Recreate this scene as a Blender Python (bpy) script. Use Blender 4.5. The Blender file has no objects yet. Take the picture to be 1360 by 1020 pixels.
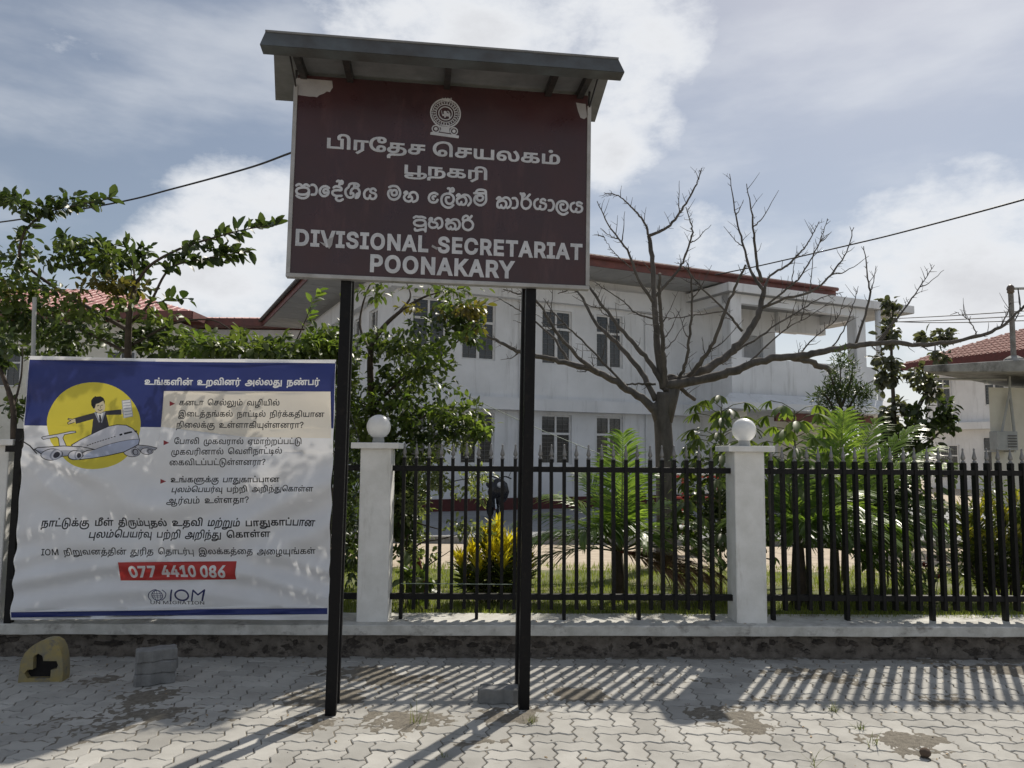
import bpy, bmesh, math, random
import numpy as np
from mathutils import Vector, Matrix, noise as mnoise
from mathutils.geometry import delaunay_2d_cdt
rad = math.radians
scene = bpy.context.scene
COL = scene.collection
rng = np.random.default_rng(7)
random.seed(7)

# ------------------------------------------------------------------ camera
FPX, CAM_H = 1022.0, 1.65                    # focal length in photo pixels, eye height
PITCH, ROLL = rad(5.0), rad(0.5)
cam_f = np.array([0, math.cos(PITCH), math.sin(PITCH)])
_u = np.array([0, -math.sin(PITCH), math.cos(PITCH)]); _r = np.array([1.0, 0, 0])
cam_r = math.cos(ROLL) * _r + math.sin(ROLL) * _u
cam_u = -math.sin(ROLL) * _r + math.cos(ROLL) * _u
CAMP = np.array([0, 0, CAM_H])
cam = bpy.data.cameras.new('camera'); co = bpy.data.objects.new('camera', cam); COL.objects.link(co)
m = Matrix.Identity(4)
for i in range(3):
    m[i][0], m[i][1], m[i][2], m[i][3] = cam_r[i], cam_u[i], -cam_f[i], CAMP[i]
co.matrix_world = m
cam.sensor_width = 36; cam.lens = 36 * FPX / 1360; cam.clip_start = 0.05; cam.clip_end = 2000
scene.camera = co

# ------------------------------------------------------------------ world, sun, exposure
SUN_AZ, SUN_EL = rad(29), rad(45)            # azimuth measured from +Y towards +X
sun_dir = np.array([math.sin(SUN_AZ) * math.cos(SUN_EL), math.cos(SUN_AZ) * math.cos(SUN_EL), math.sin(SUN_EL)])
sl = bpy.data.lights.new('sun', 'SUN'); sl.energy = 4.2; sl.angle = rad(0.9); sl.color = (1, .93, .82)
so = bpy.data.objects.new('sun', sl); COL.objects.link(so)
so.rotation_euler = Vector(-sun_dir).to_track_quat('-Z', 'Y').to_euler()
scene.view_settings.view_transform = 'Standard'; scene.view_settings.look = 'None'
scene.view_settings.exposure = 0.22; scene.view_settings.gamma = 1.0
SKY_STRENGTH = 0.058

def pix_dir(px, py):
    d = cam_f * FPX + cam_r * (px - 680) - cam_u * (py - 510)
    return d / np.linalg.norm(d)

def make_world():
    w = bpy.data.worlds.new('World'); scene.world = w; w.use_nodes = True
    nt = w.node_tree; nt.nodes.clear(); N = nt.nodes.new; L = nt.links.new
    out = N('ShaderNodeOutputWorld'); mix = N('ShaderNodeMixShader')
    b1 = N('ShaderNodeBackground'); b2 = N('ShaderNodeBackground')
    sky = N('ShaderNodeTexSky'); sky.sky_type = 'NISHITA'; sky.sun_disc = False
    sky.sun_elevation = SUN_EL; sky.sun_rotation = SUN_AZ
    sky.air_density = 1.0; sky.dust_density = 0.8; sky.ozone_density = 1.0
    L(sky.outputs[0], b1.inputs[0]); b1.inputs[1].default_value = SKY_STRENGTH
    tc = N('ShaderNodeTexCoord'); nrm = N('ShaderNodeVectorMath'); nrm.operation = 'NORMALIZE'
    L(tc.outputs['Generated'], nrm.inputs[0])
    def noise(scale, detail, rough, stretch, seed=0):
        mp = N('ShaderNodeMapping'); mp.inputs['Scale'].default_value = stretch
        mp.inputs['Location'].default_value = (seed, seed * .7, seed * 1.3)
        L(nrm.outputs[0], mp.inputs[0])
        n = N('ShaderNodeTexNoise'); n.inputs['Scale'].default_value = scale
        n.inputs['Detail'].default_value = detail; n.inputs['Roughness'].default_value = rough
        L(mp.outputs[0], n.inputs[0]); return n.outputs[0]
    def math_(op, a, b):
        n = N('ShaderNodeMath'); n.operation = op
        for k, v in enumerate((a, b)):
            if isinstance(v, (int, float)): n.inputs[k].default_value = v
            else: L(v, n.inputs[k])
        return n.outputs[0]
    def smooth(v, a, b, lo=0, hi=1):
        n = N('ShaderNodeMapRange'); n.interpolation_type = 'SMOOTHSTEP'
        n.inputs[1].default_value = a; n.inputs[2].default_value = b; n.inputs[3].default_value = lo; n.inputs[4].default_value = hi
        L(v, n.inputs[0]); return n.outputs[0]
    big = noise(2.2, 9, .62, (1, 1, 2.0), 3.1)
    fine = noise(7.0, 8, .62, (1, 1, 1.7), 9.4)
    wisp = noise(3.2, 6, .55, (1.0, 1.0, 3.2), 5.2)
    dens = math_('SUBTRACT', math_('ADD', math_('MULTIPLY', big, 1.0), math_('MULTIPLY', fine, .75)), .30)
    # where the cloud banks stand in the sky: (direction, angular radius in degrees, weight)
    for px, py, r, wgt in CLOUDS:
        d = pix_dir(px, py)
        dp = N('ShaderNodeVectorMath'); dp.operation = 'DOT_PRODUCT'
        L(nrm.outputs[0], dp.inputs[0]); dp.inputs[1].default_value = tuple(d)
        s = smooth(dp.outputs['Value'], math.cos(rad(r)), math.cos(rad(r * .15)), 0, wgt)
        dens = math_('ADD', dens, s)
    cov = smooth(dens, .58, .98)
    cov = math_('MAXIMUM', cov, smooth(wisp, .40, .75, .16, .55))
    # thick cloud centres are a little greyer than their edges
    cr = N('ShaderNodeMix'); cr.data_type = 'RGBA'
    L(smooth(dens, .80, 1.25), cr.inputs[0])
    cr.inputs[6].default_value = (.84, .86, .89, 1); cr.inputs[7].default_value = (.66, .67, .70, 1)
    # haze near the horizon
    sx = N('ShaderNodeSeparateXYZ'); L(nrm.outputs[0], sx.inputs[0])
    cov = math_('MAXIMUM', cov, smooth(sx.outputs[2], .0, .32, .75, 0.0))
    L(cr.outputs[2], b2.inputs[0]); b2.inputs[1].default_value = CLOUD_STRENGTH
    L(cov, mix.inputs[0]); L(b1.outputs[0], mix.inputs[1]); L(b2.outputs[0], mix.inputs[2]); L(mix.outputs[0], out.inputs[0])
CLOUD_STRENGTH = 0.88
CLOUDS = [(760, 40, 12, .22), (560, 20, 9, .14), (880, 60, 6, .10), (300, 320, 9, .20), (180, 340, 9, .14), (340, 230, 6, .12),
          (840, 190, 5, .20), (830, 240, 4, .1), (940, 320, 6, .2), (1240, 350, 9, .20), (1350, 330, 8, .18), (1180, 400, 8, .14), (90, 85, 4, .12),
          (300, 110, 4, .10), (910, 180, 2, .14), (330, 370, 10, .15),
          (150, 100, 13, -.12), (60, 200, 8, -.10), (960, 200, 8, -.10), (1180, 130, 12, -.05), (360, 60, 4, -.08)]
make_world()

# ------------------------------------------------------------------ pixel -> world helpers (photo measurements at real distances)
def ray_plane(px, py, P, n):
    d = cam_f * FPX + cam_r * (px - 680) - cam_u * (py - 510)
    n = np.asarray(n, float)
    return CAMP + d * (((np.asarray(P, float) - CAMP) @ n) / (d @ n))
def at(px, py, Y): return ray_plane(px, py, (0, Y, 0), (0, 1, 0))
def gnd(px, py, z=0.0): return ray_plane(px, py, (0, 0, z), (0, 0, 1))

# ------------------------------------------------------------------ object helpers
def worldloc(o):
    v = Vector((0, 0, 0))
    while o is not None:
        v += o.location; o = o.parent
    return v
def tag(o, label=None, cat=None, group=None, kind=None):
    if label: o['label'] = label
    if cat: o['category'] = cat
    if group: o['group'] = group
    if kind: o['kind'] = kind
    return o
def thing(name, loc, label, cat, group=None):
    o = bpy.data.objects.new(name, None); COL.objects.link(o); o.location = Vector(loc); o.empty_display_size = .1
    return tag(o, label, cat, group)
def mesh_obj(name, V, F, mat, parent=None, smooth=False, midx=None):
    me = bpy.data.meshes.new(name)
    V = np.asarray(V, float)
    off = worldloc(parent) if parent is not None else Vector((0, 0, 0))
    me.from_pydata((V - np.array(off)).tolist(), [], [list(f) for f in F] if not isinstance(F, np.ndarray) else F.tolist())
    for mm in (mat if isinstance(mat, (list, tuple)) else [mat]): me.materials.append(mm)
    if midx is not None: me.polygons.foreach_set('material_index', np.asarray(midx, dtype=np.int32))
    if smooth: me.polygons.foreach_set('use_smooth', np.ones(len(me.polygons), bool))
    me.update()
    o = bpy.data.objects.new(name, me); COL.objects.link(o)
    if parent is not None: o.parent = parent
    return o
def bevel(o, w=.006, seg=2):
    b = o.modifiers.new('bevel', 'BEVEL'); b.width = w; b.segments = seg; b.limit_method = 'ANGLE'; b.angle_limit = rad(40)
    return o
def copy_tree(o, parent=None):
    c = o.copy(); COL.objects.link(c); c.parent = parent
    for ch in list(o.children): copy_tree(ch, c)
    return c

class MB:
    """collects simple shapes into one mesh"""
    def __init__(s): s.V = []; s.F = []
    def add(s, V, F):
        o = len(s.V); s.V += [tuple(v) for v in V]; s.F += [[i + o for i in f] for f in F]; return s
    def box(s, c, ex, ey, ez):
        """corner c and three edge vectors"""
        c, ex, ey, ez = (np.asarray(v, float) for v in (c, ex, ey, ez))
        P = [c, c + ex, c + ex + ey, c + ey, c + ez, c + ex + ez, c + ex + ey + ez, c + ey + ez]
        F = [(0, 3, 2, 1), (4, 5, 6, 7), (0, 1, 5, 4), (1, 2, 6, 5), (2, 3, 7, 6), (3, 0, 4, 7)]
        if np.cross(ex, ey) @ ez < 0: F = [f[::-1] for f in F]
        return s.add(P, F)
    def hexa(s, P):
        """eight corners, bottom four then top four"""
        return s.add(P, [(0, 3, 2, 1), (4, 5, 6, 7), (0, 1, 5, 4), (1, 2, 6, 5), (2, 3, 7, 6), (3, 0, 4, 7)])
    def tube(s, pts, radii, n=8, caps=True):
        pts = [np.asarray(p, float) for p in pts]; V = []; F = []
        if isinstance(radii, (int, float)): radii = [radii] * len(pts)
        up = np.array([.13, .31, .94]); 
        for i, p in enumerate(pts):
            t = pts[min(i + 1, len(pts) - 1)] - pts[max(i - 1, 0)]; t = t / (np.linalg.norm(t) + 1e-12)
            a = np.cross(t, up)
            if np.linalg.norm(a) < 1e-3: a = np.cross(t, [1, 0, 0])
            a /= np.linalg.norm(a); b = np.cross(t, a)
            for k in range(n):
                q = 2 * math.pi * k / n; V.append(p + radii[i] * (math.cos(q) * a + math.sin(q) * b))
        for i in range(len(pts) - 1):
            for k in range(n):
                k2 = (k + 1) % n; F.append((i * n + k, i * n + k2, (i + 1) * n + k2, (i + 1) * n + k))
        if caps:
            F.append(tuple(range(n))[::-1]); F.append(tuple((len(pts) - 1) * n + k for k in range(n)))
        return s.add(V, F)
    def lathe(s, c, prof, n=16):
        """(radius, z) profile round a vertical axis at c"""
        c = np.asarray(c, float); V = []; F = []
        for r, z in prof:
            for k in range(n):
                q = 2 * math.pi * k / n; V.append(c + np.array([r * math.cos(q), r * math.sin(q), z]))
        for i in range(len(prof) - 1):
            for k in range(n):
                k2 = (k + 1) % n; F.append((i * n + k, i * n + k2, (i + 1) * n + k2, (i + 1) * n + k))
        F.append(tuple(range(n))[::-1]); F.append(tuple((len(prof) - 1) * n + k for k in range(n)))
        return s.add(V, F)
    def sphere(s, c, r, n=24, m=14, zs=1.0):
        return s.lathe(c, [(max(1e-4, r * math.sin(math.pi * i / m)), -r * zs * math.cos(math.pi * i / m)) for i in range(m + 1)], n)
    def build(s, name, mat, parent=None, smooth=False):
        return mesh_obj(name, s.V, s.F, mat, parent, smooth)

def spline(pts, n=6):
    """Catmull-Rom through the points"""
    P = [np.asarray(p, float) for p in pts]
    if len(P) < 3: return [P[0] + (P[-1] - P[0]) * k / n for k in range(n + 1)]
    Q = [2 * P[0] - P[1]] + P + [2 * P[-1] - P[-2]]; out = []
    for i in range(1, len(Q) - 2):
        for k in range(n):
            t = k / n; a, b, c, d = Q[i - 1:i + 3]
            out.append(.5 * ((2 * b) + (c - a) * t + (2 * a - 5 * b + 4 * c - d) * t * t + (3 * b - a - 3 * c + d) * t ** 3))
    out.append(P[-1]); return out

# ------------------------------------------------------------------ materials
def mat(name, col, rough=.7, col2=None, scale=6.0, detail=6, lo=.35, hi=.65, bump=0.0, bscale=60.0, metal=0.0, spec=.4, island=0.0, streak=None, streak_col=None, stretch=(1, 1, 1), trans=0.0, transcol=None):
    mm = bpy.data.materials.new(name); mm.use_nodes = True
    nt = mm.node_tree; N = nt.nodes.new; L = nt.links.new
    bs = nt.nodes['Principled BSDF']; out = nt.nodes['Material Output']
    bs.inputs['Roughness'].default_value = rough; bs.inputs['Metallic'].default_value = metal
    bs.inputs['Specular IOR Level'].default_value = spec
    geo = N('ShaderNodeNewGeometry'); tc = N('ShaderNodeTexCoord')
    def nz(sc, det, st=(1, 1, 1), ro=.6):
        mp = N('ShaderNodeMapping'); mp.inputs['Scale'].default_value = st; L(geo.outputs['Position'], mp.inputs[0])
        n = N('ShaderNodeTexNoise'); n.inputs['Scale'].default_value = sc; n.inputs['Detail'].default_value = det; n.inputs['Roughness'].default_value = ro
        L(mp.outputs[0], n.inputs[0]); return n.outputs[0]
    def rng_(v, a, b, c=0, d=1):
        n = N('ShaderNodeMapRange'); n.inputs[1].default_value = a; n.inputs[2].default_value = b; n.inputs[3].default_value = c; n.inputs[4].default_value = d
        L(v, n.inputs[0]); return n.outputs[0]
    def mixc(f, a, b):
        n = N('ShaderNodeMix'); n.data_type = 'RGBA'; L(f, n.inputs[0])
        for k, v in ((6, a), (7, b)):
            if isinstance(v, tuple): n.inputs[k].default_value = (*v[:3], 1)
            else: L(v, n.inputs[k])
        return n.outputs[2]
    c = None
    if col2 is not None: c = mixc(rng_(nz(scale, detail, stretch), lo, hi), col, col2)
    else:
        a = tuple(x * .88 for x in col); b = tuple(min(1, x * 1.1) for x in col)
        c = mixc(rng_(nz(scale, detail, stretch), .3, .7), a, b)
    if island:
        v = rng_(geo.outputs['Random Per Island'], 0, 1, 1 - island, 1 + island)
        n = N('ShaderNodeVectorMath'); n.operation = 'SCALE'; L(c, n.inputs[0]); L(v, n.inputs['Scale']); c = n.outputs[0]
    if streak:
        c = mixc(rng_(nz(streak[0], 5, streak[1], .7), streak[2], streak[3]), c, streak_col)
    L(c, bs.inputs['Base Color'])
    r2 = rng_(nz(scale * 3, 4), .3, .7, max(0.05, rough - .12), min(1, rough + .12)); L(r2, bs.inputs['Roughness'])
    if bump:
        b = N('ShaderNodeBump'); b.inputs['Strength'].default_value = bump; b.inputs['Distance'].default_value = .01
        L(nz(bscale, 6), b.inputs['Height']); L(b.outputs[0], bs.inputs['Normal'])
    if trans:
        t = N('ShaderNodeBsdfTranslucent'); mx = N('ShaderNodeMixShader'); mx.inputs[0].default_value = trans
        if transcol: t.inputs[0].default_value = (*transcol, 1)
        else: L(c, t.inputs[0])
        L(bs.outputs[0], mx.inputs[1]); L(t.outputs[0], mx.inputs[2]); L(mx.outputs[0], out.inputs[0])
    return mm

def leafmat(name, c1, c2, trans=.42, tcol=None, rough=.42):
    mm = bpy.data.materials.new(name); mm.use_nodes = True
    nt = mm.node_tree; N = nt.nodes.new; L = nt.links.new
    bs = nt.nodes['Principled BSDF']; out = nt.nodes['Material Output']
    geo = N('ShaderNodeNewGeometry')
    mx = N('ShaderNodeMix'); mx.data_type = 'RGBA'; L(geo.outputs['Random Per Island'], mx.inputs[0])
    mx.inputs[6].default_value = (*c1, 1); mx.inputs[7].default_value = (*c2, 1)
    L(mx.outputs[2], bs.inputs['Base Color']); bs.inputs['Roughness'].default_value = rough; bs.inputs['Specular IOR Level'].default_value = .5
    t = N('ShaderNodeBsdfTranslucent'); ms = N('ShaderNodeMixShader'); ms.inputs[0].default_value = trans
    g = N('ShaderNodeVectorMath'); g.operation = 'MULTIPLY'; L(mx.outputs[2], g.inputs[0]); g.inputs[1].default_value = tcol or (1.7, 1.75, .8)
    L(g.outputs[0], t.inputs[0]); L(bs.outputs[0], ms.inputs[1]); L(t.outputs[0], ms.inputs[2]); L(ms.outputs[0], out.inputs[0])
    return mm

WALLW = mat('white_wall', (.74, .75, .76), .85, (.64, .65, .655), .9, bump=.10, bscale=40, streak=(2.2, (1.6, 1.6, .16), .54, .82), streak_col=(.40, .40, .39))
PLASTER = mat('plaster', (.76, .76, .74), .85, (.66, .66, .63), 7, bump=.18, bscale=90, streak=(5, (1.5, 1.5, .3), .58, .85), streak_col=(.42, .40, .36))
COPING = mat('coping_cement', (.62, .61, .57), .9, (.46, .45, .41), 9, bump=.3, bscale=120, streak=(6, (1, 1, 1.6), .55, .75), streak_col=(.22, .20, .18))
STONE = mat('rubble_mortar', (.185, .16, .135), .95, (.10, .085, .07), 11, bump=.7, bscale=70, streak=(10, (1, 1, 1.5), .50, .62), streak_col=(.045, .037, .031))
ROCK = mat('rubble_stone', (.090, .074, .060), .92, (.032, .027, .023), 22, bump=.6, bscale=80, island=.4)
BLACKPAINT = mat('black_paint', (.005, .005, .006), .55, (.009, .009, .009), 12, bump=.06, bscale=120, spec=.22)
POSTPAINT = mat('post_paint', (.006, .006, .007), .45, (.02, .017, .015), 16, bump=.08, bscale=90, lo=.58, hi=.8, spec=.15)
SILVER = mat('spear_silver', (.22, .22, .22), .5, metal=.5)
GLOBE = mat('globe_plastic', (.82, .82, .80), .35, spec=.5)
ROOFRED = mat('red_roof_sheet', (.36, .115, .095), .55, (.29, .09, .075), 3, bump=.1)
REDPAINT = mat('red_oxide', (.10, .022, .021), .6, (.07, .018, .017), 6)
FASCIA = mat('brown_fascia', (.17, .06, .048), .55, (.11, .045, .04), 3)
GLASS = mat('window_glass', (.018, .02, .022), .12, (.035, .037, .038), 2, spec=.7)
FRAMEW = mat('white_frame', (.66, .66, .65), .5)
GRILLE = mat('grille_iron', (.16, .16, .155), .6)
CONC = mat('old_concrete', (.36, .36, .345), .9, (.22, .22, .21), 5, bump=.3, streak=(3, (1, 1, .6), .52, .7), streak_col=(.09, .09, .085))
CREAM = mat('cream_wall', (.70, .68, .60), .85, (.60, .58, .50), 3, bump=.12)
GREYPL = mat('grey_plastic', (.40, .41, .40), .55, (.32, .33, .32), 9)
BARK = mat('grey_bark', (.125, .112, .10), .9, (.062, .056, .05), 9, bump=.5, bscale=60, stretch=(1, 1, .35))
BARK2 = mat('brown_bark', (.085, .065, .05), .9, (.05, .04, .033), 14, bump=.4, bscale=80)
STEMG = mat('green_stem', (.10, .11, .05), .7)
WIRE = mat('cable_black', (.015, .015, .016), .6)
WIREG = mat('string_green', (.25, .30, .24), .6)
RUST = mat('rust_red', (.20, .055, .035), .8)
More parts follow.
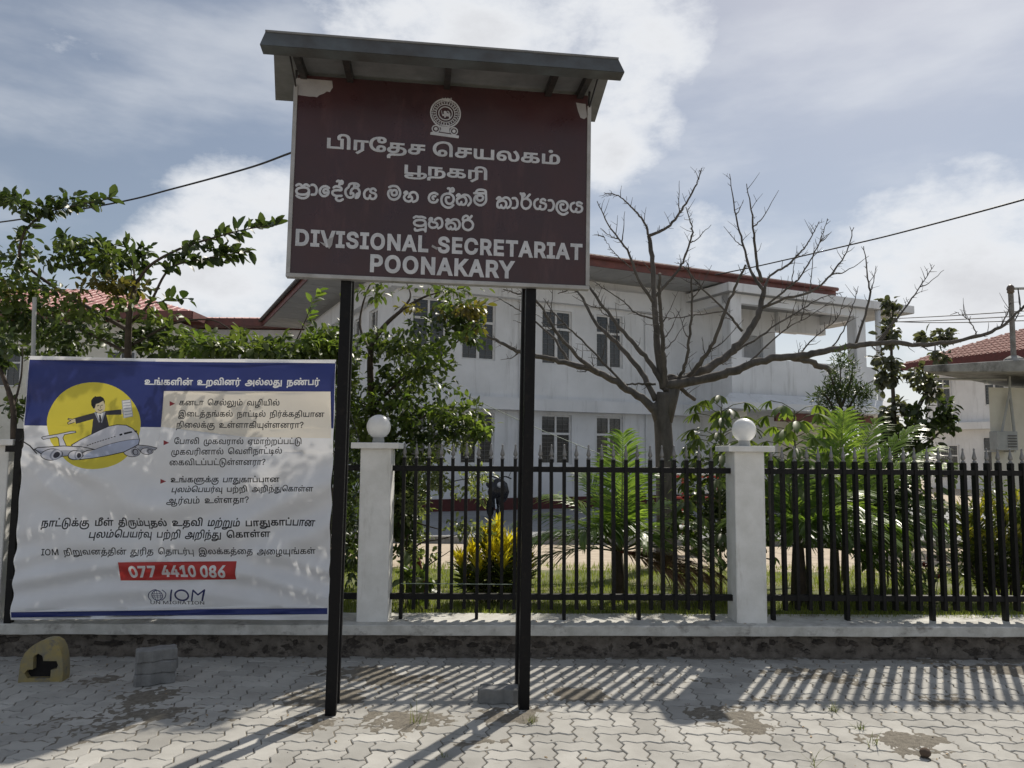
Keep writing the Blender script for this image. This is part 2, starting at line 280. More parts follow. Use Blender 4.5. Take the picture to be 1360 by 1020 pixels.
GLYPHS="""778|88,0 88,554 174,554 174,72 604,72 604,554 690,554 690,0
262|-79,843 20,826 61,804 98,773 138,716 153,676 164,626 172,565 174,489 174,0 88,0 88,471 86,537 82,590 63,668 34,718 -16,756 -81,768 -121,764 -154,752 -200,706 -215,637 -207,576 -182,515 -273,515 -294,575 -301,636 -296,686 -283,729 -234,793 -163,830
640|231,-212 174,-159 367,24 367,482 174,482 174,0 88,0 88,554 623,554 623,482 453,482 453,0
720|451,-12 372,-5 298,16 231,50 172,97 124,158 87,231 64,317 56,415 64,513 88,599 127,673 178,734 241,781 312,816 391,836 475,843 532,838 584,825 629,802 664,768 686,724 693,667 688,619 671,578 645,546 611,523 570,509 524,504 477,509 437,524 405,547 382,578 368,614 363,656 368,698 382,735 427,792 484,774 452,722 443,665 449,626 466,597 492,580 526,574 562,581 590,600 606,630 612,667 608,700 594,726 548,760 481,772 455,772 424,770 316,736 269,705 226,666 191,618 164,560 148,494 142,418 147,343 162,278 186,220 218,172 256,132 300,100 400,63 434,58 464,58 534,70 581,108 594,137 598,173 593,213 576,246 549,269 510,276 474,269 446,250 426,217 420,171 432,102 468,43 406,27 360,92 345,134 340,185 345,229 360,268 384,300 418,325 460,341 510,346 556,341 597,326 631,301 657,268 674,225 679,173 672,114 649,67 614,32 568,7 513,-7
825|261,-12 204,-7 153,7 110,30 77,63 56,104 49,152 56,202 78,246 114,280 168,306 240,323 332,328 477,328 559,323 632,306 693,278 738,235 767,176 777,98 771,36 752,-14 722,-57 681,-94 606,-131 511,-150 385,-156 272,-156 207,-162 167,-179 142,-210 133,-263 134,-292 136,-317 54,-321 49,-282 47,-243 51,-202 63,-168 104,-119 142,-98 186,-88 245,-84 354,-84 435,-82 500,-76 552,-67 592,-54 650,-13 680,38 691,105 686,149 672,184 620,230 548,252 467,258 325,258 238,252 178,232 146,200 135,153 144,113 173,84 216,66 269,60 344,74 372,92 394,120 407,160 411,213 411,482 239,482 239,302 160,286 160,554 683,554 683,482 496,482 496,226 493,166 484,121 452,57 417,25 372,4 320,-8
723|261,-12 204,-7 153,7 110,30 77,63 56,104 49,152 56,202 78,246 114,280 168,306 240,323 332,328 683,328 683,258 325,258 238,252 178,232 146,200 135,153 144,113 173,84 216,66 269,60 344,74 372,92 394,120 407,160 411,213 411,482 239,482 239,302 160,286 160,554 683,554 683,482 496,482 496,226 493,166 484,121 452,57 417,25 372,4 320,-8
260|
901|400,-12 328,-5 262,17 204,52 154,99 112,158 82,227 63,306 57,393 66,498 94,589 136,666 190,730 254,779 325,814 400,836 475,843 549,838 611,823 663,799 707,768 768,690 788,639 802,578 810,504 813,415 813,0 727,0 727,365 725,450 720,522 710,582 696,632 676,674 648,709 616,734 577,753 530,764 475,768 422,763 366,748 310,722 258,683 212,631 175,565 151,484 143,385 156,272 191,183 245,117 313,75 329,71 370,61 411,58 457,65 492,86 515,122 523,173 517,214 498,248 469,270 430,277 391,270 361,249 342,216 335,171 347,102 384,43 326,27 278,92 262,137 257,192 262,232 276,270 300,302 334,327 378,344 432,349 478,344 519,328 553,303 580,268 596,225 602,173 595,114 574,67 542,32 502,7 453,-7
963|354,0 354,554 440,554 440,72 789,72 789,554 875,554 875,0|240,-11 176,2 129,36 108,70 94,120 89,156 88,202 88,554 174,554 174,223 178,140 186,106 202,82 226,66 258,61 312,76 360,125 358,39 310,4
1013|249,-12 198,-6 152,14 113,48 82,96 63,161 57,242 63,318 81,384 110,440 147,486 192,521 244,546 300,561 359,566 457,553 504,534 545,502 588,440 610,359 617,252 620,188 633,136 658,95 694,70 744,62 804,78 828,100 847,132 859,177 863,237 847,359 802,462 738,547 816,600 872,519 914,434 941,343 950,244 944,166 926,102 895,52 854,16 801,-5 737,-12 658,0 597,38 569,74 548,121 535,180 530,250 526,324 510,396 472,455 424,482 355,492 291,484 237,458 194,419 162,366 142,304 136,232 140,174 152,129 170,96 194,73 253,56 300,68 330,101 340,155 334,199 314,232 284,251 247,258 208,253 172,237 108,184 93,248 168,306 213,322 261,328 326,317 378,284 411,232 422,165 417,114 401,70 376,35 342,9 299,-7
825|261,-12 204,-7 153,7 110,30 77,63 56,104 49,152 56,202 78,246 114,280 168,306 240,323 332,328 512,328 602,323 668,308 720,279 761,226 776,152 765,84 730,34 676,2 602,-8 552,-5 502,5 521,72 556,65 594,62 635,68 666,85 684,114 690,156 686,187 675,210 636,241 580,254 519,258 325,258 238,252 178,232 146,200 135,153 144,113 173,84 216,66 269,60 344,74 372,92 394,120 407,160 411,213 411,482 239,482 239,302 160,286 160,554 683,554 683,482 496,482 496,226 493,166 484,121 452,57 417,25 372,4 320,-8
858|580,566 648,556 703,528 745,482 774,420 791,347 797,262 793,197 782,142 762,96 734,60 681,24 610,6 512,0 88,0 88,554 174,554 174,72 400,72 400,355 403,411 412,454 445,515 500,553 536,563|578,494 545,488 518,471 494,426 488,391 486,338 486,72 533,72 594,77 639,91 672,116 693,153 705,203 709,267 696,382 678,428 654,464 620,486|430,678 404,683 382,696 368,718 363,745 368,772 382,793 404,807 430,812 456,807 478,793 492,772 497,745 492,718 478,696 456,683
947|604,-148 604,0 88,0 88,554 174,554 174,72 604,72 604,554 690,554 690,-148|791,101 864,85 896,64 920,35 937,-4 942,-53 934,-116 908,-170 868,-216 814,-254 746,-283 666,-304 576,-317 477,-321 438,-321 348,-318 274,-310 213,-297 166,-279 130,-257 105,-230 86,-168 103,-114 125,-91 158,-74 201,-62 257,-58 330,-64 397,-78 382,-150 322,-136 255,-129 206,-134 180,-147 172,-170 184,-198 228,-224 265,-234 316,-242 380,-246 461,-248 470,-248 585,-242 682,-225 758,-197 813,-159 847,-112 858,-55 853,-19 837,8 812,25 778,31 728,21 690,0 690,73 734,92
789|557,362 606,356 650,336 687,304 716,259 735,202 741,134 734,54 715,-8 684,-56 642,-94 568,-131 473,-150 347,-156 272,-156 207,-162 167,-179 142,-210 133,-263 134,-292 136,-317 54,-321 49,-282 47,-243 51,-202 63,-168 104,-119 142,-98 186,-88 245,-84 338,-84 412,-82 472,-77 518,-68 555,-54 610,-14 642,44 652,83 655,131 652,179 642,218 625,249 602,271 572,284 536,289 480,276 430,247 427,322 485,350|88,0 88,554 609,554 609,482 434,482 434,0 348,0 348,482 174,482 174,0
1067|298,566 395,559 472,536 530,502 570,458 594,406 602,349 597,296 581,252 556,218 521,190 428,154 309,135 229,127 184,122 160,115 146,95 154,78 182,72 1050,72 1050,0 191,0 149,3 116,12 74,46 62,94 78,145 99,164 130,179 172,190 226,198 303,205 383,217 440,236 478,259 500,287 516,349 511,388 494,423 468,452 432,474 385,490 330,496 302,497 280,497 263,497 213,491 172,473 145,442 136,399 141,365 157,337 184,318 222,312 256,318 282,336 299,364 305,402 294,458 258,510 318,527 350,492 374,447 383,392 373,333 342,286 290,254 220,244 175,249 136,263 103,286 78,317 62,355 57,398 65,450 88,492 125,525 174,548 232,562
1044|88,0 88,554 604,554 604,482 430,482 430,324 482,349 558,362 604,357 644,343 676,320 699,288 713,248 718,201 708,132 682,72 804,72 804,0 344,0 344,72 595,72 622,128 632,192 626,237 607,267 578,284 543,289 482,276 430,246 430,144 344,144 344,482 174,482 174,0|733,0 733,72 870,72 870,554 956,554 956,0|522,678 496,683 474,696 460,718 455,745 460,772 474,793 496,807 522,812 548,807 570,793 584,772 589,745 584,718 570,696 548,683
1070|249,-12 198,-5 152,14 113,48 82,97 63,162 57,243 63,320 82,386 111,441 149,486 195,521 246,546 301,561 358,566 437,558 501,534 555,497 542,401 505,440 462,468 413,486 355,492 292,484 239,458 196,419 163,368 143,306 136,237 140,177 152,130 170,96 194,74 253,56 300,68 330,101 340,155 334,199 314,232 284,251 247,258 208,253 172,237 108,184 93,248 168,306 213,322 261,328 326,317 378,284 411,232 422,165 417,114 401,70 376,35 342,9 299,-7|537,0 537,416 549,494 549,554 1053,554 1053,482 883,482 883,0 797,0 797,482 623,482 623,0
1234|249,-12 198,-5 152,14 113,48 82,97 63,162 57,243 68,335 100,414 153,479 223,526 309,556 408,566 500,558 583,536 662,495 708,453 756,401 793,338 817,267 825,189 820,128 806,78 782,38 750,10 710,-6 663,-12 610,-6 568,14 537,45 514,84 501,132 497,186 508,286 543,375 600,454 650,495 714,526 796,546 851,552 918,554 1217,554 1217,482 1047,482 1047,0 961,0 961,482 895,482 833,480 778,472 728,456 681,430 651,405 626,370 592,284 581,189 586,129 602,88 627,64 660,56 688,61 708,75 733,123 740,182 732,257 710,324 672,383 621,433 572,461 518,479 398,492 329,485 269,465 220,433 182,391 155,340 139,283 137,254 136,233 140,174 152,129 170,96 194,73 253,56 300,68 330,101 340,155 334,199 314,232 284,251 247,258 208,253 172,237 108,184 93,248 168,306 213,322 261,328 326,317 378,284 411,232 422,165 417,114 401,70 376,35 342,9 299,-7|618,678 592,683 570,696 556,718 551,745 556,772 570,793 592,807 618,812 644,807 666,793 680,772 685,745 680,718 666,696 644,683
869|570,566 640,556 698,528 745,482 778,418 798,339 805,244 797,133 774,44 738,-25 690,-77 604,-126 502,-150 388,-156 270,-156 205,-162 165,-179 140,-210 131,-263 132,-292 134,-317 52,-321 47,-282 45,-243 49,-202 61,-168 102,-119 140,-98 184,-88 243,-84 366,-84 452,-81 525,-70 585,-52 634,-22 670,21 696,78 711,153 716,247 711,329 696,392 673,438 642,470 605,488 563,494 514,486 474,458 446,404 440,367 438,319 438,0 352,0 352,321 347,404 327,461 301,485 262,494 224,486 197,463 176,406 172,327 172,0 86,0 86,341 90,423 107,480 139,524 189,556 255,566 324,552 376,510 411,443 390,450 424,510 484,551
1044|249,-12 198,-5 152,14 113,48 82,97 63,162 57,243 68,341 100,422 149,485 212,530 285,557 364,566 435,560 494,544 544,517 584,482 614,439 634,390 651,280 637,166 603,72 870,72 870,554 956,554 956,0 515,0 511,63 548,150 559,205 563,269 557,335 538,390 508,434 468,466 418,486 360,492 295,484 240,458 196,419 163,368 143,306 136,237 140,177 152,130 170,96 194,74 253,56 298,68 329,101 340,155 334,199 314,232 284,251 247,258 208,253 172,237 108,184 93,248 168,306 213,322 261,328 326,317 378,284 411,232 422,165 417,114 401,70 376,35 342,9 299,-7
1234|249,-12 198,-5 152,14 113,48 82,97 63,162 57,243 68,335 100,414 153,479 223,526 309,556 408,566 500,558 583,536 662,495 708,453 756,401 793,338 817,267 825,189 820,128 806,78 782,38 750,10 710,-6 663,-12 610,-6 568,14 537,45 514,84 501,132 497,186 508,286 543,375 600,454 650,495 714,526 796,546 851,552 918,554 1217,554 1217,482 1047,482 1047,0 961,0 961,482 895,482 833,480 778,472 728,456 681,430 651,405 626,370 592,284 581,189 586,129 602,88 627,64 660,56 688,61 708,75 733,123 740,182 732,257 710,324 672,383 621,433 572,461 518,479 398,492 329,485 269,465 220,433 182,391 155,340 139,283 137,254 136,233 140,174 152,129 170,96 194,73 253,56 300,68 330,101 340,155 334,199 314,232 284,251 247,258 208,253 172,237 108,184 93,248 168,306 213,322 261,328 326,317 378,284 411,232 422,165 417,114 401,70 376,35 342,9 299,-7
640|231,-212 174,-159 367,24 367,482 174,482 174,0 88,0 88,554 623,554 623,482 453,482 453,0|320,678 294,683 272,696 258,718 253,745 258,772 272,793 294,807 320,812 346,807 368,793 382,772 387,745 382,718 368,696 346,683
1121|321,-124 232,-118 159,-100 102,-72 62,-36 37,9 29,60 40,109 74,149 102,164 142,173 206,176 953,176 956,104 217,104 170,103 145,99 129,90 114,56 127,12 167,-22 234,-44 327,-51 344,-51 438,-45 518,-28 584,0 638,37 679,81 709,130 713,149 726,200 730,251 725,308 710,361 685,409 648,448 601,478 542,494 518,496 493,497 436,486 394,453 379,397 385,363 402,334 429,315 465,309 499,315 526,332 542,361 548,400 538,460 501,510 558,527 592,492 616,448 626,396 616,332 584,284 532,252 463,241 381,258 348,279 322,309 306,347 300,393 307,449 329,493 362,526 404,548 503,566 575,560 638,540 692,509 736,469 771,421 796,368 811,311 816,252 813,200 804,150 798,128 761,52 704,-10 632,-59 546,-95 449,-117 342,-124|947,-154 947,554 1033,554 1033,-154
1013|249,-12 198,-6 152,14 113,48 82,96 63,161 57,242 63,318 81,384 110,440 147,486 192,521 244,546 300,561 359,566 457,553 504,534 545,502 588,440 610,359 617,252 620,188 633,136 658,95 694,70 744,62 804,78 828,100 847,132 859,177 863,237 847,359 802,462 738,547 816,600 872,519 914,434 941,343 950,244 944,166 926,102 895,52 854,16 801,-5 737,-12 658,0 597,38 569,74 548,121 535,180 530,250 526,324 510,396 472,455 424,482 355,492 291,484 237,458 194,419 162,366 142,304 136,232 140,174 152,129 170,96 194,73 253,56 300,68 330,101 340,155 334,199 314,232 284,251 247,258 208,253 172,237 108,184 93,248 168,306 213,322 261,328 326,317 378,284 411,232 422,165 417,114 401,70 376,35 342,9 299,-7|507,678 480,683 459,696 445,718 440,745 445,772 459,793 480,807 507,812 534,807 555,793 569,772 574,745 569,718 555,696 534,683
1091|261,-12 204,-7 153,7 110,30 77,63 56,104 49,153 56,203 78,246 114,280 168,306 240,323 332,328 486,328 550,324 606,310 656,289 698,258 732,220 756,174 771,119 776,58 767,-22 742,-90 717,-151 674,-202 621,-244 558,-277 486,-302 404,-316 313,-321 300,-321 170,-306 116,-285 74,-256 47,-217 38,-167 46,-129 69,-103 102,-88 127,-85 164,-84 935,-84 935,-156 686,-156 620,-156 156,-156 132,-160 121,-180 132,-207 164,-228 219,-243 297,-248 310,-248 440,-237 541,-204 617,-152 652,-90 672,-46 683,2 687,55 680,119 661,170 629,209 586,236 534,253 472,258 325,258 238,252 178,232 146,200 135,153 144,113 173,84 216,66 269,60 344,74 372,92 394,120 407,160 411,213 411,482 239,482 239,302 160,286 160,554 683,554 683,482 496,482 496,226 493,166 484,121 452,57 417,25 372,4 320,-8|917,-156 917,554 1003,554 1003,-156
1649|249,-12 198,-5 152,14 113,48 82,97 63,162 57,243 68,335 100,414 153,479 223,526 309,556 408,566 500,558 583,536 662,495 703,459 754,403 792,340 817,268 825,189 820,128 806,78 782,38 750,10 710,-6 663,-12 610,-6 568,14 537,45 514,84 501,132 497,186 508,287 541,377 596,454 644,495 746,548 804,562 866,566 948,558 1020,536 1084,497 1130,457 1188,382 1226,292 1240,189 1235,128 1220,78 1197,38 1164,10 1124,-6 1077,-12 1025,-6 984,14 952,45 930,84 916,132 912,186 922,283 957,373 1020,458 1065,495 1129,526 1212,546 1266,552 1333,554 1631,554 1631,482 1461,482 1461,0 1375,0 1375,482 1310,482 1248,480 1194,472 1145,457 1096,430 1041,372 1008,287 996,189 1001,129 1017,88 1042,64 1074,56 1102,61 1124,75 1148,123 1155,182 1140,288 1100,374 1047,432 1004,461 960,480 868,493 764,479 718,460 672,429 619,362 590,278 581,189 586,129 602,88 627,64 660,56 688,61 708,75 733,123 740,182 732,258 710,325 672,384 621,433 572,461 518,479 398,492 329,485 269,465 220,433 182,391 155,340 139,283 137,254 136,233 140,174 152,129 170,96 194,73 253,56 300,68 330,101 340,155 334,199 314,232 284,251 247,258 208,253 172,237 108,184 93,248 168,306 213,322 261,328 326,317 378,284 411,232 422,165 417,114 401,70 376,35 342,9 299,-7|825,678 798,683 777,696 763,718 758,745 763,772 777,793 798,807 825,812 852,807 873,793 887,772 892,745 887,718 873,696 852,683
693|88,0 88,554 174,554 174,72 676,72 676,0
640|88,0 88,554 623,554 623,482 453,482 453,0 367,0 367,482 174,482 174,0
1260|38,-167 46,-129 69,-103 102,-88 128,-85 165,-84 1111,-84 1112,-156 671,-156 628,-156 156,-156 132,-160 121,-180 132,-207 165,-228 219,-243 293,-248 306,-248 424,-239 527,-208 613,-151 649,-90 672,-48 687,0 778,-1 766,-48 748,-91 715,-150 670,-202 615,-245 551,-278 478,-302 396,-316 304,-321 284,-321 166,-306 115,-285 74,-256 47,-217|1086,-156 1086,554 1172,554 1172,-156|249,-12 198,-6 152,14 113,48 82,96 63,161 57,242 63,318 81,384 110,440 147,486 192,521 244,546 300,561 359,566 457,553 504,534 545,502 588,440 610,359 617,252 620,188 633,136 658,95 694,70 744,62 804,78 828,100 847,132 859,177 863,237 847,359 802,462 738,547 816,600 872,519 914,434 941,343 950,244 944,166 926,103 895,54 854,19 801,-2 737,-9 658,2 597,38 569,74 548,121 535,180 530,250 526,324 510,396 472,455 424,482 355,492 291,484 237,458 194,419 162,366 142,304 136,232 140,174 152,129 170,96 194,73 253,56 300,68 330,101 340,155 334,199 314,232 284,251 247,258 208,253 172,237 108,184 93,248 168,306 213,322 261,328 326,317 378,284 411,232 422,165 417,114 401,70 376,35 342,9 299,-7
858|580,566 648,556 703,528 745,482 774,420 791,347 797,262 793,197 782,142 762,96 734,60 681,24 610,6 512,0 88,0 88,554 174,554 174,72 400,72 400,355 403,411 412,454 445,515 500,553 536,563|578,494 545,488 518,471 494,426 488,391 486,338 486,72 533,72 594,77 639,91 672,116 693,153 705,203 709,267 696,382 678,428 654,464 620,486|220,-61 256,-62 290,-66 282,-133 260,-130 233,-130 172,-142 155,-159 149,-185 154,-209 168,-226 218,-246 276,-251 301,-251 348,-248 386,-239 442,-205 479,-152 497,-124 522,-108 570,-101 645,-113 608,-124 582,-140 552,-182 500,-256 464,-283 420,-304 365,-317 294,-321 269,-321 180,-310 111,-282 78,-244 63,-186 74,-134 106,-94 157,-69|549,-166 532,-157 466,-131 419,-81 406,-45 400,0 485,0 496,-50 527,-81 560,-90 611,-94 739,-94 739,-166
1126|256,-321 196,-315 144,-298 104,-271 74,-234 55,-188 49,-134 58,-67 86,-9 128,40 183,81 246,112 319,134 479,151 624,138 740,100 792,70 835,36 868,-4 892,-46 910,-134 896,-212 856,-271 789,-308 698,-321 562,-302 496,-277 433,-243 332,-175 242,-78 171,30 130,113 100,198 82,285 76,379 83,465 106,549 143,628 196,698 264,757 348,804 449,833 567,843 681,834 778,809 859,766 925,707 988,607 1026,482 1035,408 1038,322 1038,0 952,0 952,272 949,363 941,443 927,513 906,574 878,627 843,671 791,714 729,744 655,762 567,768 486,762 410,742 340,711 280,667 231,611 194,544 170,465 162,375 171,262 198,163 241,67 303,-33 394,-129 506,-206 594,-240 689,-249 752,-241 794,-216 816,-177 824,-129 816,-80 793,-36 758,2 713,31 604,68 481,79 399,75 328,62 268,41 220,16 182,-15 155,-50 139,-89 134,-128 142,-178 166,-216 207,-241 268,-249 352,-242 431,-214 490,-181 545,-138 634,-32 667,26 688,83 708,166 715,250 710,316 696,372 673,416 645,450 580,490 530,495 514,496 495,497 430,486 385,454 372,429 368,399 374,365 390,337 418,318 454,312 488,318 514,336 531,364 537,402 525,461 487,515 567,510 592,478 608,438 615,392 610,351 596,316 573,286 541,263 501,249 452,244 409,249 370,263 337,286 311,317 294,355 289,398 296,450 318,492 353,525 399,548 453,562 513,566 601,556 673,527 729,480 770,418 794,342 802,254 793,151 759,35 702,-79 620,-175 520,-249 390,-302
1160|249,-12 198,-5 152,14 113,48 82,97 63,162 57,243 68,335 100,414 153,479 223,526 309,556 408,566 499,558 582,536 659,497 695,466 751,410 792,343 817,268 825,189 820,128 806,78 782,38 750,10 710,-6 663,-12 610,-6 568,14 537,45 514,84 501,132 497,186 510,294 544,382 597,457 640,498 727,548 828,566 913,556 981,526 1032,481 1068,422 1089,354 1096,280 1093,215 1082,158 1048,62 1005,-12 933,32 986,134 1003,199 1008,276 1002,338 986,390 959,434 922,466 876,485 821,492 742,480 673,439 620,367 590,284 581,189 586,129 602,88 627,64 660,56 688,61 708,75 733,123 740,182 732,258 710,325 672,384 621,433 572,461 518,479 398,492 329,485 269,465 220,433 182,391 155,340 139,283 137,254 136,233 140,174 152,129 170,96 194,73 254,56 300,68 330,101 340,155 334,199 314,232 284,251 247,258 208,253 172,237 108,184 93,248 168,306 213,322 261,328 326,317 378,284 411,232 422,165 417,114 401,70 376,35 342,9 299,-7
825|261,-12 204,-7 153,7 110,30 77,63 56,104 49,152 56,202 78,246 114,280 168,306 240,323 332,328 477,328 559,323 632,306 693,278 738,235 767,176 777,98 771,36 752,-14 722,-57 681,-94 606,-131 511,-150 385,-156 272,-156 207,-162 167,-179 142,-210 133,-263 134,-292 136,-317 54,-321 49,-282 47,-243 51,-202 63,-168 104,-119 142,-98 186,-88 245,-84 354,-84 435,-82 500,-76 552,-67 592,-54 650,-13 680,38 691,105 686,149 672,184 620,230 548,252 467,258 325,258 238,252 178,232 146,200 135,153 144,113 173,84 216,66 269,60 344,74 372,92 394,120 407,160 411,213 411,482 239,482 239,302 160,286 160,554 683,554 683,482 496,482 496,226 493,166 484,121 452,57 417,25 372,4 320,-8|435,678 408,683 387,696 373,718 368,745 373,772 387,793 408,807 435,812 462,807 483,793 497,772 502,745 497,718 483,696 462,683
693|88,0 88,554 174,554 174,72 676,72 676,0|347,678 320,683 299,696 285,718 280,745 285,772 299,793 320,807 347,812 374,807 395,793 409,772 414,745 409,718 395,696 374,683
797|88,0 88,554 174,554 174,72 780,72 780,0|489,471 560,458 608,422 634,371 643,310 634,218 612,124 498,-284 419,-262 497,10 500,26 519,94 546,201 556,307 552,346 538,375 517,393 488,399 455,392 428,370 412,334 406,286 424,196 469,120 528,56 456,19 390,100 342,189 328,240 323,295 328,342 342,384 366,420 398,448 440,465
825|261,-12 204,-7 153,7 110,30 77,63 56,104 49,152 56,202 78,246 114,280 168,306 240,323 332,328 512,328 602,323 668,308 720,279 761,226 776,152 765,84 730,34 676,2 602,-8 552,-5 502,5 521,72 556,65 594,62 635,68 666,85 684,114 690,156 686,187 675,210 636,241 580,254 519,258 325,258 238,252 178,232 146,200 135,153 144,113 173,84 216,66 269,60 344,74 372,92 394,120 407,160 411,213 411,482 239,482 239,302 160,286 160,554 683,554 683,482 496,482 496,226 493,166 484,121 452,57 417,25 372,4 320,-8|432,678 406,683 384,696 370,718 365,745 370,772 384,793 406,807 432,812 458,807 480,793 494,772 499,745 494,718 480,696 458,683
1062|499,-12 441,-7 390,7 347,30 314,63 293,104 286,152 293,202 314,246 352,280 406,306 478,323 569,328 694,328 774,322 842,304 897,276 941,239 974,195 996,146 1014,40 1008,-35 990,-100 960,-156 922,-202 876,-241 822,-271 700,-309 566,-321 537,-321 438,-314 352,-294 279,-263 218,-222 169,-174 131,-119 83,3 68,130 68,151 73,230 88,305 140,440 207,554 280,510 212,394 169,274 154,150 154,131 160,58 176,-12 205,-75 246,-132 300,-178 368,-214 450,-236 548,-244 560,-244 641,-240 712,-226 775,-204 828,-172 870,-132 900,-84 920,-26 926,41 918,109 895,164 858,206 810,235 751,252 686,258 562,258 476,252 415,232 382,200 372,153 382,113 410,84 453,66 506,60 582,74 610,92 630,120 644,160 648,213 648,482 476,482 476,302 397,286 397,554 920,554 920,482 733,482 733,226 730,166 722,121 689,57 654,25 610,4 558,-8
1070|249,-12 198,-5 152,14 113,48 82,97 63,162 57,243 63,320 82,386 111,441 149,486 195,521 246,546 301,561 358,566 437,558 501,534 555,497 542,401 505,440 462,468 413,486 355,492 292,484 239,458 196,419 163,368 143,306 136,237 140,177 152,130 170,96 194,74 253,56 300,68 330,101 340,155 334,199 314,232 284,251 247,258 208,253 172,237 108,184 93,248 168,306 213,322 261,328 326,317 378,284 411,232 422,165 417,114 401,70 376,35 342,9 299,-7|537,0 537,416 549,494 549,554 1053,554 1053,482 883,482 883,0 797,0 797,482 623,482 623,0|535,678 508,683 487,696 473,718 468,745 473,772 487,793 508,807 535,812 562,807 583,793 597,772 602,745 597,718 583,696 562,683
963|354,0 354,554 440,554 440,72 789,72 789,554 875,554 875,0|240,-11 176,2 129,36 108,70 94,120 89,156 88,202 88,554 174,554 174,223 178,140 186,106 202,82 226,66 258,61 312,76 360,125 358,39 310,4|788,-283 788,30 875,30 875,-283
511|187,219 187,225 190,284 200,328 237,386 295,427 350,477 366,509 372,549 355,607 313,646 253,660 197,647 153,610 140,581 133,544 40,544 49,602 71,649 105,687 148,715 198,731 253,737 312,731 363,713 404,683 436,645 455,598 461,545 455,491 436,444 404,406 362,374 312,337 284,293 275,225 275,219|232,-6 207,-1 186,13 171,34 167,59 171,84 186,105 207,120 232,125 258,120 279,105 293,84 298,59 293,34 279,13 258,-1
1271|878,843 938,839 992,826 1042,804 1086,774 1136,716 1155,677 1170,628 1179,566 1182,489 1182,0 1096,0 1096,461 1094,533 1088,590 1077,634 1062,668 1023,718 957,756 880,768 830,764 788,750 754,728 729,699 714,663 709,621 718,558 745,510 788,478 844,460 846,390 787,402 733,425 687,458 652,502 630,556 623,621 632,689 658,744 698,787 750,818 811,837|249,-12 198,-6 152,14 113,48 82,96 63,161 57,242 63,318 81,384 110,440 147,486 192,521 244,546 300,561 359,566 457,553 504,534 545,502 588,440 610,359 617,252 620,188 633,136 658,95 694,70 744,62 804,78 828,100 847,132 859,177 863,237 853,352 824,446 778,532 857,567 907,466 939,359 950,244 944,166 926,102 895,52 854,16 801,-5 737,-12 658,0 597,38 569,74 548,121 535,180 530,250 526,324 510,396 472,455 424,482 355,492 291,484 237,458 194,419 162,366 142,304 136,232 140,174 152,129 170,96 194,73 253,56 300,68 330,101 340,155 334,199 314,232 284,251 247,258 208,253 172,237 108,184 93,248 168,306 213,322 261,328 326,317 378,284 411,232 422,165 417,114 401,70 376,35 342,9 299,-7
1132|422,-283 346,-277 278,-258 217,-227 166,-183 124,-127 94,-58 74,22 68,115 68,148 73,227 88,303 140,441 206,554 280,510 227,426 187,334 162,237 154,137 154,121 159,38 174,-32 199,-88 231,-132 270,-166 316,-188 422,-206 496,-200 556,-180 604,-149 639,-107 662,-54 674,8 758,8 744,-72 714,-143 666,-202 602,-246 520,-274|854,566 922,556 977,528 1019,482 1048,420 1065,347 1071,262 1067,197 1056,142 1036,96 1008,60 955,24 884,6 786,0 362,0 362,554 448,554 448,72 674,72 674,355 677,411 686,454 719,515 774,553 810,563|852,494 819,488 792,471 768,426 762,391 760,338 760,72 807,72 868,77 913,91 946,116 967,153 979,203 983,267 970,382 952,428 928,464 894,486
801|392,-212 335,-159 528,24 528,482 492,482 494,554 784,554 784,482 614,482 614,0|249,-12 198,-6 152,14 113,47 82,96 63,159 57,239 63,311 82,373 112,425 150,468 223,516 320,544 381,552 451,554 508,554 508,482 439,482 380,480 332,474 262,454 214,423 180,386 156,341 141,290 136,232 140,176 152,131 170,97 194,74 254,56 299,68 329,101 340,155 334,199 314,232 284,251 247,258 208,253 172,237 108,184 93,248 168,306 213,322 261,328 326,317 378,284 411,232 422,165 417,114 401,70 376,35 342,9 299,-7
858|580,566 648,556 703,528 745,482 774,420 791,347 797,262 793,197 782,142 762,96 734,60 681,24 610,6 512,0 88,0 88,554 174,554 174,72 400,72 400,355 403,411 412,454 445,515 500,553 536,563|578,494 545,488 518,471 494,426 488,391 486,338 486,72 533,72 594,77 639,91 672,116 693,153 705,203 709,267 696,382 678,428 654,464 620,486
869|570,566 640,556 698,528 745,482 778,418 798,339 805,244 797,133 774,44 738,-25 690,-77 604,-126 502,-150 388,-156 270,-156 205,-162 165,-179 140,-210 131,-263 132,-292 134,-317 52,-321 47,-282 45,-243 49,-202 61,-168 102,-119 140,-98 184,-88 243,-84 366,-84 452,-81 525,-70 585,-52 634,-22 670,21 696,78 711,153 716,247 711,329 696,392 673,438 642,470 605,488 563,494 514,486 474,458 446,404 440,367 438,319 438,0 352,0 352,321 347,404 327,461 301,485 262,494 224,486 197,463 176,406 172,327 172,0 86,0 86,341 90,423 107,480 139,524 189,556 255,566 324,552 376,510 411,443 390,450 424,510 484,551|434,678 408,683 386,696 372,718 367,745 372,772 386,793 408,807 434,812 460,807 482,793 496,772 501,745 496,718 482,696 460,683
778|88,0 88,554 174,554 174,72 604,72 604,554 690,554 690,0|389,678 362,683 341,696 327,718 322,745 327,772 341,793 362,807 389,812 416,807 437,793 451,772 456,745 451,718 437,696 416,683
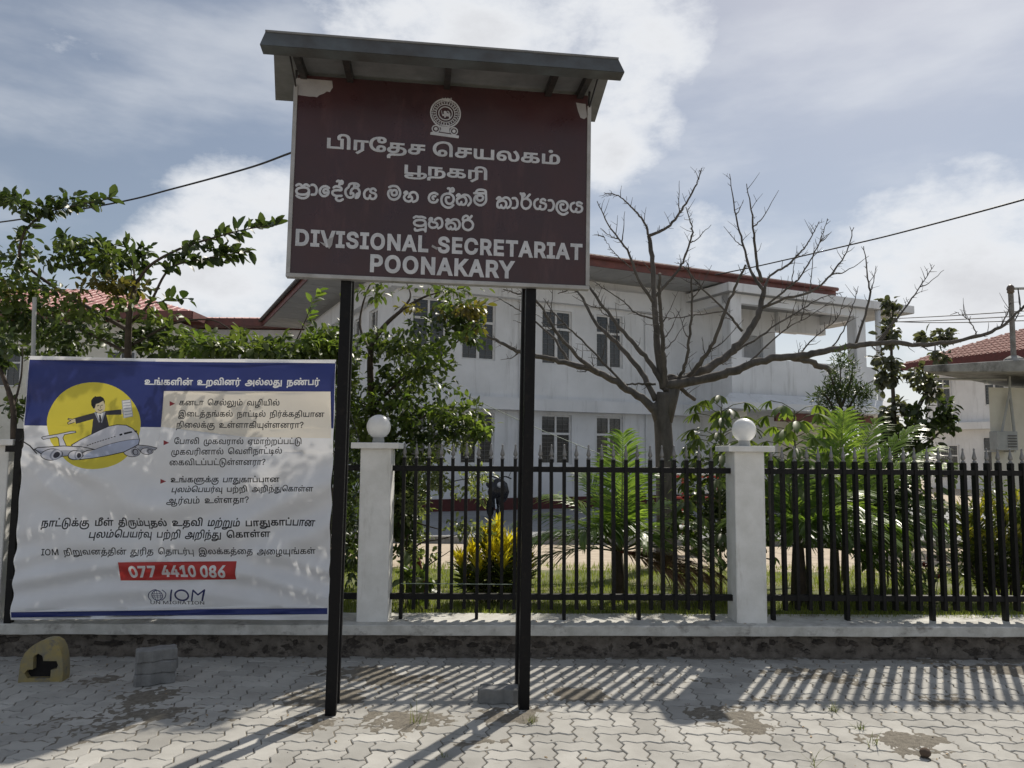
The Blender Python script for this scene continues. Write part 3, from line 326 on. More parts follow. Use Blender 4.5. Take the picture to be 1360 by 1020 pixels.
1015|424,-297 346,-288 276,-263 216,-221 165,-164 124,-91 95,-3 77,99 71,214 71,242 77,357 95,460 124,550 164,628 212,694 268,748 332,789 402,819 477,837 557,843 634,838 700,822 756,797 804,763 863,696 901,612 922,507 928,377 928,0 842,0 842,334 834,492 822,561 802,623 772,676 730,717 656,754 554,768 436,749 380,725 328,690 281,645 240,588 205,518 179,435 162,339 157,229 162,120 175,26 197,-51 228,-114 266,-162 311,-196 363,-215 421,-222 476,-218 523,-204 562,-182 594,-151 618,-112 634,-65 645,-10 648,53 645,118 635,168 619,205 598,229 570,242 538,247 482,234 436,207 437,281 484,307 553,319 604,312 648,292 685,258 713,208 730,144 736,62 730,-31 712,-108 684,-170 646,-218 600,-254 548,-278 488,-292|355,0 355,554 442,554 442,0
1483|1252,319 1304,312 1349,291 1385,257 1412,212 1429,158 1435,94 1430,24 1414,-40 1387,-96 1352,-146 1308,-189 1254,-225 1124,-280 966,-311 783,-321 737,-321 588,-314 462,-294 357,-262 270,-220 202,-170 150,-112 112,-50 86,16 68,153 68,178 86,310 132,440 196,554 270,510 206,396 167,284 154,175 154,161 159,93 173,30 198,-29 234,-82 283,-129 345,-168 422,-201 514,-224 622,-239 748,-244 771,-244 941,-236 1083,-210 1196,-166 1279,-101 1309,-61 1330,-16 1343,36 1347,93 1340,158 1319,206 1285,237 1240,247 1182,234 1135,207 1136,281 1184,307|507,-12 456,-5 410,14 371,48 340,97 321,162 315,243 321,320 340,386 369,441 407,486 453,521 504,546 559,561 616,566 695,558 759,534 813,497 800,401 763,440 720,468 671,486 613,492 550,484 497,458 454,419 421,368 401,306 394,237 398,177 410,130 428,96 452,74 511,56 558,68 588,101 598,155 592,199 572,232 542,251 505,258 466,253 430,237 366,184 351,248 426,306 471,322 519,328 584,317 636,284 669,232 680,165 675,114 659,70 634,35 600,9 557,-7|795,0 795,416 807,494 807,554 1311,554 1311,482 1141,482 1141,0 1055,0 1055,482 881,482 881,0
778|604,-283 604,0 88,0 88,554 174,554 174,72 604,72 604,554 690,554 690,-283
1044|249,-12 198,-5 152,14 113,48 82,97 63,162 57,243 68,341 100,422 149,485 212,530 285,557 364,566 435,560 494,544 544,517 584,482 614,439 634,390 651,280 637,166 603,72 870,72 870,554 956,554 956,0 515,0 511,63 548,150 559,205 563,269 557,335 538,390 508,434 468,466 418,486 360,492 295,484 240,458 196,419 163,368 143,306 136,237 140,177 152,130 170,96 194,74 253,56 298,68 329,101 340,155 334,199 314,232 284,251 247,258 208,253 172,237 108,184 93,248 168,306 213,322 261,328 326,317 378,284 411,232 422,165 417,114 401,70 376,35 342,9 299,-7|870,-283 870,33 956,33 956,-283
789|557,362 606,356 650,336 687,304 716,259 735,202 741,134 734,54 715,-8 684,-56 642,-94 568,-131 473,-150 347,-156 272,-156 207,-162 167,-179 142,-210 133,-263 134,-292 136,-317 54,-321 49,-282 47,-243 51,-202 63,-168 104,-119 142,-98 186,-88 245,-84 338,-84 412,-82 472,-77 518,-68 555,-54 610,-14 642,44 652,83 655,131 652,179 642,218 625,249 602,271 572,284 536,289 480,276 430,247 427,322 485,350|88,0 88,554 609,554 609,482 434,482 434,0 348,0 348,482 174,482 174,0|395,678 368,683 347,696 333,718 328,745 333,772 347,793 368,807 395,812 422,807 443,793 457,772 462,745 457,718 443,696 422,683
1313|321,-124 232,-118 159,-100 102,-72 62,-36 37,9 29,60 40,109 74,149 102,164 142,173 206,176 953,176 956,104 217,104 170,103 145,99 129,90 114,56 127,12 167,-22 234,-44 327,-51 344,-51 438,-45 518,-28 584,0 638,37 679,81 709,130 713,149 726,200 730,251 725,308 710,361 685,409 648,448 601,478 542,494 518,496 493,497 436,486 394,453 379,397 385,363 402,334 429,315 465,309 499,315 526,332 542,361 548,400 538,460 501,510 558,527 592,492 616,448 626,396 616,332 584,284 532,252 463,241 381,258 348,279 322,309 306,347 300,393 307,449 329,493 362,526 404,548 503,566 575,560 638,540 692,509 736,469 771,421 796,368 811,311 816,252 813,200 804,150 798,128 761,52 704,-10 632,-59 546,-95 449,-117 342,-124|922,-321 806,-310 720,-278 680,-244 656,-203 648,-154 662,-100 708,-58 742,-45 784,-41 838,-46 891,-62 877,-127 832,-115 790,-110 742,-122 729,-137 725,-157 744,-202 768,-221 806,-236 858,-246 926,-249 933,-249 1014,-244 1084,-228 1143,-201 1188,-164 1216,-118 1225,-63 1219,-24 1200,6 1170,25 1131,31 1074,22 1033,1 1033,70 1080,91 1145,100 1224,82 1258,59 1285,28 1303,-14 1309,-65 1298,-136 1263,-199 1207,-250 1132,-289 1038,-313 928,-321|947,-124 947,554 1033,554 1033,-124
858|690,843 766,834 821,808 855,769 866,718 856,663 828,624 786,602 735,594 683,601 642,624 616,659 607,705 616,759 653,818 704,796 680,758 673,719 681,683 703,662 735,656 761,660 780,672 796,713 789,743 768,764 736,776 696,780 677,780 657,778 590,761 544,728 517,681 508,626 515,576 534,535 457,514 438,565 431,624 446,708 494,778 529,805 574,826 628,839|580,566 648,556 703,528 745,482 774,420 791,347 797,262 793,197 782,142 762,96 734,60 681,24 610,6 512,0 88,0 88,554 174,554 174,72 400,72 400,355 403,411 412,454 445,515 500,553 536,563|578,494 545,488 518,471 494,426 488,391 486,338 486,72 533,72 594,77 639,91 672,116 693,153 705,203 709,267 696,382 678,428 654,464 620,486
1051|820,319 871,312 915,290 952,256 979,208 996,148 1002,78 993,-21 966,-105 922,-174 866,-228 799,-270 722,-298 640,-315 554,-321 534,-321 437,-315 353,-296 281,-265 220,-226 171,-178 132,-124 84,-2 68,127 68,146 73,226 87,300 138,435 206,554 280,510 228,424 188,337 162,244 154,143 154,126 159,55 176,-14 203,-76 244,-132 297,-178 364,-214 445,-236 541,-244 552,-244 654,-235 742,-209 815,-165 869,-102 903,-22 914,77 911,129 902,172 886,204 864,228 837,242 805,247 752,236 708,211 708,284 755,308|361,0 361,554 883,554 883,482 708,482 708,0 622,0 622,482 447,482 447,0
1135|570,566 640,556 698,528 745,482 778,418 798,339 805,244 800,146 784,56 761,-22 730,-90 699,-150 622,-227 532,-280 427,-311 305,-321 285,-321 166,-306 114,-285 72,-256 45,-217 36,-167 44,-129 67,-103 100,-88 126,-85 163,-84 998,-84 998,-156 668,-156 591,-156 154,-156 130,-160 119,-180 130,-207 164,-228 219,-243 296,-248 307,-248 391,-242 466,-226 532,-196 591,-151 629,-89 676,1 706,114 716,247 711,329 696,392 673,438 642,470 605,488 563,494 514,486 474,458 446,404 440,367 438,319 438,0 352,0 352,321 347,404 327,461 301,485 262,494 224,486 197,463 176,406 172,327 172,0 86,0 86,341 90,423 107,480 139,524 189,556 255,566 324,552 376,510 411,443 390,450 424,510 484,551|961,-156 961,554 1047,554 1047,-156
441|45,0 45,82 174,82 174,646 45,646 45,728 396,728 396,646 267,646 267,82 396,82 396,0
765|383,-10 294,1 217,35 151,90 102,164 70,256 60,363 70,471 102,562 151,637 217,692 294,726 383,737 471,726 549,692 614,637 663,562 695,471 705,363 695,256 663,164 614,90 549,35 471,1|383,76 445,84 500,109 547,150 584,206 607,278 615,363 607,450 584,521 547,578 500,618 445,643 383,651 320,643 265,618 217,577 181,521 158,449 150,363 158,278 181,207 217,150 265,109 320,84
903|88,0 88,728 220,728 399,269 413,229 431,176 448,119 462,67 442,67 457,117 475,174 492,227 506,269 683,728 815,728 815,0 724,0 724,416 725,467 726,527 727,592 728,655 736,655 714,587 691,520 671,460 654,416 492,0 411,0 246,416 230,459 210,517 187,584 163,655 172,655 174,596 175,532 176,470 176,416 176,0
648|324,-10 249,1 186,34 136,88 99,162 77,254 69,363 77,473 100,565 137,639 187,693 250,726 324,737 399,726 462,693 512,639 549,565 572,473 579,363 572,254 549,162 513,88 463,34 399,1|324,71 374,80 415,105 447,148 471,206 485,278 490,363 485,450 471,522 447,580 415,622 374,648 324,657 275,648 234,622 201,580 178,522 163,450 158,363 163,278 178,206 201,148 234,105 275,80
648|139,0 462,640 462,646 89,646 89,728 559,728 559,641 236,0
648|59,148 59,224 349,728 440,728 157,235 157,229 589,229 589,148|402,0 402,170 402,206 402,454 490,454 490,0
648|110,0 110,78 560,78 560,0|396,728 396,0 305,0 305,642 300,642 124,511 124,611 282,728
648|324,-10 254,-3 193,17 144,47 105,88 82,138 74,193 93,278 144,344 178,366 216,378 216,382 168,403 132,441 108,489 101,544 108,597 129,644 164,683 208,712 263,731 324,737 384,731 438,712 483,683 518,644 539,597 546,544 539,489 515,441 479,403 432,382 432,378 469,366 503,344 555,278 569,238 574,193 566,138 542,88 504,47 453,17 393,-3|324,71 369,75 407,87 438,105 462,131 476,162 481,198 476,236 460,270 436,297 404,318 366,332 324,336 280,332 242,318 210,297 186,270 171,236 166,198 170,162 185,131 208,105 239,87 278,75|324,414 392,430 439,473 457,537 440,601 394,643 324,657 254,643 207,601 190,537 207,473 254,430
648|324,-10 261,-2 205,21 158,58 123,106 100,165 93,231 99,284 115,341 146,406 196,485 361,728 461,728 218,373 209,373 237,410 281,437 336,447 398,440 451,419 495,386 528,342 548,287 555,224 548,160 525,104 490,57 443,21 387,-2|324,70 364,75 398,90 427,113 448,145 462,182 467,224 462,267 448,304 427,334 398,358 364,373 324,377 285,373 250,358 221,335 199,305 185,268 181,226 185,183 199,145 221,114 250,90 285,75
744|373,-12 292,-3 223,22 166,62 123,114 97,177 88,248 88,728 181,728 181,255 187,206 204,162 232,125 270,98 317,80 373,74 428,80 475,98 513,125 541,162 558,206 563,255 563,728 656,728 656,248 647,177 621,114 579,62 522,22 453,-3
753|88,0 88,728 197,728 493,262 521,216 558,152 595,76 582,76 576,156 573,227 573,281 573,728 666,728 666,0 555,0 292,414 255,474 213,546 187,592 155,649 172,649 177,549 180,469 181,415 181,0
746|385,-10 294,1 215,36 149,91 101,165 70,256 60,363 70,471 101,562 149,637 214,692 292,726 379,737 487,720 577,671 643,596 678,500 583,500 553,562 509,610 451,641 380,651 319,643 264,618 217,578 181,521 158,450 150,363 158,278 181,207 217,150 265,109 322,84 385,76 443,83 494,103 535,134 566,177 586,229 593,290 621,285 404,285 404,366 684,366 684,286 674,202 645,129 599,70 539,26 467,0
644|88,0 88,728 337,728 415,720 477,698 524,664 559,619 578,564 585,503 578,442 559,388 525,344 477,311 415,289 337,282 140,282 140,365 333,365 385,369 426,382 456,402 477,430 493,503 477,578 456,607 425,628 384,642 332,646 181,646 181,0|506,0 330,328 435,328 613,0
690|25,0 290,728 397,728 665,0 567,0 413,432 397,477 380,531 359,600 334,684 352,684 327,599 306,529 288,475 274,432 124,0|158,203 158,284 532,284 532,203
646|48,646 48,728 598,728 598,646 370,646 370,0 277,0 277,646
722|315,0 139,0 139,82 309,82 390,90 456,116 507,157 543,213 565,283 572,365 565,446 544,516 508,571 459,612 396,637 318,646 135,646 135,728 324,728 423,717 506,684 573,631 622,560 652,470 662,365 652,259 622,170 572,97 503,44 417,11|181,728 181,0 88,0 88,728
690|293,0 25,728 123,728 277,296 292,252 310,197 331,127 356,44 338,44 362,129 384,198 401,253 416,296 566,728 665,728 400,0
642|321,-13 248,-6 185,13 133,43 94,84 68,133 57,190 152,190 161,153 180,123 241,83 321,70 409,86 445,106 472,132 489,164 495,200 490,231 475,257 422,293 351,318 263,343 185,373 126,414 89,467 77,533 85,590 110,641 149,681 200,712 260,731 327,737 395,731 454,712 503,682 541,643 566,596 575,544 484,544 469,591 434,626 384,648 324,655 242,640 187,598 172,569 167,537 173,503 191,476 247,439 306,419 379,399 443,378 511,342 564,284 580,245 585,198 577,142 554,91 516,48 464,15 398,-6
565|88,0 88,728 181,728 181,82 518,82 518,0
601|88,0 88,728 531,728 531,646 181,646 181,408 507,408 507,326 181,326 181,82 536,82 536,0
730|382,-10 294,1 216,35 151,90 102,164 70,256 60,363 70,471 102,562 151,637 216,692 294,726 382,737 486,721 575,674 640,599 662,552 676,499 583,499 557,564 511,612 451,642 382,651 320,643 264,618 217,577 181,521 158,449 150,363 158,278 181,206 217,150 265,109 320,84 382,76 451,86 511,115 557,163 583,229 676,229 662,176 641,129 575,54 487,7
639|88,0 88,728 337,728 415,720 477,696 524,660 559,613 578,558 585,496 578,434 559,378 525,331 477,294 415,271 337,263 161,263 161,345 333,345 385,350 426,364 456,388 477,419 493,496 477,573 456,604 426,626 384,641 332,646 181,646 181,0
672|151,208 151,307 201,373 251,434 305,493 522,728 644,728 333,395 328,395|88,0 88,728 181,728 181,479 179,322 181,276 181,0|534,0 271,370 329,442 644,0
679|293,0 293,298 25,728 133,728 277,493 320,417 359,327 322,327 361,419 403,493 546,728 653,728 386,298 386,0"""
LINES="s1:0,1,2,3,4,5,6,7,5,8,9,10,11;s2:12,13,10,2,1;h:14,15,10,16,1,17,6,14,18,19,1,20,21,6,22,23,9,24,6,13,25,0,21;a1:10,20,26,27,6,7,5,23,28,11,6,19,29,1,8,1,23;a2:30,31,26,32,4,15,10,23,6,13,27,33,34,23,6,13,1,21,35,10,4,1,8,27,20;a3:13,1,31,9,35,36,6,14,37,16,27,10,1,38,37,16,20,2,27,39;b1:3,0,27,40,6,41,10,19,2,27,23,6,42,43,27,44,18,45,0,33,46;b2:41,10,19,2,1,20,27,23,6,7,19,16,1,13,27,33,34,23;b3:31,10,19,1,26,45,0,33,46,37,16,20,2,27,39;c1:14,15,10,47,35,36,6,0,27,24,10,27,45,0,27,20;c2:48,9,11,7,0,8,21,49,6,0,44,18,1,6,22,18,1,50,24,7,10,27,37,16;c3:51,21,19,11,6,14,37,16,4,27,39;d1:13,27,33,46,35,36,6,52,37,6,4,1,53,11,48,4,23,6,14,4,19,1,6,43,44,54,11,6,0,27,24,10,27,45,0,27,20;d2:48,9,11,7,0,8,21,49,6,0,44,18,1,6,22,18,1,50,24,6,7,10,27,37,16;e1:55,56,57,6,13,1,54,19,20,32,4,1,17,6,24,2,1,4,6,7,4,27,26,21,48,6,30,9,35,10,32,31,4,6,22,31,29,38,15,10,37;n:58,59,59,6,60,60,61,58,6,58,62,63;u:64,65,6,57,55,66,67,68,69,55,56,65;e2:70,55,71,55,72,55,56,65,68,73,6,72,74,75,67,74,69,68,67,55,68,69;e3:76,56,56,65,68,77,68,67,78"

# ------------------------------------------------------------------ lettering: glyph outlines -> flat regions
GL = []
for row in GLYPHS.split('\n'):
    p = row.split('|')
    GL.append((int(p[0]), [[tuple(map(int, q.split(','))) for q in c.split(' ')] for c in p[1:] if c]))
LN = {k: [int(x) for x in v.split(',')] for k, v in (e.split(':') for e in LINES.split(';'))}

def embolden(c, w):
    P = np.array(c, float); a = np.roll(P, 1, 0); b = np.roll(P, -1, 0)
    def nrm(v):
        v = v / (np.linalg.norm(v, axis=1, keepdims=True) + 1e-9); return np.stack([-v[:, 1], v[:, 0]], 1)
    n1, n2 = nrm(P - a), nrm(b - P); n = n1 + n2
    l = np.clip((n * n).sum(1) / 2, .45, 2)[:, None]
    return P + w * n / l
def _adv(i, track, sw): return GL[i][0] * (1 if GL[i][1] else sw) + track
def text(line, p0, p1, ky=1.0, bold=0.0, slant=0.0, up=None, track=0, sw=1.0):
    """glyph outlines of a line set from baseline start p0 to baseline end p1 (2D); list of glyphs (lists of contours)"""
    p0 = np.asarray(p0, float); p1 = np.asarray(p1, float); ids = LN[line]
    total = sum(_adv(i, track, sw) for i in ids); sx = np.linalg.norm(p1 - p0) / total
    ex = (p1 - p0) / np.linalg.norm(p1 - p0); ey = np.array([-ex[1], ex[0]]) if up is None else np.asarray(up, float)
    out = []; x = 0
    for i in ids:
        cs = []
        for c in GL[i][1]:
            P = embolden(c, bold) if bold else np.array(c, float)
            cs.append(p0 + np.outer((P[:, 0] + x + slant * P[:, 1]) * sx, ex) + np.outer(P[:, 1] * sx * ky, ey))
        if cs: out.append(cs)
        x += _adv(i, track, sw)
    return out
def ribbon(pts, w, smooth=4, closed=False):
    """a drawn stroke: one small polygon per segment plus round joints (2D)"""
    P = spline([(*p, 0) for p in pts], smooth) if smooth else [np.array((*p, 0.)) for p in pts]
    P = [q[:2] for q in P]; out = []
    if closed: P = P + [P[0]]
    for a, b in zip(P[:-1], P[1:]):
        d = b - a; l = np.linalg.norm(d)
        if l < 1e-9: continue
        n = np.array([-d[1], d[0]]) / l * w / 2
        out.append([np.array([a - n, b - n, b + n, a + n])])
    for i, a in enumerate(P):
        k = 8
        out.append([np.array([a + w / 2 * np.array([math.cos(2 * math.pi * (j + .37) / k), math.sin(2 * math.pi * (j + .37) / k)]) for j in range(k)])])
    return out
def winding(Q, contours):
    W = np.zeros(len(Q), int)
    for c in contours:
        A = c; B = np.roll(c, -1, 0)
        for (ax, ay), (bx, by) in zip(A, B):
            if ay == by: continue
            cr = (bx - ax) * (Q[:, 1] - ay) - (by - ay) * (Q[:, 0] - ax)
            if by > ay: W += ((ay <= Q[:, 1]) & (Q[:, 1] < by) & (cr > 0))
            else: W -= ((by <= Q[:, 1]) & (Q[:, 1] < ay) & (cr < 0))
    return W
def arrange(layers, extra=()):
    """layers: list of (glyphs, id) painted in order -> verts, triangles, id per triangle (-1 = none)"""
    V = []; E = []
    for gl, _ in layers:
        for g in gl:
            for c in g:
                o = len(V); n = len(c); V += [tuple(map(float, p)) for p in c]; E += [(o + i, o + (i + 1) % n) for i in range(n)]
    V += [tuple(map(float, p)) for p in extra]
    S = 1000.0
    r = delaunay_2d_cdt([Vector((x * S, y * S)) for x, y in V], E, [], 0, 1e-4, False)
    VV = np.array([(v[0] / S, v[1] / S) for v in r[0]]); T = np.array([list(f) for f in r[2]])
    C = VV[T].mean(1); ids = np.full(len(T), -1)
    for gl, k in layers:
        for g in gl:
            allp = np.concatenate(g); lo = allp.min(0); hi = allp.max(0)
            sel = np.nonzero((C[:, 0] >= lo[0]) & (C[:, 0] <= hi[0]) & (C[:, 1] >= lo[1]) & (C[:, 1] <= hi[1]))[0]
            if len(sel): ids[sel[winding(C[sel], g) != 0]] = k
    # consistent winding (counter-clockwise)
    a = VV[T]; cr = (a[:, 1, 0] - a[:, 0, 0]) * (a[:, 2, 1] - a[:, 0, 1]) - (a[:, 1, 1] - a[:, 0, 1]) * (a[:, 2, 0] - a[:, 0, 0])
    T[cr < 0] = T[cr < 0][:, ::-1]
    return VV, T, ids
def slab(glyphs, to3d, t0, t1):
    """raised letters: verts, faces; to3d(xy array, t) -> 3D"""
    VV, T, ids = arrange([(glyphs, 0)]); T = T[ids == 0]
    n = len(VV); V = np.concatenate([to3d(VV, t1), to3d(VV, t0)])
    ed = {}
    for t in T:
        for i in range(3): ed[(t[i], t[(i + 1) % 3])] = 1
    F = [tuple(t) for t in T] + [(b, a, a + n, b + n) for (a, b) in ed if (b, a) not in ed]
    used = np.zeros(2 * n, bool)
    for f in F: used[list(f)] = True
    mp = np.cumsum(used) - 1
    return V[used], [tuple(int(mp[i]) for i in f) for f in F]

# ------------------------------------------------------------------ ground
def ground_z(y):
    return float(np.interp(y, [6.6, 6.75, 9.8, 14.4, 23, 60, 400], [.0, .235, .10, -.05, -.11, -.15, -.3]))
gm = mat('yard_sand', (.52, .44, .34), .95, (.40, .33, .25), 5, bump=.4, bscale=40)
ys = [-60, -10, 0, 3, 6.45, 6.6, 6.75, 7.5, 8.5, 9.8, 12, 14.4, 18, 23, 40, 60, 400]
xs = [-400, -60, -20, -8, -4, 0, 4, 8, 20, 60, 400]
V = [(x, y, -.035 if y <= 6.5 else ground_z(y)) for y in ys for x in xs]; nx = len(xs)
F = [(j * nx + i, j * nx + i + 1, (j + 1) * nx + i + 1, (j + 1) * nx + i) for j in range(len(ys) - 1) for i in range(nx - 1)]
tag(mesh_obj('ground', V, F, gm), kind='structure')
# grey paved drive in front of the building
dm = mat('drive_paving', (.30, .31, .32), .9, (.24, .245, .25), 4, bump=.2)
def strip(name, x0, x1, yy, mt, dz=.004):
    V = [(x, y, ground_z(y) + dz) for y in yy for x in (x0, x1)]
    F = [(2 * j, 2 * j + 1, 2 * j + 3, 2 * j + 2) for j in range(len(yy) - 1)]
    return tag(mesh_obj(name, V, F, mt), kind='structure')
strip('driveway', -60, 40, [14.5, 16, 18, 23, 26], dm)

# interlocking concrete pavers, every unit edge of the herringbone lattice carries the same zigzag
PVM = mat('concrete_paver', (.42, .41, .38), .88, (.33, .32, .295), 3.2, bump=.28, bscale=140, island=.16, spec=.3, streak=(11, (1, 1, 1), .60, .85), streak_col=(.30, .28, .245))
UN = .1275
def paver_outline(cells_w, cells_h, a=.105):
    """closed outline (unit cells) walking counter-clockwise from (0,0)"""
    P = []
    for i in range(cells_w): P += [(i, 0), (i + .28, a), (i + .72, -a)]
    for j in range(cells_h): P += [(cells_w, j), (cells_w - a, j + .28), (cells_w + a, j + .72)]
    for i in range(cells_w): P += [(cells_w - i, cells_h), (cells_w - i - .28, cells_h - a), (cells_w - i - .72, cells_h + a)]
    for j in range(cells_h): P += [(0, cells_h - j), (a, cells_h - j - .28), (-a, cells_h - j - .72)]
    return np.array(P)
def inset(P, w): return embolden(P, w)       # outline is counter-clockwise: left is inwards
def paver_block(P, tops, rings):
    """rings: list of (inset, z)"""
    n = len(P); V = []; F = []
    for w, z in rings: V.append(np.concatenate([inset(P, w), np.full((n, 1), z)], 1))
    V = np.concatenate(V)
    F.append(tuple(range(n)))
    for k in range(len(rings) - 1):
        for i in range(n):
            j = (i + 1) % n; F.append((k * n + i, (k + 1) * n + i, (k + 1) * n + j, k * n + j))
    return V, F
OUT = {True: paver_outline(2, 1), False: paver_outline(1, 2)}
BLK = {k: paver_block(OUT[k] * UN, 0, [(.0080, 0), (.0036, -.004), (.0026, -.03)]) for k in OUT}
VV = []; FF = []; o = 0
fa = rad(1.0)
for i in range(-62, 62):
    for j in range(-2, 52):
        k = (i - j) % 4
        if k not in (0, 3): continue
        hor = k == 0
        x, y = i * UN, 6.33 - j * UN - UN
        if not hor: y -= UN
        if not -7.2 < x < 7.2 or not .3 < y < 6.3: continue
        v, f = BLK[hor]
        v = v.copy(); tx, ty = rng.normal(0, .006, 2); c = v[:, :2].mean(0)
        v[:, 2] += rng.normal(0, .0012) + (v[:, 0] - c[0]) * tx + (v[:, 1] - c[1]) * ty
        q = rng.normal(0, .006); d = v[:, :2] - c
        v[:, 0] = c[0] + d[:, 0] - q * d[:, 1]; v[:, 1] = c[1] + d[:, 1] + q * d[:, 0]
        v[:, 0] += x; v[:, 1] += y; v[:, 1] += .018 * v[:, 0]
        VV.append(v); FF += [tuple(t + o for t in fc) for fc in f]; o += len(v)
tag(mesh_obj('pavement', np.concatenate(VV), FF, PVM), kind='structure')

# sand washed over the joints and, in patches, over the pavers
SANDM = mat('washed_sand', (.235, .21, .17), .95, (.14, .125, .10), 30, bump=.9, bscale=160, detail=8)
PATCH = [(210, 935, .55, .20), (90, 965, .5, .16), (290, 950, .35, .12), (480, 895, .5, .12), (430, 925, .35, .12), (560, 905, .3, .1), (540, 955, .4, .12), (690, 950, .35, .10), (760, 925, .4, .1),
         (1080, 895, .5, .14), (1150, 905, .35, .12), (960, 945, .35, .12), (985, 965, .25, .08), (1270, 930, .4, .1), (1190, 985, .4, .08), (1230, 1000, .3, .06), (1320, 890, .5, .1),
         (60, 905, .6, .1), (20, 880, .6, .1), (700, 872, 3.0, .05), (200, 868, 2.5, .06), (1200, 875, 2.0, .06), (405, 960, .3, .1), (900, 905, .4, .08), (1040, 930, .3, .08), (640, 985, .25, .06)]
PB = [(gnd(px, py)[:2], rx, ry) for px, py, rx, ry in PATCH]
gx = np.arange(-4.6, 4.9, .016); gy = np.arange(3.2, 6.42, .016)
X, Y = np.meshgrid(gx, gy); Z = np.zeros_like(X)
for (c, rx, ry) in PB:
    d2 = ((X - c[0]) / rx) ** 2 + ((Y - c[1]) / (ry * 2.2)) ** 2
    Z = np.maximum(Z, np.exp(-d2 * 1.3))
NZ = np.array([[mnoise.fractal(Vector((x * 2.3, y * 2.3, 1.7)), 1.0, 2.1, 5) for x in gx] for y in gy])
NF = np.array([[mnoise.noise(Vector((x * 19, y * 19, 4.1))) for x in gx] for y in gy])
NG = np.array([[mnoise.noise(Vector((x * 47, y * 47, 6.3))) for x in gx] for y in gy])
Zs = np.minimum(1, 1.35 * Z)
h = -.0084 + .0082 * Zs + .0085 * NZ * (.14 + Zs) + (.0062 * NF + .0042 * NG) * (.20 + Zs)
h = np.minimum(h, .0035 + .002 * NF + .0015 * NG)
nxg = len(gx); V = np.stack([X, Y, h], -1).reshape(-1, 3)
idx = np.arange(len(gy) * nxg).reshape(len(gy), nxg)
F = np.stack([idx[:-1, :-1], idx[:-1, 1:], idx[1:, 1:], idx[1:, :-1]], -1).reshape(-1, 4)
tag(mesh_obj('joint_sand', V, F, SANDM, smooth=True), kind='structure')

# ------------------------------------------------------------------ boundary wall frame of reference
WA = rad(1.4); WE = np.array([math.cos(WA), math.sin(WA), 0]); WN = np.array([-math.sin(WA), math.cos(WA), 0]); WO = np.array([0, 6.33, 0]); UZ = np.array([0, 0, 1.0])
def W(s, d, z): return WO + s * WE + d * WN + z * UZ
def Wpx(px, py, d):
    q = ray_plane(px, py, WO + d * WN, WN) - WO; return np.array([q @ WE, q[2]])
def wbox(mb, s0, s1, d0, d1, z0, z1): return mb.box(W(s0, d0, z0), WE * (s1 - s0), WN * (d1 - d0), UZ * (z1 - z0))

wall = thing('boundary_wall', W(0, .2, 0), 'low rubble stone boundary wall topped by a stained cement coping along the pavement', 'wall')
# rubble face: lumpy grid with separate dark stones set in the mortar
N1, N2 = 420, 12; V = []
for j in range(N2):
    for i in range(N1):
        s = -7 + 14 * i / (N1 - 1); z = -.03 + .215 * j / (N2 - 1)
        d = .06 + .014 * mnoise.noise(Vector((s * 9, z * 13, .3))) + .006 * mnoise.noise(Vector((s * 31, z * 31, 2.2))) - .03 * (1 - j / (N2 - 1)) ** 2
        V.append(W(s, d, z))
F = [(j * N1 + i, j * N1 + i + 1, (j + 1) * N1 + i + 1, (j + 1) * N1 + i) for j in range(N2 - 1) for i in range(N1 - 1)]
mesh_obj('stone_base', V, F, STONE, wall, True)
mb = MB(); s = -6.9
while s < 6.9:
    r1 = random.uniform(.025, .085); r2 = random.uniform(.02, .05); z = random.uniform(.04, .13); k = 13; ring = []
    ph = random.uniform(0, 6)
    for q in range(k):
        t = 2 * math.pi * q / k + ph; rr = random.uniform(.62, 1.15); ring.append((s + r1 * rr * math.cos(t), z + r2 * rr * math.sin(t)))
    P = [W(a, .062, b) for a, b in ring] + [W(s + (a - s) * .7, .046 + random.uniform(-.006, .008), z + (b - z) * .7) for a, b in ring]
    mb.add(P, [(q, (q + 1) % k, k + (q + 1) % k, k + q) for q in range(k)] + [tuple(range(k, 2 * k))])
    s += random.uniform(.05, .22)
mb.build('embedded_stone', ROCK, wall)
N1 = 240; V = []; F = []
prof = [(.06, .178), (-.004, .176), (-.008, .182), (-.008, .250), (-.002, .257), (.10, .262), (.44, .262), (.46, .25), (.46, .0)]
for i in range(N1):
    s = -7 + 14 * i / (N1 - 1)
    for k, (d, z) in enumerate(prof):
        w1 = .004 * mnoise.noise(Vector((s * 3, k * .7, 5))) + .003 * mnoise.noise(Vector((s * 14, k * .9, 8)))
        V.append(W(s, d + w1, z + w1 * .8))
K = len(prof)
F = [(i * K + k, i * K + k + 1, (i + 1) * K + k + 1, (i + 1) * K + k) for i in range(N1 - 1) for k in range(K - 1)]
mesh_obj('coping', V, F, COPING, wall)

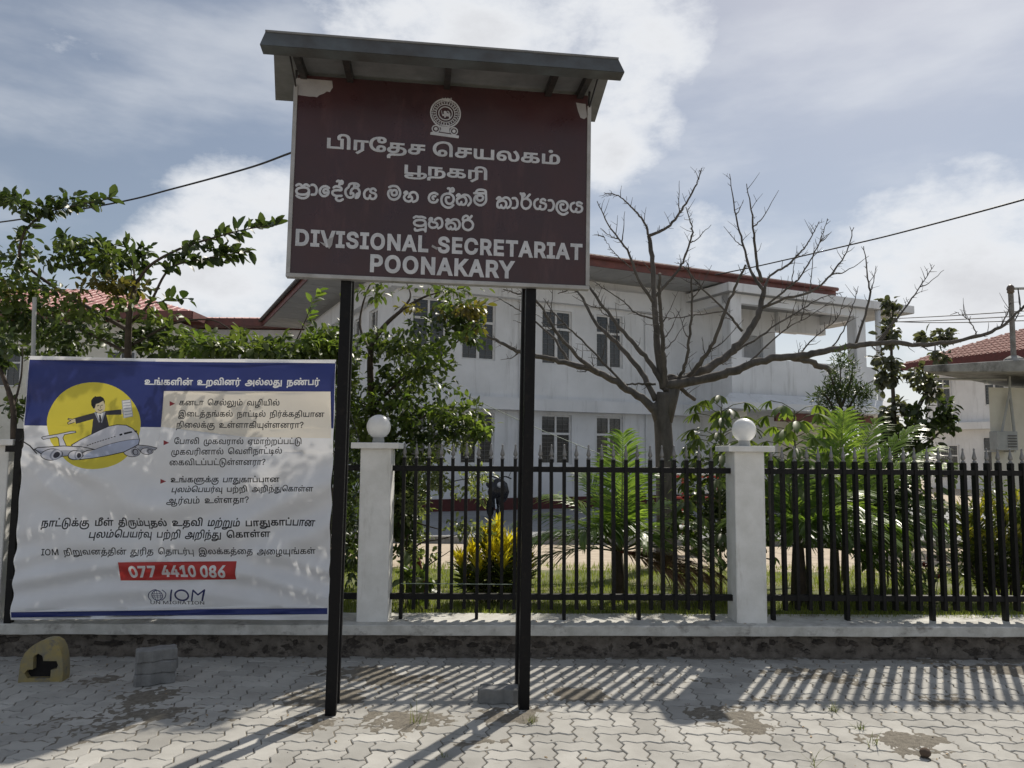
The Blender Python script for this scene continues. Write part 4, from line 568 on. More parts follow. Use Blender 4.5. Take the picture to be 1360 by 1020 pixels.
# ------------------------------------------------------------------ gate-style pillars with globes
def pillar(s, label, globe=True):
    t = thing('fence_pillar', W(s, .2, .255), label, 'pillar', 'white pillars along the boundary wall')
    mb = MB(); wbox(mb, s - .127, s + .127, .08, .335, .255, 1.665); bevel(mb.build('shaft', PLASTER, t), .010, 3)
    mb = MB(); wbox(mb, s - .195, s + .195, .012, .403, 1.6625, 1.712); bevel(mb.build('cap', PLASTER, t), .006, 2)
    if not globe: return t
    mb = MB(); c = W(s, .207, 1.710); mb.lathe(c, [(.052, 0), (.050, .02), (.046, .045), (.05, .06)], 20); nk = mb.build('lamp_neck', GREYPL, t, True)
    mb = MB(); mb.sphere(W(s, .207, 1.848), .101, 32, 20); mb.build('globe_lamp', GLOBE, t, True)
    return t
PS = [-1.118, 1.992]; PITCHS = PS[1] - PS[0]
pillar(PS[0], 'white pillar with a globe lamp between the printed banner and the iron railing')
pillar(PS[1], 'white pillar with a globe lamp between two stretches of iron railing')
pillar(PS[0] - PITCHS, 'white pillar without a lamp at the far left edge beside the printed banner', False)
# railing panel between pillars
def railing(label):
    s0, s1 = PS[0] + .127, PS[1] - .127; d = .205
    t = thing('iron_railing', W((s0 + s1) / 2, d, .262), label, 'railing', 'black iron railings between the pillars')
    mb = MB(); wbox(mb, s0 - .02, s1 + .02, d - .024, d + .024, 1.478, 1.524); bevel(mb.build('rail', BLACKPAINT, t), .003, 2)
    mb = MB(); wbox(mb, s0 - .02, s1 + .02, d - .024, d + .024, .422, .470); bevel(mb.build('rail', BLACKPAINT, t), .003, 2)
    first = None; n = 26; sp = (1.702 + .899) / 25
    for i in range(n):
        s = -.899 + i * sp; z0 = .26 if i in (0, 6, 13, 19, 25) else .345
        loc = W(s, d, z0)
        key = z0
        mb = MB(); h = 1.585 - z0
        # square tube standing in front of neither rail: it passes through both
        mb.box(W(s - .0135, d - .0295, z0), WE * .027, WN * .059, UZ * h); b = mb.build('bar', BLACKPAINT, t)
        b.location = (random.uniform(-.002, .002), 0, 0); b.rotation_euler = (random.uniform(-.003, .003), random.uniform(-.004, .004), 0)
        if first is None:
            mb = MB(); mb.lathe(W(s, d, 1.585), [(.017, -.002), (.017, .012), (.010, .016), (.010, .024), (.016, .032), (.019, .04), (.011, .075), (.0068, .10), (.0068, .106), (.009, .112), (.006, .122), (.0004, .128)], 10)
            f = mb.build('spear_tip', SILVER, b, True); first = f; fs = s
        else:
            f = first.copy(); COL.objects.link(f); f.parent = b; f.location = Vector(WE * (s - fs))
    return t
rail0 = railing('black spear topped iron railing between the two globe pillars, behind the board posts')
for k, lab in ((1, 'black spear topped iron railing right of the second globe pillar, in front of the outbuilding'), (-1, 'black spear topped iron railing mostly hidden behind the printed banner')):
    r_ = copy_tree(rail0); r_.location = Vector(np.array(rail0.location) + WE * PITCHS * k); r_['label'] = lab

# ------------------------------------------------------------------ the name board
SX0, SY0, SYAW, SLEAN, SPIT = -1.1089, 4.9105, .1160, .0099, -.0044
S1 = np.array([math.cos(SYAW), math.sin(SYAW), 0]); S2 = np.array([math.sin(SLEAN) * math.cos(SYAW), math.sin(SPIT), 1.0]); S2 /= np.linalg.norm(S2)
S1 = S1 - S2 * (S1 @ S2); S1 /= np.linalg.norm(S1); S3 = np.cross(S1, S2); SO = np.array([SX0, SY0, 0])     # S3 points to the street
def S(a, b, c=0.0): return SO + a * S1 + b * S2 + c * S3
def Spx(px, py, c=0.0):
    q = ray_plane(px, py, SO + c * S3, S3) - SO; return np.array([q @ S1, q @ S2])
A0, A1, B0_, B1_ = -.3776, 1.6052, 2.7489, 4.0665
board = thing('name_board', S(.6, 0), 'tall maroon name board with silver trilingual lettering under a small roof on black posts', 'sign board')
def sbox(mb, a0, a1, b0, b1, c0, c1): return mb.box(S(a0, b0, c0), S1 * (a1 - a0), S2 * (b1 - b0), S3 * (c1 - c0))
PANELM = mat('maroon_sheet', (.050, .019, .021), .34, (.036, .0165, .019), 1.3, bump=.03, bscale=8, spec=.5, streak=(2.2, (2.2, 2.2, .5), .55, .8), streak_col=(.085, .040, .040))
ALUM = mat('dull_aluminium', (.40, .40, .40), .5, (.28, .28, .27), 6, metal=.35, bump=.1)
LETTER = mat('silver_vinyl', (.52, .53, .55), .42, (.40, .41, .43), 9, metal=.25, streak=(16, (1, 1, 1), .66, .8), streak_col=(.28, .28, .27))
PEEL = mat('peeled_backing', (.33, .33, .34), .6, (.26, .26, .27), 9)
SHEET = mat('zinc_roof_sheet', (.20, .205, .21), .55, (.14, .145, .15), 5, metal=.2)
SHEETD = mat('weathered_flashing', (.105, .125, .135), .5, (.065, .066, .066), 3.5, metal=.15, bump=.12, bscale=18)
IRON = mat('black_iron', (.012, .012, .014), .5, (.03, .026, .024), 10)
mb = MB(); sbox(mb, A0 + .022, A1 - .022, B0_ + .022, B1_ + .03, -.05, -.004); mb.build('panel', PANELM, board)
mb = MB(); w = .026
sbox(mb, A0, A1, B0_, B0_ + w, -.06, .008); sbox(mb, A0, A0 + w, B0_ + w, B1_ - .045, -.06, .006); sbox(mb, A1 - w, A1, B0_ + w, B1_ - .045, -.06, .006)
bevel(mb.build('frame', ALUM, board), .003, 2)
for a in (0, 1.2186):
    for c, wv, b0 in ((-.005 - .068, .034, -.15), (-.30, .030, -.15)):
        mb = MB(); sbox(mb, a - wv, a + wv, b0, B0_ + (.0 if c > -.2 else 1.1), c - wv, c + wv); bevel(mb.build('post', POSTPAINT, board), .004, 2)
    mb = MB()
    for b in (.6, 1.5, 2.4): sbox(mb, a - .012, a + .012, b - .012, b + .012, -.268, -.109)
    mb.build('post_spacer', POSTPAINT, board)
mb = MB()
for b in (B0_ + .15, B1_ - .15): sbox(mb, A0 + .05, A1 - .05, b - .02, b + .02, -.09, -.052)
mb.build('back_rail', IRON, board)
# roof: a sheet sloping down to the rear, folded flashing along its high front edge
RF, RB = .42, -.52
fl = Spx(346, 68, RF); fr_ = Spx(828, 104, RF); ft = Spx(346, 41, RF)
bl = Spx(366, 129, RB); br_ = Spx(790, 166, RB)
zf = (fl[1] + fr_[1]) / 2 + .026; ztop = (fl[1] + fr_[1]) / 2 + (ft[1] - fl[1]); zb = (bl[1] + br_[1]) / 2
a0f, a1f, a0b, a1b = fl[0] + .07, fr_[0] - .07, min(bl[0], A0 - .10), max(br_[0], A1 + .08)
zfr = zf + .06
mb = MB()
P = [S(a0f, zfr, RF), S(a1f, zfr, RF), S(a1b, zb, RB), S(a0b, zb, RB)]; t = S2 * .006
mb.hexa([P[0], P[1], P[2], P[3], P[0] + t, P[1] + t, P[2] + t, P[3] + t]); mb.build('roof_sheet', SHEET, board)
mb = MB()
aL, aR = fl[0], fr_[0]
mb.hexa([S(aL, zf, RF + .03), S(aR, zf, RF + .03), S(aR, zf + .004, RF + .02), S(aL, zf + .004, RF + .02), S(aL + .02, ztop, RF - .01), S(aR - .03, ztop, RF - .01), S(aR - .03, ztop, RF - .02), S(aL + .02, ztop, RF - .02)])
mb.hexa([S(aL, zf, RF + .022), S(aR, zf, RF + .022), S(aR, zf - .006, RF - .075), S(aL, zf - .006, RF - .075), S(aL, zf + .003, RF + .022), S(aR, zf + .003, RF + .022), S(aR, zf - .003, RF - .075), S(aL, zf - .003, RF - .075)])
mb.build('front_flashing', SHEETD, board)
mb = MB()
mb.hexa([S(aL + .02, ztop + .001, RF - .005), S(aR - .03, ztop + .001, RF - .005), S(aR - .05, ztop - .05, RF - .16), S(aL + .04, ztop - .05, RF - .16), S(aL + .02, ztop + .012, RF - .004), S(aR - .03, ztop + .012, RF - .004), S(aR - .05, ztop - .042, RF - .16), S(aL + .04, ztop - .042, RF - .16)])
mb.build('ridge_cap', SHEET, board)
def roofz(c): return zfr + (zb - zfr) * (RF - c) / (RF - RB)
for a in (A0 + .06, A0 + .36, .62, A1 - .30, A1 - .08):
    mb = MB(); hh = .055
    P = [(a - .02, RF - .06), (a + .02, RF - .06), (a + .02, RB + .03), (a - .02, RB + .03)]
    mb.hexa([S(x, roofz(c) - hh, c) for x, c in P] + [S(x, roofz(c) - .001, c) for x, c in P]); mb.build('rafter', IRON, board)
for a in (A0 + .012, A1 - .012):
    mb = MB(); mb.tube([S(a, B1_ - .06, -.02), S(a + (.0), roofz(.30), .30)], .006, 6); mb.tube([S(a, B1_ - .06, -.02), S(a, roofz(.0), .0)], .008, 6); mb.build('roof_brace', IRON, board)
def relief(name, glyphs, mt, t0=-.004, t1=.0015):
    V, F = slab(glyphs, lambda q, t: SO + np.outer(q[:, 0], S1) + np.outer(q[:, 1], S2) + t * S3, t0, t1); return mesh_obj(name, V, F, mt, board)
def sp(px, py): return Spx(px, py, 0)
SUP = np.array([0, 1.0])
relief('lettering', text('s1', sp(432, 196), sp(745, 218.5), .70, 26, up=SUP), LETTER)
relief('lettering', text('s2', sp(535, 230), sp(649, 239), .62, 26, up=SUP), LETTER)
relief('lettering', text('e2', sp(391, 325), sp(775, 344.5), 1.06, 46, up=SUP, track=62, sw=1.3), LETTER)
relief('lettering', text('e3', sp(490, 360), sp(684, 369), 1.04, 46, up=SUP, track=62, sw=1.3), LETTER)
# Sinhala lines, drawn as strokes: (window origin, zoom, strokes)
SIN1 = [((385, 230), 13.6, [
    [(118, 222), (160, 198), (205, 215), (235, 248), (262, 215), (300, 204), (350, 235)], [(235, 257), (150, 275), (115, 325), (150, 375), (235, 388), (312, 372), (345, 320), (312, 268), (235, 257)], [(345, 330), (335, 400), (285, 445), (215, 452), (150, 430), (120, 405)],
    [(390, 212), (440, 215), (478, 262), (484, 325), (458, 382), (395, 388)],
    [(708, 268), (655, 237), (590, 248), (545, 300), (545, 362), (585, 408), (645, 412), (690, 375), (697, 322), (660, 288), (620, 296), (606, 330), (625, 358), (655, 348)],
    [(852, 148), (882, 138), (900, 165), (892, 225)], [(905, 160), (936, 140), (955, 165), (942, 192), (912, 198)], [(790, 262), (830, 238), (885, 250), (928, 268), (925, 308), (850, 306), (790, 318), (765, 352), (790, 392), (850, 412), (935, 408)], [(850, 418), (832, 462), (865, 495), (912, 498), (955, 472)],
    [(1062, 250), (1010, 300), (1008, 372), (1050, 432), (1110, 440), (1150, 408), (1142, 365), (1105, 352)], [(1098, 375), (1112, 305), (1160, 268), (1222, 275), (1256, 325), (1252, 390), (1222, 440), (1188, 445)], [(1198, 432), (1205, 385), (1230, 365)], [(1065, 240), (1080, 202), (1140, 185), (1210, 192), (1246, 222), (1215, 245), (1160, 238)], [(1158, 240), (1168, 205)]]),
  ((480, 235), 13.6, [
    [(130, 218), (80, 240), (50, 300), (62, 370), (110, 395), (150, 370), (157, 335)], [(150, 370), (185, 396), (235, 390), (266, 345), (245, 300), (190, 285), (160, 255), (185, 216), (230, 214), (258, 245)],
    [(502, 186), (560, 165), (640, 175), (690, 240), (700, 310), (662, 380), (590, 410), (520, 385), (485, 320), (492, 262), (528, 235), (565, 250)], [(545, 262), (592, 238), (632, 252), (637, 310), (595, 335), (555, 320), (545, 270)],
    [(775, 290), (805, 265), (832, 290), (792, 325), (770, 370), (792, 420), (850, 445), (900, 425), (915, 385), (890, 350), (850, 365)], [(868, 335), (890, 290), (950, 275), (1005, 315), (1015, 380), (990, 430), (932, 450)]]),
  ((560, 240), 13.6, [
    [(285, 245), (230, 220), (160, 245), (130, 305), (150, 370), (210, 395), (265, 380), (288, 345)], [(248, 280), (208, 285), (196, 312), (214, 335)],
    [(572, 440), (520, 482), (450, 482), (380, 432), (355, 350), (380, 270), (450, 235), (530, 247), (577, 300), (572, 370), (530, 415), (470, 412), (440, 370), (445, 305), (495, 300)], [(474, 140), (505, 140), (516, 180), (506, 232)], [(530, 150), (560, 135), (580, 165), (565, 195), (522, 192)],
    [(635, 272), (665, 245), (690, 265), (660, 310), (635, 345), (650, 410), (690, 432), (716, 390)], [(640, 338), (700, 300), (760, 290), (800, 330), (805, 390), (772, 430), (725, 430), (716, 385)], [(720, 282), (770, 255), (840, 270), (885, 330), (885, 390), (840, 447)],
    [(980, 275), (952, 330), (970, 400), (1040, 442), (1110, 430), (1160, 370), (1163, 300), (1160, 230), (1150, 182), (1080, 163), (1010, 172), (980, 215)], [(948, 226), (1020, 228), (1150, 228)], [(1000, 290), (1005, 340), (1050, 362), (1100, 340), (1108, 292), (1070, 268), (1010, 270)]]),
  ((650, 245), 10.074, [
    [(100, 192), (130, 170), (150, 190), (112, 235), (108, 295), (140, 312), (158, 285)], [(115, 238), (170, 215), (215, 230), (225, 275), (200, 312), (165, 310), (156, 278)], [(165, 202), (210, 175), (260, 190), (285, 240), (275, 290), (240, 315)], [(310, 185), (350, 185), (375, 230), (370, 290), (345, 315), (308, 315)],
    [(440, 202), (430, 260), (450, 308), (490, 325), (535, 302), (555, 250), (530, 205), (480, 190), (440, 205)], [(418, 120), (438, 150), (440, 205)], [(440, 125), (465, 125), (470, 150), (448, 162)], [(540, 135), (488, 188)],
    [(650, 195), (610, 220), (600, 280), (630, 325), (670, 322), (680, 288)], [(670, 322), (710, 335), (745, 320), (757, 275), (730, 250), (690, 240), (690, 210), (720, 195), (747, 212)], [(792, 213), (835, 215), (860, 260), (855, 310), (830, 345), (792, 347)],
    [(1045, 377), (1000, 402), (950, 390), (905, 340), (900, 280), (930, 235), (990, 225), (1035, 250), (1047, 300), (1020, 343), (972, 343), (952, 310), (955, 268), (990, 268)],
    [(1135, 245), (1095, 265), (1085, 320), (1115, 362), (1150, 360), (1165, 325)], [(1150, 360), (1190, 372), (1230, 355), (1240, 315), (1215, 287), (1180, 280), (1170, 250), (1200, 238), (1236, 255)]])]
SIN2 = [((540, 270), 13.6, [
    [(240, 300), (170, 310), (135, 350), (160, 390), (240, 410), (310, 395), (342, 350), (310, 310), (240, 300)], [(132, 262), (170, 238), (210, 246), (280, 246), (338, 268)], [(342, 350), (346, 420), (340, 508)], [(340, 500), (308, 472), (240, 480), (205, 492), (158, 488), (150, 460)],
    [(410, 300), (430, 270), (460, 276), (445, 320), (408, 350), (412, 410), (460, 442), (530, 430), (556, 390), (530, 352), (475, 340)], [(510, 302), (560, 270), (620, 280), (645, 350), (630, 420), (570, 452)],
    [(715, 312), (745, 285), (765, 305), (738, 345), (715, 385), (735, 450), (780, 465), (797, 425)], [(732, 382), (790, 352), (850, 360), (880, 400), (870, 450), (820, 470), (795, 430)], [(800, 312), (860, 290), (930, 310), (960, 380), (940, 450), (888, 476)],
    [(1050, 310), (1015, 370), (1035, 450), (1110, 485), (1180, 450), (1200, 380), (1160, 320), (1100, 300), (1050, 312)], [(1048, 312), (1015, 300), (1028, 250), (1075, 225), (1115, 252), (1098, 305)], [(1175, 230), (1125, 295)]])]
for grp in (SIN1, SIN2):
    g = []
    for (ox, oy), zz, strokes in grp:
        for st in strokes: g += ribbon([sp(ox + x / zz, oy + y / zz) for x, y in st], .0158, 3)
    relief('lettering', g, LETTER)
# state emblem in silver relief: ringed lion on a pedestal
em = []
def epx(x, y): return sp(560 + x / 14.57, 120 + y / 14.57)
EC = epx(462, 445); er = .0049 / 1.0
UPX = np.linalg.norm(epx(562, 445) - EC) / 100
def ering(ro, ri, n=48):
    t = np.linspace(0, 2 * math.pi, n, endpoint=False); cs = np.stack([np.cos(t), np.sin(t)], 1) * UPX
    return [[EC + cs * ro, (EC + cs * ri)[::-1]]]
for ro, ri in ((298, 272), (252, 240), (186, 172), (140, 122)): em += ering(ro, ri)
for n, r0, r1, wv in ((26, 192, 236, 22), (36, 254, 271, 12)):
    for k in range(n):
        t = 2 * math.pi * k / n; d = np.array([math.cos(t), math.sin(t)]); q = np.array([-d[1], d[0]])
        em.append([EC + UPX * np.array([d * r0 - q * wv * .3, d * (r0 + r1) / 2 - q * wv * .62, d * r1, d * (r0 + r1) / 2 + q * wv * .62, d * r0 + q * wv * .3][::1])])
def epoly(pts): em.append([np.array([epx(*p) for p in pts])])
epoly([(395, 478), (432, 455), (425, 412), (450, 395), (482, 408), (488, 440), (552, 452), (558, 540), (532, 540), (520, 502), (472, 502), (462, 526), (440, 526), (430, 492), (405, 496)])
em += ribbon([epx(x, y) for x, y in [(385, 392), (390, 430), (402, 478)]], 10 * UPX, 0)
em += ribbon([epx(x, y) for x, y in [(550, 458), (530, 420), (502, 402), (515, 425)]], 10 * UPX, 3)
epoly([(415, 150), (440, 165), (455, 140), (485, 165), (510, 140), (530, 165), (560, 148), (545, 190), (520, 215), (460, 215), (430, 195)])
em += ribbon([epx(x, y) for x, y in [(400, 150), (402, 190), (380, 200)]], 12 * UPX, 0); em += ribbon([epx(x, y) for x, y in [(575, 150), (570, 195), (600, 205)]], 12 * UPX, 0)
epoly([(170, 815), (220, 800), (720, 878), (718, 925), (690, 925), (165, 855)])
for cx, cy, rx in ((275, 745, 80), (625, 790, 78)):
    c = epx(cx, cy); t = np.linspace(0, 2 * math.pi, 24, endpoint=False); cs = np.stack([np.cos(t), np.sin(t)], 1) * UPX
    em += [[c + cs * rx, (c + cs * (rx - 20))[::-1]]]; em += [[c + cs * 34]]
epoly([(355, 690), (545, 715), (535, 760), (545, 830), (350, 800), (375, 745)])
epoly([(385, 660), (530, 680), (535, 705), (378, 682)])
relief('emblem', em, LETTER)
def peel(pts): return [[np.array([sp(*p) for p in pts])]]
relief('peeled_patch', peel([(393, 103), (441, 107), (442, 116), (438, 122), (434, 121), (430, 124), (424, 126), (421, 129), (417, 128), (411, 128), (404, 127), (397, 126), (393, 126)]), PEEL, -.004, -.0024)
relief('peeled_patch', peel([(765, 136), (778, 138), (780, 155), (776, 158), (771, 156), (768, 148)]), PEEL, -.004, -.0024)
relief('peeled_patch', peel([(434, 318), (443, 315), (441, 326), (437, 331)]) + peel([(424, 321), (433, 324), (431, 327)]) + peel([(574, 325), (581, 329), (580, 332), (573, 328)]), PEEL, .0016, .0028)
# ------------------------------------------------------------------ printed banner tied along the railing
def cloth(name, c, tr=.20, rough=.5):
    mm = mat(name, c, rough, tuple(x * .93 for x in c), 3, trans=tr, spec=.35); return mm
BMATS = [cloth('banner_white', (.86, .87, .90)), cloth('banner_blue', (.035, .050, .20)), cloth('banner_cream', (.86, .81, .72)), cloth('banner_yellow', (.72, .62, .07)),
         cloth('banner_red', (.52, .055, .05)), cloth('banner_black', (.018, .018, .022), .1), cloth('banner_navy', (.03, .035, .13), .2), cloth('banner_plane', (.66, .67, .74)),
         cloth('banner_belly', (.44, .50, .68)), cloth('banner_skin', (.66, .58, .40)), cloth('banner_suit', (.045, .045, .06), .15), cloth('banner_shade', (.36, .38, .45)), cloth('banner_print_white', (.80, .81, .82)), cloth('banner_maroon', (.30, .04, .05))]
WHT, BLU, CRM, YEL, RED, BLK_, NAV, PLN, BEL, SKN, SUI, SHD, PWH, MRN = range(14)
BS0, BS1, BZ0, BZ1 = -3.908, -1.441, .302, 2.384
BD = -.065
def bp(px, py): return Wpx(px, py, BD)
def poly(pts, z=None, o=None):
    return [[np.array([bp(*(p if z is None else (o[0] + p[0] / z, o[1] + p[1] / z))) for p in pts])]]
def rect(x0, y0, x1, y1, n=1):
    return poly([(x0, y0), (x1, y0), (x1, y1), (x0, y1)])
def ell(cx, cy, rx, ry, n=48, z=None, o=None, rot=0):
    t = np.linspace(0, 2 * math.pi, n, endpoint=False); c, s = math.cos(rot), math.sin(rot)
    return poly([(cx + rx * math.cos(a) * c - ry * math.sin(a) * s, cy + rx * math.cos(a) * s + ry * math.sin(a) * c) for a in t], z, o)
Z6, O6 = 6.8, (40, 480)
def p6(pts): return poly(pts, Z6, O6)
def s6(pts, w=9, sm=3): return ribbon([bp(O6[0] + x / Z6, O6[1] + y / Z6) for x, y in pts], w / Z6 / 161.0, sm)
def closed(pts): return list(pts) + [pts[0]]
LAY = []
def wr(s, z): return np.array([s, z])
e = .012
LAY.append(([[np.array([wr(BS0 + .006, BZ1 - .030), wr(BS1 - .004, BZ1 - .030), wr(BS1 - .004, bp(446, 569)[1]), wr(BS0 + .006, bp(34, 565)[1])][::-1])]], BLU))
LAY.append((poly([(217.5, 518), (439, 520), (440, 583), (330, 581), (214, 567)]), CRM))
LAY.append((poly([(214, 566), (330, 580), (440, 582), (440, 600), (210, 600)]), WHT))
LAY.append(([[np.array([wr(BS0 + .006, BZ0 + .018), wr(BS1 - .01, BZ0 + .018 + .03), wr(BS1 - .01, BZ0 + .085 + .012), wr(BS0 + .006, BZ0 + .062)])]], BLU))
LAY.append((ell(582, 577, 425, 394, 64, Z6, O6), YEL))
# suited traveller waving a ticket, riding on an airliner
LAY.append((p6([(590, 458), (600, 450), (690, 448), (712, 530), (728, 585), (640, 625), (566, 660), (572, 540)]), SUI))
LAY.append((p6([(592, 458), (410, 508), (416, 562), (592, 512)]), SUI)); LAY.append((p6([(682, 445), (832, 428), (836, 477), (690, 480)]), SUI))
LAY.append((p6([(606, 462), (645, 470), (672, 456), (664, 520), (650, 548), (632, 520)]), PWH)); LAY.append((p6([(630, 480), (645, 480), (658, 535), (648, 550), (634, 530)]), SUI))
LAY.append((p6([(584, 455), (600, 455), (640, 540), (632, 552)]), SHD)); LAY.append((p6([(672, 452), (690, 450), (660, 552), (650, 548)]), SHD))
LAY.append((p6([(410, 512), (385, 520), (350, 512), (346, 522), (372, 532), (340, 552), (346, 566), (400, 550), (414, 545)]), SKN))
LAY.append((s6([(410, 512), (385, 520), (350, 512), (346, 522), (372, 532), (340, 552), (346, 566), (400, 550)], 6, 0), BLK_))
LAY.append((p6([(832, 430), (850, 415), (858, 425), (850, 470), (836, 468)]), SKN))
LAY.append((ell(636, 402, 50, 64, 32, Z6, O6), SKN)); LAY.append((ell(586, 400, 14, 20, 16, Z6, O6), SKN))
LAY.append((p6([(575, 420), (558, 390), (556, 350), (575, 322), (590, 316), (586, 306), (604, 314), (640, 310), (668, 325), (682, 355), (678, 385), (668, 350), (630, 372), (600, 382), (594, 412), (584, 424)]), BLK_))
LAY.append((s6([(612, 398), (628, 394)], 6, 0) + s6([(648, 392), (662, 390)], 6, 0) + s6([(622, 432), (640, 440), (658, 430)], 6, 3) + s6([(640, 395), (647, 415), (638, 418)], 4, 3), BLK_))
LAY.append((p6([(838, 350), (914, 340), (936, 490), (858, 506)]), PWH)); LAY.append((s6(closed([(838, 350), (914, 340), (936, 490), (858, 506)]), 6, 0) + sum((s6([(850 + k * 4, 372 + k * 26), (910 + k * 4, 364 + k * 26)], 7, 0) for k in range(5)), []), SHD))
tail = [(98, 690), (112, 678), (250, 655), (372, 628), (414, 628), (418, 640), (312, 660), (300, 690), (328, 765), (262, 762), (260, 695), (240, 680), (118, 704)]
LAY.append((p6(tail), PLN)); LAY.append((s6(closed(tail), 6, 0), BLK_))
rw = [(960, 765), (985, 750), (1080, 760), (1156, 778), (1140, 796), (1000, 806)]
LAY.append((p6(rw), SHD)); LAY.append((s6(closed(rw), 6, 0), BLK_))
for cx, cy, rx, ry in ((930, 815, 74, 44), (1065, 808, 55, 30)):
    LAY.append((ell(cx, cy, rx, ry, 28, Z6, O6), PLN)); LAY.append((s6([(cx + rx * math.cos(t), cy + ry * math.sin(t)) for t in np.linspace(0, 2 * math.pi, 20)], 6, 0), BLK_))
    LAY.append((ell(cx + rx * .38, cy, rx * .50, ry * .9, 24, Z6, O6), SHD)); LAY.append((ell(cx + rx * .42, cy, rx * .36, ry * .68, 24, Z6, O6), SUI)); LAY.append((ell(cx + rx * .45, cy + 2, rx * .24, ry * .5, 20, Z6, O6), SHD))
fus = [(375, 755), (470, 705), (560, 660), (640, 620), (720, 585), (800, 568), (880, 572), (940, 602), (985, 650), (1004, 705), (995, 745), (950, 772), (860, 815), (700, 850), (560, 872), (440, 886), (470, 850), (420, 790)]
LAY.append((p6(fus), PLN)); LAY.append((p6([(470, 855), (600, 790), (750, 742), (900, 708), (1002, 698), (995, 745), (950, 772), (860, 815), (700, 850), (560, 872)]), BEL))
LAY.append((s6(closed(fus), 7, 0) + s6([(590, 795), (750, 742), (900, 708), (1002, 698)], 4, 3), BLK_))
wing = [(34, 792), (60, 778), (300, 762), (480, 770), (592, 792), (520, 802), (400, 845), (250, 860), (110, 838)]
LAY.append((p6(wing), PLN)); LAY.append((p6([(34, 796), (110, 838), (250, 860), (400, 845), (520, 802), (300, 800), (120, 812)]), SHD)); LAY.append((s6(closed(wing), 7, 0), BLK_))
for cx, cy, rx, ry in ((192, 840, 88, 52), (398, 845, 68, 42)):
    LAY.append((ell(cx, cy, rx, ry, 28, Z6, O6), PLN)); LAY.append((s6([(cx + rx * math.cos(t), cy + ry * math.sin(t)) for t in np.linspace(0, 2 * math.pi, 22)], 7, 0), BLK_))
    LAY.append((ell(cx + rx * .38, cy, rx * .56, ry * .98, 24, Z6, O6), SHD)); LAY.append((ell(cx + rx * .40, cy, rx * .42, ry * .76, 24, Z6, O6), PLN)); LAY.append((ell(cx + rx * .45, cy + 3, rx * .30, ry * .55, 20, Z6, O6), SUI))
for q in ([(826, 655), (850, 646), (856, 662), (832, 670)], [(864, 642), (932, 626), (940, 640), (872, 658)], [(952, 622), (972, 618), (982, 630), (962, 638)]): LAY.append((p6(q), BLK_))
LAY.append((sum((s6([(530 + k * 25, 757 - k * 7.8), (541 + k * 25, 753 - k * 7.8)], 7, 0) for k in range(11)), []), BLK_))
# lines of text: key, start, end, vertical stretch, weight, colour
for k, x0, x1, y0, y1, ky, bd, cc in (('h', 192, 425, 509.5, 511, 1.0, 30, PWH), ('a1', 237, 372, 537, 538, 1.05, 17, BLK_), ('a2', 236, 430, 552, 553.5, 1.05, 17, BLK_), ('a3', 234, 404, 567, 568, 1.05, 17, BLK_),
        ('b1', 232, 402, 589, 589.5, 1.05, 17, BLK_), ('b2', 228.5, 376, 603.5, 602, 1.05, 17, BLK_), ('b3', 226, 354, 617.5, 617, 1.05, 17, BLK_),
        ('c1', 226, 371, 640.5, 640, 1.0, 24, BLK_), ('c2', 228.5, 418, 653.5, 652, 1.0, 22, BLK_), ('c3', 226, 329, 668.5, 668, 1.05, 17, BLK_),
        ('d1', 55.5, 418.5, 699, 698.5, 1.05, 26, BLK_), ('d2', 118, 357, 714.5, 714, 1.05, 24, BLK_), ('e1', 55.5, 418.5, 737.5, 736, 1.02, 17, BLK_)):
    LAY.append((text(k, bp(x0, y0), bp(x1, y1), ky, bd, up=(0, 1), sw=1.9), cc))
LAY.append((poly([(159, 747), (314.5, 746), (314.8, 770), (159, 772.5)]), RED)); LAY.append((text('n', bp(171, 767.8), bp(303, 766.8), 1.12, 46, up=(0, 1), track=16), PWH))
for x0, y0, y1, x1 in ((224.7, 531.5, 538.5, 232), (218.5, 584, 591, 226), (213, 636, 642.5, 220.7)):
    LAY.append((poly([(x0, y0), (x1, (y0 + y1) / 2), (x0, y1)]), MRN))
ZI, OI = 12.364, (180, 775)
def si(pts, w=26, sm=4): return ribbon([bp(OI[0] + x / ZI, OI[1] + y / ZI) for x, y in pts], w / ZI / 158.0, sm)
iom = si([(604, 122), (585, 210), (568, 298)]) + si([(770 + 113 * math.cos(t) + 22 * -math.sin(t) * 0, 206 + 88 * math.sin(t)) for t in np.linspace(0, 2 * math.pi, 26)], 26, 0)
iom += si([(928, 296), (965, 118)], 26, 0) + si([(965, 118), (1048, 190), (1152, 112)], 24, 0) + si([(1152, 112), (1106, 292)], 26, 0)
iom += si([(358 + 86 * math.cos(t), 212 + 88 * math.sin(t)) for t in np.linspace(0, 2 * math.pi, 24)], 13, 0)
iom += si([(275, 180), (440, 180)], 7, 0) + si([(275, 240), (440, 240)], 7, 0) + si([(358, 126), (358, 298)], 7, 0) + si([(330, 128), (305, 212), (330, 295)], 7) + si([(388, 128), (412, 212), (388, 295)], 7) + si([(272, 210), (444, 210)], 7, 0)
iom += si([(245, 305), (212, 245), (232, 170), (300, 120), (350, 112)], 13) + si([(450, 118), (505, 172), (480, 245), (420, 300)], 13)
LAY.append((iom, NAV)); LAY.append((text('u', bp(198, 804.3), bp(272.5, 804), .62, 8, up=(0, 1)), BLK_))
gs = np.linspace(BS0, BS1, 96); gz = np.linspace(BZ0, BZ1, 84)
extra = [(a, b) for a in gs for b in gz]
VV2, T2, ID2 = arrange(LAY, extra); ID2[ID2 < 0] = WHT
